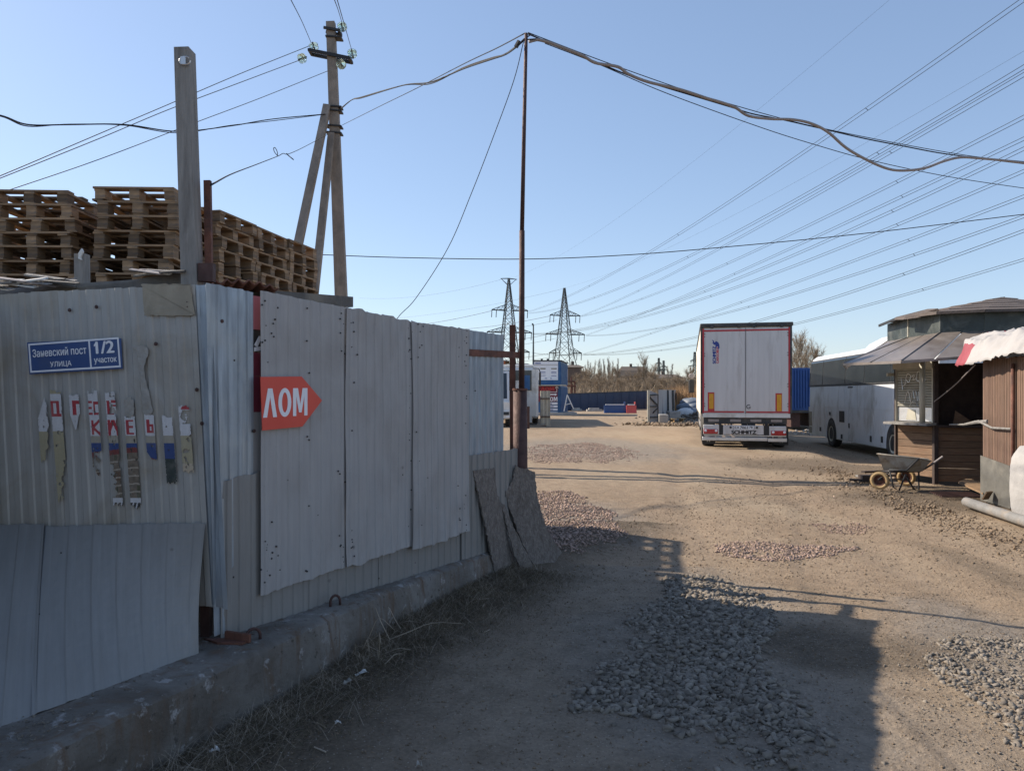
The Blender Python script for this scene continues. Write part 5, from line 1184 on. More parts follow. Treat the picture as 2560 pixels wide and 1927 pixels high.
side(YF-.1, YF-.55, .62, 1.1, mt['shutter'], 'grille', .02, .01); side(YF-.1, YF-.5, .38, .58, mt['shutter'], 'grille', .02, .01)
side(YN+.2, YF-.03, 1.98, 2.80, mt['black'], 'window_surround', .006, .01)
# roof unit
mb = MB(); y0, y1 = yb(2128), YN+1.5
mb.prism([Vector((-.85, y0, ZB(2.93))), Vector((-.83, y0-.5, 3.62)), Vector((-.8, y0-1.6, 3.76)), Vector((-.8, y1, 3.78)), Vector((-.85, y1-.2, ZB(2.93)))], (1.7, 0, 0)); mb.build('roof_unit', mt['bus_white'], bus)
# ------------------------------------------------------------------ blue body on rusty supports between truck and coach
cb = P(2000, 1068, 40); bb = thing('blue_cargo_body', 'bright blue cargo body raised on rusty supports between truck and coach', 'container', (cb.x, 40, 0))
mb = MB(); a = P(1940, 1024, 40); b = P(2060, 921, 40); mb.bx(a.x, b.x, 39, 43, a.z, b.z); mb.build('body', mt['blue_bright'], bb, True)
for u in range(1960, 2040, 7): mb = MB(); p = P(u, 1020, 38.97); mb.bx(p.x-.03, p.x+.03, 38.94, 38.999, a.z+.1, b.z-.1); mb.build('rib', mt['blue_bright'], bb, True)
mb = MB(); mb.bx(a.x, b.x, 38.9, 43, a.z-.14, a.z-.003); mb.build('base_frame', mt['chassis'], bb, True)
for u0, u1 in ((1976, 1998), (2035, 2055)): mb = MB(); p = P(u0, 1026, 39.2); q = P(u1, 1068, 39.2); mb.bx(p.x, q.x, 39.1, 41.5, 0, a.z-.145); mb.build('support', mt['rust_dark'], bb, True)
x = nrg.normal(15.6, .8, 500); y = nrg.normal(37.5, .7, 500); stones('rubble_pile', x, y, nrg.uniform(.05, .22, 500), mt['concrete_light'], label='pale rubble heap under the blue cargo body', cat='rubble', z=H(x, y)+np.clip(.5-.35*np.abs(x-15.6)-.2*np.abs(y-37.5), 0, 1)*nrg.uniform(.3, 1, 500))
# ------------------------------------------------------------------ kiosk
ks = thing('timber_kiosk', 'shuttered brown timber kiosk with wide canopy and dark tin drum roof', 'kiosk', (8.8, 15.2, 0))
W = [Vector((7.55, 14.95, 0)), Vector((7.82, 14.05, 0)), Vector((8.75, 13.78, 0)), Vector((10.1, 13.9, 0)), Vector((11.2, 15.0, 0)), Vector((10.8, 16.6, 0)), Vector((9.8, 17.4, 0)), Vector((8.75, 16.7, 0))]
def planks(p, q, z0, z1, hgt, inset=.0):
    d = (q-p).normalized(); n = Vector((d.y, -d.x, 0)); L = (q-p).length; k = int(round((z1-z0)/hgt)); hgt = (z1-z0)/k
    for i in range(k):
        mb = MB(); a = p+d*.01; b = q-d*.01; mb.beam(a+Vector((0, 0, z0+hgt*(i+.5)))-n*(.015+rnd.uniform(0, .004)), b+Vector((0, 0, z0+hgt*(i+.5)))-n*(.015+rnd.uniform(0, .004)), .03, hgt-.008, (0, 0, 1)); mb.build('plank', mt['brown_plank'], ks, True)
planks(W[0], W[1], .12, 1.06, .135); planks(W[1], W[2], .05, 1.05, .128); planks(W[7], W[0], .12, 2.2, .135)
for i in (2, 3, 4, 5, 6):
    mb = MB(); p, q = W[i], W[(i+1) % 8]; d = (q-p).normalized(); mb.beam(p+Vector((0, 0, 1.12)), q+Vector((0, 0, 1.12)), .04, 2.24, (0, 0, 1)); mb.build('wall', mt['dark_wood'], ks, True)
for i, wdt in ((0, .05), (1, .075), (2, .06)):
    mb = MB(); mb.bx(W[i].x-wdt/2, W[i].x+wdt/2, W[i].y-wdt/2-.01, W[i].y+wdt/2-.01, 0, 2.3); mb.build('corner_post', mt['dark_wood'], ks, True)
# dark counter and interior of the main opening
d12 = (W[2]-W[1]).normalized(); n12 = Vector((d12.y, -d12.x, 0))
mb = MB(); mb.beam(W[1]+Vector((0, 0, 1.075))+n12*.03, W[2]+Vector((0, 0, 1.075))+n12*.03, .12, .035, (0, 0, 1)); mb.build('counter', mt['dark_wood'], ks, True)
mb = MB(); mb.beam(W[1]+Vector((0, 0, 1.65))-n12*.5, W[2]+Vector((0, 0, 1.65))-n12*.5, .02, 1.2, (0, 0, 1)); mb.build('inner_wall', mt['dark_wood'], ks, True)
mb = MB(); p = W[1]-n12*.10+d12*.32+Vector((0, 0, 1.1)); mb.prism([p, p+d12*.33, p+d12*.3+Vector((0, 0, .07)), p+d12*.04+Vector((0, 0, .26))], -n12*.01); mb.build('leaning_board', mt['brown_plank'], ks, True)
# shutter face
d01 = (W[1]-W[0]).normalized(); n01 = Vector((d01.y, -d01.x, 0))
if n01.x > 0: n01 = -n01
if n12.y > 0: n12 = -n12
L01 = (W[1]-W[0]).length
def s01(a, z, o=0): return W[0]+d01*a+n01*o+Vector((0, 0, z))
zt_, zb_ = 2.16, 1.42; ns = 15
for i in range(ns):
    z = zb_+(zt_-zb_)*i/ns; h = (zt_-zb_)/ns; mb = MB(); pr = [s01(.06, z, .0), s01(.06, z+h*.3, .016), s01(.06, z+h*.7, .016), s01(.06, z+h, 0)]
    mb.prism(pr, d01*(L01-.12)); mb.build('shutter_slat', mt['shutter'], ks, True)
mb = MB(); mb.prism([s01(.03, 1.15, -.01), s01(L01-.03, 1.15, -.01), s01(L01-.03, 1.41, -.01), s01(.03, 1.41, -.01)], -n01*.01); mb.build('lower_panel', mt['alu'], ks, True)
mb = MB(); mb.prism([s01(.25, 1.17, -.004), s01(.5, 1.17, -.004), s01(.47, 1.36, -.004), s01(.3, 1.38, -.004)], n01*.003); mb.build('paper_note', mt['trim'], ks, True)
mb = MB(); mb.beam(s01(.0, 2.22, .03), s01(L01, 2.22, .03), .1, .14, (0, 0, 1)); mb.build('lintel', mt['trim'], ks, True)
for a in (.02, L01-.03): mb = MB(); mb.beam(s01(a, 1.12, .01), s01(a, 2.16, .01), .04, .04); mb.build('shutter_guide', mt['trim'], ks, True)
ct = [P(2205, 1055, 14.8), P(2245, 1049, 15.0), P(2338, 1058, 14.1), P(2338, 1062, 13.95), P(2306, 1064, 13.6)]
ct = [Vector((7.2, 14.75, 1.09)), Vector((7.54, 15.0, 1.09)), Vector((7.84, 14.02, 1.09)), Vector((7.50, 13.75, 1.09))]
mb = MB(); mb.prism(ct, (0, 0, .045)); mb.build('shelf', mt['grey_wood'], ks, True)
pt = Vector((7.52, 13.93, 0)); mb = MB(); mb.tube([pt+Vector((0, 0, 1.14)), pt+Vector((0, 0, 2.30))], .05, 10); mb.build('prop', mt['trim'], ks, True, True)
mb = MB(); p = s01(-.08, 2.05, .05); mb.box(p, (.14, .05, .06)); mb.build('lamp', mt['trim'], ks, True)
# graffiti strokes on the shutter
def gr(pts, r=.008): mb = MB(); mb.tube(catmull([s01(.10+x*(L01-.25), zb_+z*(zt_-zb_), .019) for x, z in pts], 5), r, 4); return mb
g_ = MB()
for st_ in ([(.08, .75), (.14, .45), (.12, .52), (.25, .62), (.18, .70)], [(.22, .60), (.3, .85), (.42, .80), (.36, .64), (.26, .70)], [(.45, .78), (.55, .82), (.5, .70), (.62, .74)], [(.62, .68), (.66, .9), (.78, .86), (.76, .66), (.64, .68)], [(.85, .88), (.82, .66), (.95, .70)],
            [(.2, .10), (.3, .38), (.36, .36), (.42, .12)], [(.42, .14), (.5, .42), (.55, .2), (.6, .42), (.66, .16)], [(.7, .40), (.72, .18), (.82, .22), (.84, .42), (.86, .1)], [(.38, .02), (.46, .12), (.6, .12), (.68, .0)]):
    q = gr(st_); g_.add(q.v, q.f)
g_.build('graffiti', mt['alu'], ks, True)
# canopy
cz = [Vector((7.15, 16.2, 2.24)), Vector((6.28, 14.4, 2.25)), Vector((6.72, 13.12, 2.24)), Vector((7.72, 12.84, 2.31)), Vector((8.9, 12.6, 2.34)), Vector((10.6, 12.75, 2.33))]
dz = [Vector((8.1, 16.4, 2.80)), Vector((7.83, 15.02, 2.78)), Vector((7.90, 14.02, 2.80)), Vector((8.5, 13.66, 2.80)), Vector((9.2, 13.55, 2.80)), Vector((10.6, 13.7, 2.8))]
for i in range(5):
    for s0, s1 in ((0, .48), (.52, 1)) if i in (1, 2) else ((0, 1),):
        a, b, c, e = cz[i].lerp(cz[i+1], s0), cz[i].lerp(cz[i+1], s1), dz[i].lerp(dz[i+1], s1), dz[i].lerp(dz[i+1], s0)
        mb = MB(); mb.prism([a, b, c, e], (0, 0, -.018)); mb.build('canopy_sheet', mt['canopy'], ks, True)
    mb = MB(); mb.tube([cz[i]+Vector((0, 0, .005)), dz[i]+Vector((0, 0, .008))], .012, 5); mb.build('seam', mt['canopy'], ks, True)
    mb = MB(); mb.beam(cz[i]-Vector((0, 0, .03)), cz[i+1]-Vector((0, 0, .03)), .02, .035); mb.build('edge_strip', mt['canopy'], ks, True)
for i in range(5):
    a, b = dz[i], dz[i+1]; t_ = 3.175
    mb = MB(); mb.prism([a-Vector((0, 0, .03)), b-Vector((0, 0, .03)), Vector((b.x, b.y, t_)), Vector((a.x, a.y, t_))], (.03, .03, 0)); mb.build('drum_panel', mt['green_tin'], ks, True)
    mb = MB(); mb.tube([Vector((b.x, b.y, 2.78)), Vector((b.x, b.y, t_))], .016, 5); mb.build('drum_seam', mt['trim'] if i == 0 else mt['green_tin'], ks, True)
ev = []
for p in dz: q = p-Vector((9.6, 15.6, 0)); q.z = 0; q = q.normalized()*.16; ev.append(Vector((p.x+q.x, p.y+q.y, 3.16)))
ev[1].z += .02; ev[1].x -= .06; pk = Vector((10.0, 15.5, 3.64)); ap2 = Vector((8.9, 14.6, 3.36))
for i in range(5):
    rows = 6
    for r_ in range(rows):
        a = ev[i].lerp(pk, r_/rows); b = ev[i+1].lerp(pk, r_/rows); c = ev[i+1].lerp(pk, (r_+1)/rows+.02); e = ev[i].lerp(pk, (r_+1)/rows+.02); dzv = Vector((0, 0, .012+.004*(r_ % 2)))
        mb = MB(); mb.prism([a+dzv, b+dzv, c, e], (0, 0, -.012)); mb.build('roof_strip', mt['felt'], ks, True)
    mb = MB(); mb.beam(ev[i]-Vector((0, 0, .012)), ev[i+1]-Vector((0, 0, .012)), .03, .05); mb.build('eave', mt['felt'] if i else mt['black'], ks, True)
mb = MB(); q = [P(2262, 792, 14.6), P(2320, 778, 14.3), P(2345, 771, 14.1), P(2351, 782, 14.1), P(2310, 792, 14.3), P(2258, 799, 14.6)]; mb.prism(q, (0, .35, .03)); mb.build('loose_flap', mt['felt'], ks, True)
mb = MB(); mb.bx(-.5, .5, -.5, .5, 0, 1)
mb = MB(); mb.tube(catmull([P(2335, 1004, 13.9), P(2360, 985, 13.7), P(2390, 960, 13.2), P(2415, 935, 12.5), P(2438, 912, 12.0)], 6), .010, 5); single('sagging_cable', mb, mt['conduit'], P(2335, 1004, 13.9), 'grey cable slung from the shutter up to the slatted wall', 'cable')
mb = MB(); q = P(2460, 1053, 11.9); mb.tube([P(2374, 1061, 13.6), P(2410, 1061, 13.1), P(2440, 1055, 12.3), P(2470, 1053, 11.75)], [.012, .018, .028, .03], 6); single('wooden_rail', mb, mt['grey_wood'], P(2374, 1061, 13.6), 'thin crooked wooden rail across the front of the slatted wall', 'rail')
# plywood doorstep and dark trays at the kiosk foot
q = [G(2396, 1222), G(2457, 1252), G(2470, 1230), G(2420, 1212)]
mb = MB(); mb.prism([p+Vector((0, 0, .10)) for p in q], (0, 0, .03)); mb.bx(q[0].x+.1, q[0].x+.25, q[2].y-.3, q[2].y-.1, -.02, .10); single('doorstep', mb, mt['pale_wood'], q[0], 'pale plywood doorstep in front of the kiosk opening', 'step')
mb = MB(); q = G(2385, 1240)
for i in range(7): mb.beam(q+Vector((-.35+.02*i, -.25+.09*i, .03)), q+Vector((.3+.02*i, -.32+.09*i, .03)), .03, .02)
single('floor_grate', mb, mt['rust_dark'], q, 'dark iron foot grate lying on the dirt before the kiosk', 'grate')
# ------------------------------------------------------------------ slatted shed on the right
sd = thing('slatted_shed', 'brown slatted shed wall with a dark tin plate at its foot', 'shed', (7.4, 11.9, 0))
A0 = Vector((7.40, 11.92, 0)); dA = Vector((-.147, -.96, 0)).normalized(); nA = Vector((dA.y, -dA.x, 0))
if nA.x > 0: nA = -nA
i = 0; a = 0.0
while a < 3.6:
    wd = rnd.uniform(.045, .062); zt2 = 2.215-.02*a+rnd.uniform(-.01, .01); p = A0+dA*(a+wd/2)
    mb = MB(); mb.beam(p+Vector((0, 0, .62 if a < 1.0 else .5)), p+Vector((0, 0, zt2)), wd-.008, .022+.008*rnd.random(), nA); mb.build('slat', mt['slat'], sd, True); a += wd
mb = MB(); mb.beam(A0-nA*.04+Vector((0, 0, 1.1)), A0+dA*3.6-nA*.04+Vector((0, 0, 1.1)), .03, 2.2, (0, 0, 1)); mb.build('backing_wall', mt['dark_wood'], sd, True)
mb = MB(); mb.beam(A0+Vector((.02, .02, 1.1)), A0+Vector((2.2, .35, 1.1)), .06, 2.2, (0, 0, 1)); mb.build('end_wall', mt['dark_wood'], sd, True)
mb = MB(); mb.prism([A0+nA*.03+dA*-.02, A0+nA*.03+dA*.92, A0+nA*.03+dA*.90+Vector((0, 0, .62)), A0+nA*.03+dA*-.02+Vector((0, 0, .70))], nA*.012); mb.build('tin_plate', mt['plate_grey'], sd, True)
mb = MB(); mb.tube([A0+nA*.05+dA*1.02, A0+nA*.05+dA*1.02+Vector((0, 0, 2.1))], .025, 8); o_ = mb.build('red_pipe', mt['rust'], sd, True, True)
mb = MB(); mb.tube([A0+nA*.06+dA*-.05+Vector((0, 0, 1.24)), A0+nA*.06+dA*.4+Vector((0, 0, 1.15)), A0+nA*.06+dA*1.0+Vector((0, 0, 1.16))], .018, 6); mb.build('cross_batten', mt['grey_wood'], sd, True)
for k in range(9):
    a_ = k*.40-.1; mb = MB(); p = A0+dA*a_+Vector((-.12, 0, 2.25+.02*rnd.random())); mb.beam(p, p+Vector((2.2, .25, .03)), .11, .03, (0, 0, 1)); mb.build('roof_plank', mt['grey_wood'], sd, True)
for k in range(4):
    mb = MB(); p = A0+dA*-.15+nA*(.10-.09*k)+Vector((0, 0, 2.30+.012*k)); mb.beam(p, p+dA*3.8+Vector((0, 0, .02)), .085, .03, (0, 0, 1)); mb.build('roof_plank', mt['pale_wood'], sd, True)
# crumpled banner on the shed roof
mb = MB(); nU, nV = 80, 50; red = []; WK = lambda a, b, k: float(fbm(np.array([a]), np.array([b]), k, 4)[0])
for j in range(nV+1):
    for i in range(nU+1):
        s = i/nU; t = j/nV
        p = A0+dA*(-.55+s*2.3)+Vector((1.5*t-.28, .1*t, 0))
        edge = max(0, (.16-t)/.16)
        zz = 2.46+.10*math.sin(s*5+t*3)*t+.20*math.sin(min(1, t*1.6)*2.4)+.16*float(fbm(np.array([s*4.]), np.array([t*4.]), 3, 4)[0])-.30*edge**1.3*(1-s*.45)+.10*abs(WK(s*9+t*4, t*7-s*3, 61))*2-.05+.05*WK(s*20, t*16, 71)
        p.z = zz; p += nA*(.22*float(fbm(np.array([s*6.]), np.array([t*5.]), 13, 3)[0])); mb.v.append(tuple(p))
for j in range(nV):
    for i in range(nU):
        a_ = j*(nU+1)+i; s = i/nU; t = j/nV; mb.f.append((a_, a_+1, a_+nU+2, a_+nU+1)); mb.m.append(1 if (t < .12 and s < .22) or (abs(t-.38-s*.3) < .045 and s < .45) else 0)
o_ = single('crumpled_banner', mb, [mt['cloth_white'], mt['cloth_red']], A0+Vector((0, 0, 2.4)), 'crumpled white and red banner cloth thrown over the slatted shed roof', 'banner', smooth=True)
md = o_.modifiers.new('thickness', 'SOLIDIFY'); md.thickness = .004
# white bulk bag
mb = MB(); nU, nV = 28, 18; bc_ = Vector((7.04, 9.9, 0))
for j in range(nV+1):
    t = j/nV; z = .98*t; r = .36*(1+.10*math.sin(t*3.1)-.18*max(0, t-.85)/.15)
    for i in range(nU):
        th = 2*math.pi*i/nU; sq = 1/max(abs(math.cos(th)), abs(math.sin(th)))**.75
        rr = r*sq*(1+.12*float(fbm(np.array([math.cos(th)*2+5]), np.array([math.sin(th)*2+t*4]), 8, 3)[0])); mb.v.append((bc_.x+rr*math.cos(th), bc_.y+rr*math.sin(th), z-.01))
for j in range(nV):
    for i in range(nU): a_ = j*nU+i; b_2 = j*nU+(i+1) % nU; mb.f.append((a_, b_2, b_2+nU, a_+nU)); mb.m.append(0)
mb.f.append(tuple(range(nV*nU, (nV+1)*nU))); mb.m.append(0)
single('bulk_bag', mb, mt['bag'], bc_, 'full white woven bulk bag cut by the right edge of the photo', 'bag', smooth=True)
p0 = G(2416, 1266)+Vector((0, 0, .07)); p1 = G(2566, 1318)+Vector((0, 0, .07)); p1 = p0+(p1-p0)*2.2
mb = MB(); mb.tube([p0, p1], .07, 18); pp = single('grey_pipe', mb, mt['pipe_grey'], p0, 'thick grey pipe lying on the ground along the slatted shed', 'pipe', smooth=True); autosmooth(pp, 40)
mb = MB(); q = G(2482, 1262)+Vector((-.02, .1, .13)); mb.box(q, (.16, .02, .14), Euler((.5, 0, .5)).to_matrix()); single('tile_piece', mb, mt['pale_wood'], q-Vector((0, 0, .07)), 'small pale wood offcut resting on the grey pipe', 'offcut')
# ------------------------------------------------------------------ wheelbarrow
wb = thing('wheelbarrow', 'dirty grey two wheeled wheelbarrow with ochre tyres beside the kiosk', 'wheelbarrow', (6.8, 13.35, 0))
def pb(x, y, dy=0.0):      # region photo coordinates -> world at the barrow
    return P(1960+x/2.775, 720+y/2.775, 13.3+dy)
ring = []
def tray():
    mb = MB(); Yc = 13.25; top = [(648, 1150, -.05), (940, 1182, -.28), (1020, 1200, .0), (1000, 1188, .22), (740, 1158, .38), (670, 1148, .28)]; bot = [(690, 1262, -.0), (830, 1272, -.18), (960, 1272, -.1), (960, 1262, .15), (800, 1255, .25), (710, 1250, .2)]
    n = 6; T = [pb(*p) for p in top]; B_ = [pb(*p) for p in bot]; cen = sum(T, Vector())/6
    Ti = [p+(cen-p).normalized()*.02 for p in T]; cb_ = sum(B_, Vector())/6; Bi = [p+(cb_-p).normalized()*.02+Vector((0, 0, .015)) for p in B_]
    mb.add(T+B_+Ti+Bi, [(i, (i+1) % n, (i+1) % n+n, i+n) for i in range(n)]+[(i+2*n, i+3*n, (i+1) % n+3*n, (i+1) % n+2*n) for i in range(n)]+[(i, i+2*n, (i+1) % n+2*n, (i+1) % n) for i in range(n)]+[tuple(range(n, 2*n)), tuple(range(3*n, 4*n))])
    mb2 = MB(); mb2.tube(T+[T[0]], .014, 6); return mb, mb2
t1, t2 = tray(); t1.build('tray', mt['barrow'], wb, True); t2.build('rim_tube', mt['barrow'], wb, True, True)
for nm, pts, r in (('handle', [pb(730, 1262, -.2), pb(850, 1265, -.25), pb(935, 1183, -.32)], .016), ('handle', [pb(860, 1270, .25), pb(960, 1262, .2), pb(1018, 1228, .1), pb(1102, 1168, .0)], .016),
                   ('leg', [pb(735, 1275, -.15), pb(758, 1380, -.2), pb(798, 1405, -.2), pb(845, 1290, -.25)], .015), ('leg', [pb(850, 1300, .1), pb(905, 1405, .1), pb(935, 1408, .1), pb(935, 1275, .15)], .015),
                   ('brace', [pb(815, 1285, -.2), pb(912, 1400, .05)], .010), ('brace', [pb(660, 1325, -.05), pb(735, 1275, -.1), pb(945, 1272, -.1)], .014), ('axle', [pb(655, 1328, -.1), pb(850, 1325, .45)], .014)):
    mb = MB(); mb.tube(pts, r, 8); mb.build(nm, mt['black'] if nm != 'handle' else mt['chassis'], wb, True, True)
mb = MB(); mb.tube([pb(1020, 1226, .1), pb(1102, 1168, .0)], .019, 8); mb.build('grip', mt['conduit'], wb, True)
for (x, y, dy) in ((664, 1328, -.02), (848, 1326, .50)):
    c = pb(x, y, dy); c.z = .158; lc = c-Vector((6.8, 13.35, 0)); ax = Vector((-.62, -.78, 0)).normalized()
    wheel(wb, lc+ax*.04, ax, .158, .07, 'rust', tm='ochre')
# wood scraps behind the barrow
for i in range(7):
    q = G(2160+i*12, 1205-i % 3*5)+Vector((0, 0, .04+.045*(i % 3))); a_ = rnd.uniform(-.5, .4); dd = Vector((math.cos(a_), math.sin(a_), 0)); mb = MB(); mb.beam(q-dd*.25, q+dd*.3, .1, .035)
    single('wood_scrap', mb, mt['grey_wood'] if i % 2 else mt['dark_wood'], q, 'loose board among the scrap wood behind the wheelbarrow', 'board', 'scrap boards behind the wheelbarrow')
mb = MB(); mb.bx(0, .25, 0, .2, 0, .13); q = G(2157, 1206); mb.v = [(x+q.x, y+q.y, z) for x, y, z in mb.v]; single('timber_block', mb, mt['dark_wood'], q, 'dark timber block left of the ochre wheel', 'block')
# ------------------------------------------------------------------ left side vehicles
c2 = thing('white_coach', 'white coach end with blue tinted window behind the rusty mast', 'coach', (P(1300, 1062, 42).x-.1, 42, 0), -.03)
x1 = P(1346, 1000, 42).x-(P(1300, 1062, 42).x-.1); x0 = x1-2.5
zt3 = zb(918, 42)
mb = MB(); mb.bev(x0, x1, 0, 11, .35, zt3, .12); mb.build('body', mt['white'], c2)
def L2(u, v, Y=41.93): p = P(u, v, Y)-Vector((P(1300, 1062, 42).x-.1, 42, 0)); return p
def rect2(u0, v0, u1, v1, m, nm, th=.05, par=c2, y=-.02):
    a = L2(u0, v1); b = L2(u1, v0); mb = MB(); mb.bx(a.x, b.x, y-th, y+.02, a.z, b.z); return mb.build(nm, mt[m], par)
rect2(1240, 926, 1329, 976, 'glass', 'rear_window', .03); rect2(1310, 938, 1325, 974, 'blue_box', 'curtain_panel', .045); rect2(1284, 951, 1298, 971, 'white', 'panel', .045)
rect2(1316, 1007, 1330, 1056, 'white', 'hatch', .04); rect2(1333, 1044, 1336, 1048, 'black', 'latch', .05); rect2(1240, 1058, 1342, 1062, 'chassis', 'bumper_underside', .03)
mb = MB(); a = L2(1322, 920); mb.bev(a.x-1.6, a.x+.3, .1, 1.5, zt3-.02, zt3+.16, .05); mb.build('roof_hatch', mt['white'], c2)
mb = MB(); a = L2(1345, 924); mb.tube([(x1-.3, -.02, zt3-.05), (x1+.02, -.25, zt3-.08), (x1+.1, -.3, zt3-.3)], .03, 6); mb.bev(x1+.02, x1+.14, -.4, -.25, zt3-1.0, zt3-.28, .03); mb.build('mirror', mt['black'], c2)
mb = MB(); q = [Vector((x1+.005, 1.9+.5*math.cos(t), .52+.55*math.sin(t))) for t in np.linspace(0, math.pi, 12)]+[Vector((x1+.005, 1.4, .35)), Vector((x1+.005, 2.4, .35))]; mb.prism(q, (-.03, 0, 0)); mb.build('wheel_arch', mt['black'], c2)
for sx, xx in ((1, x1), (-1, x0)):
    for yy in (1.9, 8.2): wheel(c2, (xx-.02*sx, yy, .48), (sx, 0, 0), .48, .3, 'trim')
vn = thing('white_van', 'white lorry front with sloping windscreen glimpsed past the fence end', 'lorry', (P(1235, 1065, 39).x, 39, 0))
def L3(u, v, y=0.0): p = P(u, v, 39+y); return p-Vector((P(1235, 1065, 39).x, 39, 0))
a = L3(1180, 1062); b = L3(1275, 1010)
mb = MB(); mb.bev(a.x, b.x, 0, 4.5, .5, 1.35, .08); mb.build('bonnet', mt['white'], vn)
mb = MB(); q = [Vector((a.x+.05, .25, 1.36)), Vector((a.x+.05, .85, zb(926, 39))), Vector((a.x+.05, 4.4, zb(926, 39))), Vector((a.x+.05, 4.4, 1.36))]; mb.prism(q, (b.x-a.x-.1, 0, 0)); mb.build('cab', mt['bus_white'], vn)
mb = MB(); q = [Vector((a.x+.15, .30, 1.46)), Vector((b.x-.15, .30, 1.46)), Vector((b.x-.18, .80, zb(932, 39))), Vector((a.x+.18, .80, zb(932, 39)))]; mb.prism(q, (0, -.03, .0)); mb.build('windscreen', mt['glass'], vn)
mb = MB(); mb.bev(a.x-.03, b.x+.12, -.14, .1, .42, .85, .04); mb.build('bumper', mt['white'], vn)
mb = MB(); mb.bx(b.x-.35, b.x-.05, -.17, -.141, .62, .78); mb.build('headlight', mt['glass'], vn)
mb = MB(); a2_2 = L3(1268, 1052); mb.bx(a2_2.x-.05, a2_2.x+.18, -.16, -.142, .5, .6); mb.build('licence_plate', mt['letter_white'], vn)
for xx, sx in ((b.x, 1), (a.x, -1)):
    for yy in (.9, 3.7): wheel(vn, (xx, yy, .42), (sx, 0, 0), .42, .25)
# bundle of white slabs on end beside the coach
sb = thing('slab_bundle', 'upright bundle of pale panels with dark straps beside the white coach', 'panels', (P(1364, 1062, 40).x, 40, 0))
for i in range(5):
    a = P(1352+i*4.8, 1062, 40); b = P(1352+i*4.8+4.5, 977, 40); mb = MB(); mb.bx(a.x, b.x, 39.97+.02*(i % 2), 41, .12 if i < 3 else .0, b.z); mb.build('panel', mt['trim'] if i % 2 else mt['shutter'], sb, True)
for v in (995, 1040): a = P(1351, v, 39.94); b = P(1375, v+2.5, 39.94); mb = MB(); mb.bx(a.x, b.x, 39.92, 39.955, b.z, a.z); mb.build('strap', mt['rust_dark'], sb, True)
mb = MB(); mb.beam(G(1320, 1071), P(1320, 1016, G(1320, 1071).y), .16, .16); single('rusty_bollard', mb, mt['rust_dark'], G(1320, 1071), 'short dark rusty bollard right of the wide pipe', 'bollard')
# ------------------------------------------------------------------ stacked blue containers with billboard and scrap signs
YC = 62.0
def boxU(par, u0, v0, u1, v1, Y, dpt, m, nm, off=0):
    a = P(u0, v1, Y-off); b = P(u1, v0, Y-off); mb = MB(); mb.bx(a.x, b.x, Y-off, Y-off+dpt, a.z, b.z); return mb.build(nm, mt[m], par, True)
ct_ = thing('stacked_blue_container', 'two blue site containers stacked with a billboard and red scrap signs', 'container', (P(1370, 1036, YC).x, YC, 0))
gz = 0.0
fa = Vector((P(1334, 900, YC).x, YC, 0)); fb = Vector((P(1401, 900, YC).x, YC, 0)); sc_ = Vector((P(1418, 905, YC+5.5).x, YC+5.5, 0)); sd_ = sc_+(fa-fb)
zc, zm = zb(903, YC), zb(963, YC)
for (z0_, z1_, nm) in ((.05, zm-.04, 'lower_container'), (zm, zc, 'upper_container')):
    mb = MB(); mb.prism([fa+Vector((0, 0, z0_)), fb+Vector((0, 0, z0_)), sc_+Vector((0, 0, z0_)), sd_+Vector((0, 0, z0_))], (0, 0, z1_-z0_)); o_ = mb.build(nm, mt['blue_box'], ct_, True)
    for i in range(14):
        t = (i+.5)/14; p = fb.lerp(sc_, t); mb = MB(); dd = (sc_-fb).normalized(); nn = Vector((dd.y, -dd.x, 0)); mb.beam(p+nn*.03+Vector((0, 0, z0_+.1)), p+nn*.03+Vector((0, 0, z1_-.1)), .18, .06, nn); mb.build('rib', mt['blue_box'], ct_, True)
mb = MB(); mb.prism([fa+Vector((-.1, -.1, zc+.01)), fb+Vector((.1, -.1, zc+.01)), sc_+Vector((.1, .1, zc+.01)), sd_+Vector((-.1, .1, zc+.01))], (0, 0, .08)); mb.build('roof_edge', mt['chassis'], ct_, True)
mb = MB(); mb.bx(fa.x-.1, fb.x+.4, YC-.9, YC-.02, zm-.05, zm+.03); mb.build('porch_roof', mt['trim'], ct_, True)
mb = MB(); mb.bx(fa.x, fb.x+1.3, YC-.6, YC+3, 0, .22); mb.build('plinth', mt['concrete_light'], ct_, True)
for u in (1352, 1367): boxU(ct_, u, 896.5, u+5, 902.5, YC+.3, .3, 'chassis', 'roof_vent')
bbd = thing('billboard', 'pale blue white information billboard on the upper blue container', 'billboard', (P(1365, 950, YC).x, YC-.06, P(1365, 950, YC).z))
boxU(bbd, 1335.5, 903.5, 1395, 950, YC, .04, 'letter_white', 'board', .07)
for (u0, v0, u1, v1, m) in ((1338, 907, 1352, 909.5, 'letter_blue'), (1336, 911.5, 1394, 912.8, 'cloth_white'), (1351, 919.5, 1364, 923.5, 'shutter'), (1378, 920, 1392, 923, 'shutter'), (1351, 929, 1364, 930.2, 'letter_blue'), (1351, 933, 1364, 934, 'letter_blue'), (1378, 929, 1391, 930.2, 'letter_blue'), (1378, 932.5, 1391, 933.6, 'letter_blue'), (1351, 938.5, 1364, 939.6, 'letter_blue'), (1378, 939, 1391, 940.2, 'letter_blue'), (1362, 945, 1368, 946.6, 'letter_blue'), (1376, 945, 1379, 947, 'letter_blue')):
    boxU(bbd, u0, v0, u1, v1, YC, .012, m, 'print', .083)
s1_ = thing('scrap_sign', 'dark red sign with faded outline letters and an upward bent white arrow', 'sign', (P(1370, 970, YC-.2).x, YC-.2, P(1370, 970, YC-.2).z))
boxU(s1_, 1342, 965, 1395, 980, YC-.2, .03, 'darkred', 'board')
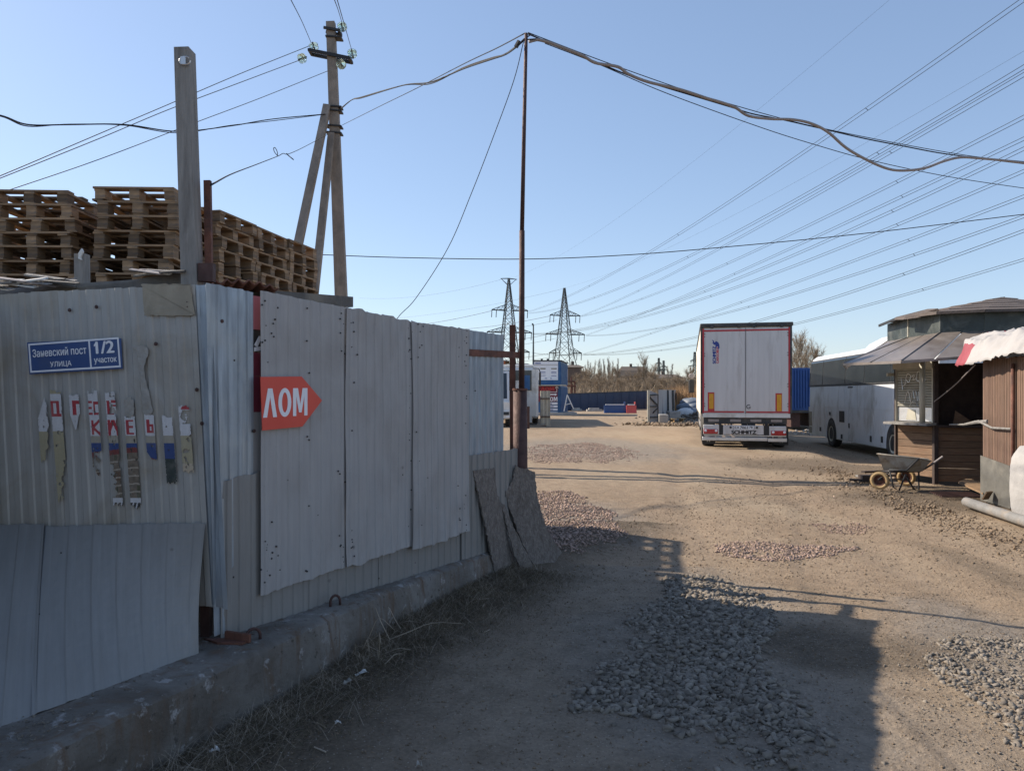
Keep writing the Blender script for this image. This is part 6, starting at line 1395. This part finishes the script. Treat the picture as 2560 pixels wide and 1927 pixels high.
lom(s1_, mt['red'], P(1352, 977, YC-.21), Vector((1, 0, 0)), Vector((0, 0, 1)), 33/F*YC, 10/F*YC, Vector((0, -10, 0)))
mb = MB()
for a, b in (((1374, 980), (1392, 980)), ((1392, 980.5), (1392, 966.5)), ((1392, 966), (1388, 970)), ((1392, 966), (1396, 970))): mb.beam(P(*a, YC-.235), P(*b, YC-.235), .04, .06, (0, 1, 0))
mb.build('arrow', mt['letter_white'], s1_, True)
s2_ = thing('scrap_sign', 'purple red price sign with right arrow and bold white letters over text rows', 'sign', (P(1380, 1000, YC-.2).x, YC-.2, P(1370, 1010, YC-.2).z))
boxU(s2_, 1342, 981.5, 1394, 1004, YC-.2, .03, 'darkred', 'board')
lom(s2_, mt['letter_white'], P(1366, 1003, YC-.21), Vector((1, 0, 0)), Vector((0, 0, 1)), 27.5/F*YC, 11/F*YC, Vector((0, -10, 0)))
mb = MB(); mb.prism([P(u, v, YC-.235) for u, v in ((1374, 984.5), (1387, 984.5), (1387, 982.5), (1393, 986), (1387, 989.5), (1387, 987.5), (1374, 987.5))], (0, .02, 0)); mb.build('arrow', mt['letter_white'], s2_, True)
for v in (1005.5, 1013, 1021, 1029.5): boxU(s2_, 1358, v, 1394, v+5.5, YC-.2, .03, 'letter_white', 'text_row')
for v, u in ((1008, 1375), (1015, 1375), (1023, 1374), (1031, 1376)): boxU(s2_, u, v, u+5+(v % 2)*4, v+1.8, YC-.2, .02, 'letter_blue', 'print', .025)
mb = MB(); YA = YC-1
for a, b in (((1418, 987), (1410, 1028)), ((1418, 987), (1434, 1022))): mb.tube([P(*a, YA), P(*b, YA)], .045, 5)
mb.tube([P(1413, 1012, YA), P(1428, 1008, YA)], .03, 4); single('trestle', mb, mt['white'], P(1410, 1028, YA), 'white A shaped trestle frame beside the blue container', 'trestle')
mb = MB(); YR = 90
for a, b in (((1428, 942), (1428, 1010)), ((1437, 953), (1437, 1010)), ((1417, 953.5), (1437, 953.5)), ((1417, 964), (1440, 965.5)), ((1430, 960), (1430, 1010))): mb.tube([P(*a, YR), P(*b, YR)], .1, 5)
single('rusty_pipe_frame', mb, mt['rust'], P(1428, 1020, YR), 'rusty pipe frame standing right of the blue container', 'pipe frame')
mb = MB(); mb.tube([P(1333, 1000, 80), P(1333.5, 815, 80)], [.14, .07], 6); mb.tube([P(1333.5, 815, 80), P(1332, 810, 80), P(1329.5, 810, 80)], .09, 5); single('street_lamp', mb, mt['hv'], P(1333, 1030, 80), 'slim street lamp post behind the blue container', 'street lamp')
# ------------------------------------------------------------------ blue fence, barriers, grey gate
bf = thing('blue_fence', 'long plain dark blue sheet fence across the far side of the yard', 'fence', (P(1500, 1023, 84).x, 84, 0))
fL = P(1395, 984, 78); fR = P(1620, 976, 88)
n = 22
for i in range(n):
    a = fL.lerp(fR, i/n); b = fL.lerp(fR, (i+1)/n); d = (b-a).normalized(); mb = MB(); off = .03*(i % 2)
    mb.prism([Vector((a.x, a.y-off, 0)), Vector((b.x, b.y-off, 0)), Vector((b.x, b.y-off, b.z-.08)), Vector((a.x, a.y-off, a.z-.08))], (0, .02, 0)); mb.build('fence_panel', mt['blue_fence'], bf, True)
mb = MB(); mb.beam(fL-Vector((0, .02, .04)), fR-Vector((0, .02, .04)), .14, .08); o_ = mb.build('cap_rail', mt['chassis'], bf, True)
def barrier(u0, u1, Y, m, lab):
    a = P(u0, 1032, Y); b = P(u1, 1032, Y); L = b.x-a.x; pr = [(0, 0), (.6, 0), (.42, .28), (.36, .72), (.24, .72), (.18, .28)]
    mb = MB(); mb.prism([Vector((a.x, Y+y, z)) for y, z in pr], (L, 0, 0)); t = thing('road_barrier', lab, 'barrier', (a.x, Y, 0)); mb.build('body', mt[m], t, True)
    mb = MB(); mb.bx(a.x+.15, b.x-.15, Y+.2, Y+.40, .725, .80); mb.build('top_cap', mt['letter_white'], t, True)
    mb = MB(); mb.lathe([(.08, 0), (.08, .2), (0, .24)], (b.x-.12, Y+.3, .8), (0, 0, 1), 10); mb.build('plug', mt[m], t, True)
barrier(1511, 1566, 69, 'blue_sign', 'blue plastic road barrier in front of the blue fence'); barrier(1567, 1592, 68.6, 'red_barrier', 'red plastic road barrier at the end of the blue one')
gt = thing('grey_yard_gate', 'open grey sheet gate leaf with diagonal bracing at the far yard entrance', 'gate', (P(1630, 1060, 43).x, 43, 0))
def ln(par, a, b, Y0, Y1, wd, m, nm): mb = MB(); mb.beam(P(a[0], a[1], Y0), P(b[0], b[1], Y1), wd, wd); mb.build(nm, mt[m], par, True)
YG = 43.0
q = [P(1624, 1058, YG), P(1646, 1056, YG+.4), P(1646, 985, YG+.4), P(1622, 975, YG)]; mb = MB(); mb.prism(q, (0, .04, 0)); mb.build('leaf_sheet', mt['sheet_b'], gt, True)
ln(gt, (1621, 1060), (1621, 975), YG-.05, YG-.05, .12, 'trim', 'gate_post')
for a, b in (((1624, 988), (1645, 986)), ((1624, 992), (1644, 1013)), ((1624, 1016), (1645, 1016)), ((1644, 1020), (1625, 1040)), ((1624, 1043), (1645, 1042)), ((1645, 985), (1645, 1056))): ln(gt, a, b, YG-.06, YG+.3, .06, 'chassis', 'brace')
gf = thing('grey_yard_fence', 'short receding grey sheet fence with dark posts behind the open gate leaf', 'fence', (P(1660, 1040, 55).x, 55, 0))
fa2 = P(1646, 974, 46); fb2 = P(1689, 974, 74)
for i in range(6):
    t0, t1 = i/6, (i+1)/6; a = P(1646+43*t0, 974.5, 46+28*t0*t0); b = P(1646+43*t1, 974.5, 46+28*t1*t1); mb = MB(); mb.prism([Vector((a.x, a.y, 0)), Vector((b.x, b.y, 0)), b, a], (.03, .03, 0)); mb.build('fence_panel', mt['sheet_b'], gf, True)
for u, v0, v1, Y in ((1653, 982, 1035, 48), (1669, 975, 1032, 53), (1682, 975, 1028, 62), (1689.5, 982, 1030, 72)): ln(gf, (u, v0), (u+1, v1), Y-.4, Y-.4, .14, 'chassis', 'fence_post')
def cblock(u0, u1, v0, Y, lab, rz=0):
    a = P(u0, v0, Y); b = P(u1, v0, Y); mb = MB(); mb.bev(a.x, b.x, Y, Y+1.0, 0, a.z, .04); single('concrete_block', mb, mt['concrete_light'], ((a.x+b.x)/2, Y, 0), lab, 'concrete block')
cblock(1647, 1672, 1036, 44.0, 'square concrete block right beside the open gate leaf'); cblock(1673, 1702, 1028, 47.5, 'longer concrete block behind the square one')
for i, (u, v) in enumerate(((1662, 1058), (1686, 1056), (1709, 1055))):
    g = G(u, v); mb = MB(); x, y = g.x, g.y; mb.bx(x-.15, x+.15, y, y+1.2, .0, .03); mb.bx(x-.015, x+.015, y, y+1.2, .031, .20); mb.bx(x-.15, x+.15, y, y+1.2, .201, .23)
    single('steel_beam', mb, mt['ochre'], g, ('left', 'middle', 'right')[i]+' one of three short rusty I beams in front of the concrete blocks', 'steel beam')
for i, (u0, u1, v) in enumerate(((1430, 1455, 1024), (1468, 1506, 1025))):
    a = G(u0, v+3); mb = MB(); w_ = (u1-u0)/F*a.y; mb.bx(a.x, a.x+w_, a.y, a.y+1, 0, .18); mb.bx(a.x+.2, a.x+w_*.8, a.y+.1, a.y+.8, .181, .32); single('slab_pile', mb, mt['concrete_light'], a, ('short', 'long')[i]+' low pile of pale slabs at the foot of the blue fence', 'slabs')
# blue grey bags and rubble left of the truck
for i in range(9):
    u = 1715+i*4+rnd.uniform(-2, 2); Y = rnd.uniform(52, 56); c = P(u, 1000, Y); c.z = .35+.35*(i % 3)
    bm = bmesh.new(); bmesh.ops.create_icosphere(bm, subdivisions=3, radius=1)
    for f in bm.faces: f.smooth = True
    for p in bm.verts: k_ = 1+.55*float(fbm(np.array([p.co.x*1.7+i*5+p.co.z]), np.array([p.co.y*1.7+p.co.z*1.3]), 5, 3)[0]); p.co = Vector((p.co.x*.75*k_, p.co.y*.5*k_, p.co.z*.42*k_))
    me = bpy.data.meshes.new('filled_bag'); bm.to_mesh(me); bm.free(); me.materials.append(mt['tarp'] if i % 4 else mt['plastic']); o = addobj('filled_bag', me); o.location = c; tag(o, 'blue grey filled bag in the heap left of the truck', 'bag', 'heap of filled bags beyond the yard')
x = nrg.normal(13.0, 1.6, 900); y = nrg.normal(52, 2, 900); stones('rubble_pile', x, y, nrg.uniform(.08, .35, 900), mt['stone'], label='grey rubble bank around the filled bags', cat='rubble', z=H(x, y)+np.clip(.6-.25*np.abs(x-13)-.1*np.abs(y-52), 0, 1)*nrg.uniform(.2, 1, 900))
# ------------------------------------------------------------------ far houses
def house(name, u0, u1, vt, ve, vb, Y, dep, lab, cat='house', wall='wall_far', roof='roof_far', hip=.2, gambrel=False):
    a = P(u0, vb, Y); b = P(u1, vb, Y); ze = CH+(HZ-ve)/F*Y; zt = CH+(HZ-vt)/F*Y; h = thing(name, lab, cat, ((a.x+b.x)/2, Y, 0))
    mb = MB(); mb.bx(a.x+.3, b.x-.3, Y, Y+dep, 0, ze); mb.build('wall', mt[wall], h, True)
    L = b.x-a.x; k = L*hip; mb = MB(); ym = Y+dep/2
    if gambrel:
        zq = ze+(zt-ze)*.55
        vsx = [(a.x-.3, Y-.3, ze), (b.x+.3, Y-.3, ze), (b.x+.3, Y+dep+.3, ze), (a.x-.3, Y+dep+.3, ze), (a.x+k*.55, Y+dep*.16, zq), (b.x-k*.4, Y+dep*.16, zq), (b.x-k*.4, Y+dep*.84, zq), (a.x+k*.55, Y+dep*.84, zq), (a.x+k, ym, zt), (b.x-k*.8, ym, zt)]
        mb.add(vsx, [(0, 1, 5, 4), (1, 2, 6, 5), (2, 3, 7, 6), (3, 0, 4, 7), (4, 5, 9, 8), (5, 6, 9), (6, 7, 8, 9), (7, 4, 8)])
    else:
        vsx = [(a.x-.3, Y-.3, ze), (b.x+.3, Y-.3, ze), (b.x+.3, Y+dep+.3, ze), (a.x-.3, Y+dep+.3, ze), (a.x+k, ym, zt), (b.x-k, ym, zt)]; mb.add(vsx, [(0, 1, 5, 4), (1, 2, 5), (2, 3, 4, 5), (3, 0, 4), (0, 3, 2, 1)])
    r = mb.build('roof', mt[roof], h, True)
    for i in range(max(2, int(L/4))):
        x = a.x+L*(i+.5)/max(2, int(L/4)); mb = MB(); mb.bx(x-.5, x+.5, Y-.06, Y+.04, ze*.45, ze*.45+1.3); mb.build('window', mt['glass'], h, True)
    mb = MB(); mb.bx(a.x+L*.42, a.x+L*.42+.6, ym-.3, ym+.3, zt-.5, zt+.7); mb.build('chimney', mt['wall_far'], h, True)
    return h
house('gambrel_house', 1547, 1628, 914.5, 940, 985, 190, 9, 'brown house with mansard roof rising over the bare bushes', gambrel=True, hip=.16)
house('low_house', 1628, 1712, 934, 945, 985, 170, 9, 'low dark roofed house right of the mansard roofed one', hip=.2, roof='felt')
house('brick_house', 1416, 1458, 909, 918, 990, 150, 12, 'taupe brick house partly hidden by the blue container', wall='brick_far', roof='roof_far', hip=.12)
house('brick_house', 1438, 1470, 927, 931, 990, 190, 10, 'second lower taupe building behind the pylon foot', wall='brick_far', roof='roof_far', hip=.1)
house('dark_roof_house', 1283, 1330, 905, 914, 990, 130, 12, 'dark roofed house seen between mast and billboard', wall='wall_far', roof='chassis', hip=.2)
house('orange_house', 1225, 1268, 896, 902, 990, 110, 12, 'orange brick building glimpsed right of the fence end', wall='brick_orange', roof='chassis', hip=.1)
# ------------------------------------------------------------------ trees and bushes, all bare
def tree_proto(name, hgt, kind, seed, tm, km):
    r = random.Random(seed); tk = MB(); cr = MB()
    def tri(a, b, w_):      # a thin twig blade
        d = (b-a); s = d.cross(Vector((r.gauss(0, 1), r.gauss(0, 1), r.gauss(0, 1)))).normalized()*w_; cr.add([a-s, a+s, b], [(0, 1, 2)])
    top = Vector((r.gauss(0, .03)*hgt, r.gauss(0, .03)*hgt, hgt)); n = 8; line = [Vector((0, 0, 0)).lerp(top, i/n)+Vector((r.gauss(0, .012)*hgt, r.gauss(0, .012)*hgt, 0))*(i > 0) for i in range(n+1)]
    R0 = hgt*.011; tk.tube(line, [R0*(1-i/n*.85) for i in range(n+1)], 5)
    def at(t): k = min(n-1e-6, t*n); return line[int(k)].lerp(line[int(k)+1], k-int(k))
    nb = 34 if kind == 'birch' else 30
    for i in range(nb):
        t = .22+.76*(i/nb) if kind == 'birch' else .08+.85*r.random(); p = at(t); az = r.uniform(0, 6.28)
        L = hgt*((.20*(1-t)+.06) if kind == 'birch' else (.36*(1-t*.55)))*r.uniform(.7, 1.2); up_ = 2.6 if kind == 'birch' else 1.5
        d = Vector((math.cos(az), math.sin(az), up_*r.uniform(.7, 1.4))).normalized(); q = p+d*L*.55; e = q+(d+Vector((0, 0, .35))).normalized()*L*.5
        tk.tube([p, q, e], [R0*.38*(1-t*.5), R0*.24, R0*.1], 3, False)
        m = 26 if kind == 'birch' else 44
        for j in range(m):
            s = r.uniform(.15, 1); b = p.lerp(q, s*1.8) if s < .55 else q.lerp(e, (s-.55)/.45)
            dd = (d*.6+Vector((r.gauss(0, .4), r.gauss(0, .4), r.gauss(.6, .35)))).normalized(); l = L*r.uniform(.2, .6); e2 = b+dd*l; tri(b, e2, R0*.10+.005)
            for _ in range(2): f = b.lerp(e2, r.uniform(.3, .9)); tri(f, f+(dd+Vector((r.gauss(0, .6), r.gauss(0, .6), r.gauss(.1, .4)))).normalized()*l*.6, R0*.09+.004)
    t = thing(name, '', 'tree'); tk.build('trunk', mt[tm], t); cr.build('crown', mt[km], t); return t
protos = {'birch': [tree_proto('birch_tree', 10, 'birch', 5+i, 'bark', 'twig_grey') for i in range(4)], 'bush': [tree_proto('bare_tree', 6, 'bush', 15+i, 'twig_grey', 'twig') for i in range(4)]}
used = set(); CNT = [0]
def plant(kind, u, vtop, Y, label, group=None, wide=1.0):
    k = CNT[0] % 4; CNT[0] += 1; pr = protos[kind][k]; h = zb(vtop, Y); base = 10 if kind == 'birch' else 6
    o = pr if (kind, k) not in used else copy_tree(pr); used.add((kind, k))
    o.location = ((u-1280)/F*Y, Y, -.05); s = h/base; o.scale = (s*wide, s*wide, s); o.rotation_euler = (0, 0, rnd.uniform(0, 6.28)); o['label'] = label
    if group: o['group'] = group
    elif 'group' in o: del o['group']
    return o
gB = 'thin birches in the far row'; gS = 'bare shrubs behind the blue fence'
for (u, v) in ((1469, 905), (1478, 912), (1488, 908), (1494, 902), (1502, 915), (1506, 903), (1519, 900), (1527, 903), (1534, 908), (1549, 902), (1463, 918), (1483, 920), (1512, 918), (1541, 916), (1523, 914)):
    k_ = sorted([1469, 1478, 1488, 1494, 1502, 1506, 1519, 1527, 1534, 1549, 1463, 1483, 1512, 1541, 1523]).index(u)
    plant('birch', u, v-3, rnd.uniform(150, 180), 'slender leafless birch against the sky, ' + (['leftmost', 'second', 'third', 'fourth', 'fifth', 'sixth', 'seventh', 'eighth', 'ninth', 'tenth', 'eleventh', 'twelfth', 'thirteenth', 'fourteenth', 'rightmost'][k_]) + ' in the row left of the mansard house', gB, .7)
for u in range(1448, 1750, 11):
    v = 938+rnd.uniform(-6, 14)-(10 if u < 1545 else 0); plant('bush', u+rnd.uniform(-4, 4), v, rnd.uniform(105, 150), 'leafless brown shrub in the thicket behind the blue fence', gS, 1.2)
for u in range(1440, 1750, 9):
    plant('bush', u+rnd.uniform(-4, 4), 952+rnd.uniform(-5, 8), rnd.uniform(95, 110), 'leafless brown shrub in the thicket behind the blue fence', gS, 1.5)
plant('bush', 1604, 897, 128, 'big bare tree standing in front of the mansard roofed house', None, .95); plant('birch', 1607, 893, 140, 'thin top of a tree sticking up over the mansard roof')
plant('bush', 1637, 918, 160, 'bare round tree between the two far houses'); plant('birch', 1677, 912, 165, 'thin birch behind the low dark roof'); plant('birch', 1668, 918, 165, 'smaller thin birch behind the low dark roof')
plant('bush', 1730, 922, 150, 'bare tree beside the small pylon next to the truck mirror')
for u, v, Y, w_ in ((1995, 848, 62, .8), (2008, 853, 66, .8), (2022, 872, 64, .9), (2040, 880, 66, .9)): plant('bush', u, v, Y, {1995: 'tallest bare tree right of the truck roof', 2008: 'bare tree just left of the coach end', 2022: 'bare tree mostly hidden behind the coach end', 2040: 'bare tree hidden by the coach roof'}[u], None, w_)
for (k_, i_), pr in [((k, i), protos[k][i]) for k in protos for i in range(4)]:
    if (k_, i_) not in used:
        for ch in list(pr.children): bpy.data.objects.remove(ch)
        bpy.data.objects.remove(pr)
def brush(name, n, fx, hmin, hmax, mat, label, cat, w_=.02, lean=.25, blades=1):
    V = []; Fc = []
    for i in range(n):
        x, y = fx(); z = 0; h = rnd.uniform(hmin, hmax); a = rnd.uniform(0, 3.14); dx, dy = math.cos(a)*w_, math.sin(a)*w_; lx, ly = rnd.gauss(0, lean)*h, rnd.gauss(0, lean)*h
        zz = Hs(x, y) if y < 20 else 0
        b = len(V); V += [(x-dx, y-dy, zz), (x+dx, y+dy, zz), (x+lx*.4+dx*.6, y+ly*.4+dy*.6, zz+h*.6), (x+lx*.4-dx*.6, y+ly*.4-dy*.6, zz+h*.6), (x+lx, y+ly, zz+h)]; Fc += [(b, b+1, b+2, b+3), (b+3, b+2, b+4)]
    me = bpy.data.meshes.new(name); me.from_pydata(V, [], Fc); me.materials.append(mat); o = addobj(name, me); return tag(o, label, cat, None, 'stuff')
def far_f(u0, u1, Y0, Y1):
    def f(): Y = rnd.uniform(Y0, Y1); return ((rnd.uniform(u0, u1)-1280)/F*Y, Y)
    return f
brush('thicket', 16000, far_f(1400, 1780, 92, 150), 1.2, 3.4, mt['twig'], 'brown leafless thicket behind the blue fence', 'thicket', .035, .3)
brush('dry_reeds', 9000, far_f(1680, 1780, 70, 115), .8, 2.9, mt['reed'], 'ochre dry reeds and grass between the gate and the truck', 'reeds', .03, .2)
brush('thicket', 5000, far_f(1420, 1760, 150, 260), 2.5, 5.5, mt['twig_grey'], 'greyer distant scrub below the houses', 'thicket', .07, .25)
# far dark tree line on the horizon
brush('far_wood', 9000, lambda: (rnd.uniform(-700, 900), rnd.uniform(650, 900)), 6, 13, mt['twig_grey'], 'low far wood line along the horizon', 'wood', .5, .2)
# ------------------------------------------------------------------ dry grass, stems and litter by the footing
def gf_():
    y = rnd.uniform(2.9, 7.0); x = float(basex(np.array([y]))[0])+.02+abs(rnd.gauss(0, .22))*(1+.3*(y > 5)); return x, y
brush('dry_grass', 15000, gf_, .012, .05, mt['drygrass'], 'matted dry grass along the foot of the concrete footing', 'grass', .0018, 1.6)
mt['moss'] = M('mossy_grass', (.07, .06, .03), .9, 0, .4, 6, 0)
brush('dry_grass', 6000, gf_, .01, .035, mt['moss'], 'dark mossy grass among the dry blades by the footing', 'grass', .002, 1.2)
tufts = [(G(880, 1560), 'near'), (G(1010, 1460), 'mid'), (G(1120, 1440), 'far')]
for i, (g, nm) in enumerate(((G(905, 1625), 'nearest'), (G(980, 1570), 'middle'), (G(1150, 1452), 'farthest'))):
    brush('grass_tuft', 420, lambda: (g.x+rnd.gauss(0, .07), g.y+rnd.gauss(0, .12)), .03, .13, mt['drygrass'], f'{nm} upright dry grass tuft against the footing', 'grass', .0016, .7)
# pale dry weed stems
ws = thing('dry_weed', 'tangle of pale dry weed stalks leaning against the footing', 'weed', tuple(G(960, 1640)))
for i in range(26):
    g = G(rnd.uniform(900, 1010), rnd.uniform(1575, 1660)); a_ = rnd.uniform(-1, 1); h = rnd.choice([.03, .06, .12, .2, .27])*rnd.uniform(.7, 1.1); dx = rnd.gauss(-.03, .13); dy = rnd.gauss(.0, .1); b0 = Vector((g.x, g.y, Hs(g.x, g.y)))
    pts = [b0, b0+Vector((dx*.5, dy*.4, h*.5)), b0+Vector((dx, dy, h)), b0+Vector((dx*1.7, dy*1.4, h*rnd.uniform(.75, 1.05)))]; mb = MB(); q = catmull(pts, 3); mb.tube(q, [.0032*(1-.6*k_/len(q)) for k_ in range(len(q))], 5); mb.build('stalk', mt['drystem'], ws, True)
brush('dry_grass', 2600, gf_, .03, .11, mt['drystem'], 'pale dry grass strands tangled over the dark soil by the footing', 'grass', .0011, 1.8)
_y = nrg.uniform(2.9, 7.0, 2600); _x = basex(_y)+np.abs(nrg.normal(0, .3, 2600))+.03
stones('leaf_litter', _x, _y, nrg.uniform(.006, .022, 2600), mt['clod'], PEBS, flat=(.12, .3), sink=.1, label='dead leaves and crumbs of soil in the grass by the footing', cat='litter')
def litter(name, u, v, l, wd, ang, mat, lab, cat, z=.012, curl=.02):
    g = G(u, v); d = Vector((math.cos(ang), math.sin(ang), 0)); s = Vector((-d.y, d.x, 0)); mb = MB(); zb0 = Hs(g.x, g.y)+z; n = 6
    for i in range(n+1):
        t = i/n-.5; w_ = wd*(1-abs(t)*1.1)*rnd.uniform(.8, 1.1); p = g+d*l*t+Vector((0, 0, zb0+curl*.5*math.sin(i*.6)))
        mb.v += [tuple(p-s*w_/2), tuple(p+s*w_/2+Vector((0, 0, curl*.6*rnd.uniform(-1, 1)+.004)))]
    for i in range(n): mb.f.append((2*i, 2*i+1, 2*i+3, 2*i+2)); mb.m.append(0)
    o = single(name, mb, mat, g, lab, cat); md = o.modifiers.new('thickness', 'SOLIDIFY'); md.thickness = .003
litter('litter_scrap', 905, 1683, .10, .035, .9, mt['plastic'], 'white plastic scrap in the grass beside the weed stalks', 'litter')
litter('litter_scrap', 870, 1702, .08, .03, 1.2, mt['glue'], 'greyish paper scrap just left of the white plastic one', 'litter')
litter('litter_scrap', 536, 1882, .045, .03, .6, mt['plastic'], 'small curled white scrap near the bottom edge of the photo', 'litter')
litter('litter_scrap', 845, 1800, .03, .02, .6, mt['plastic'], 'tiny white scrap on the dark soil', 'litter')
litter('litter_scrap', 1048, 1900, .03, .02, .2, mt['glue'], 'pale chip near the bottom of the road shadow', 'litter')
for (u, v, a_, l, lab) in ((562, 1868, .35, .075, 'short pale stick lying near the bottom left'), (1205, 1510, .05, .11, 'pale stick lying flat across the grass edge'), (1209, 1522, 1.4, .07, 'pale splinter crossing the flat stick'), (1218, 1570, .9, .06, 'lonely splinter on the road shadow'), (800, 1865, -.7, .09, 'thin stick at the edge of the matted grass')):
    g = G(u, v); d = Vector((math.cos(a_), math.sin(a_), .05)); mb = MB(); p = g+Vector((0, 0, Hs(g.x, g.y)+.008)); mb.tube([p-d*l/2, p+d*l/2], .004, 5); single('stick', mb, mt['drystem'], p, lab, 'stick')
# thin twigs lying flat along the edge
x = nrg.uniform(0, 1, 400)
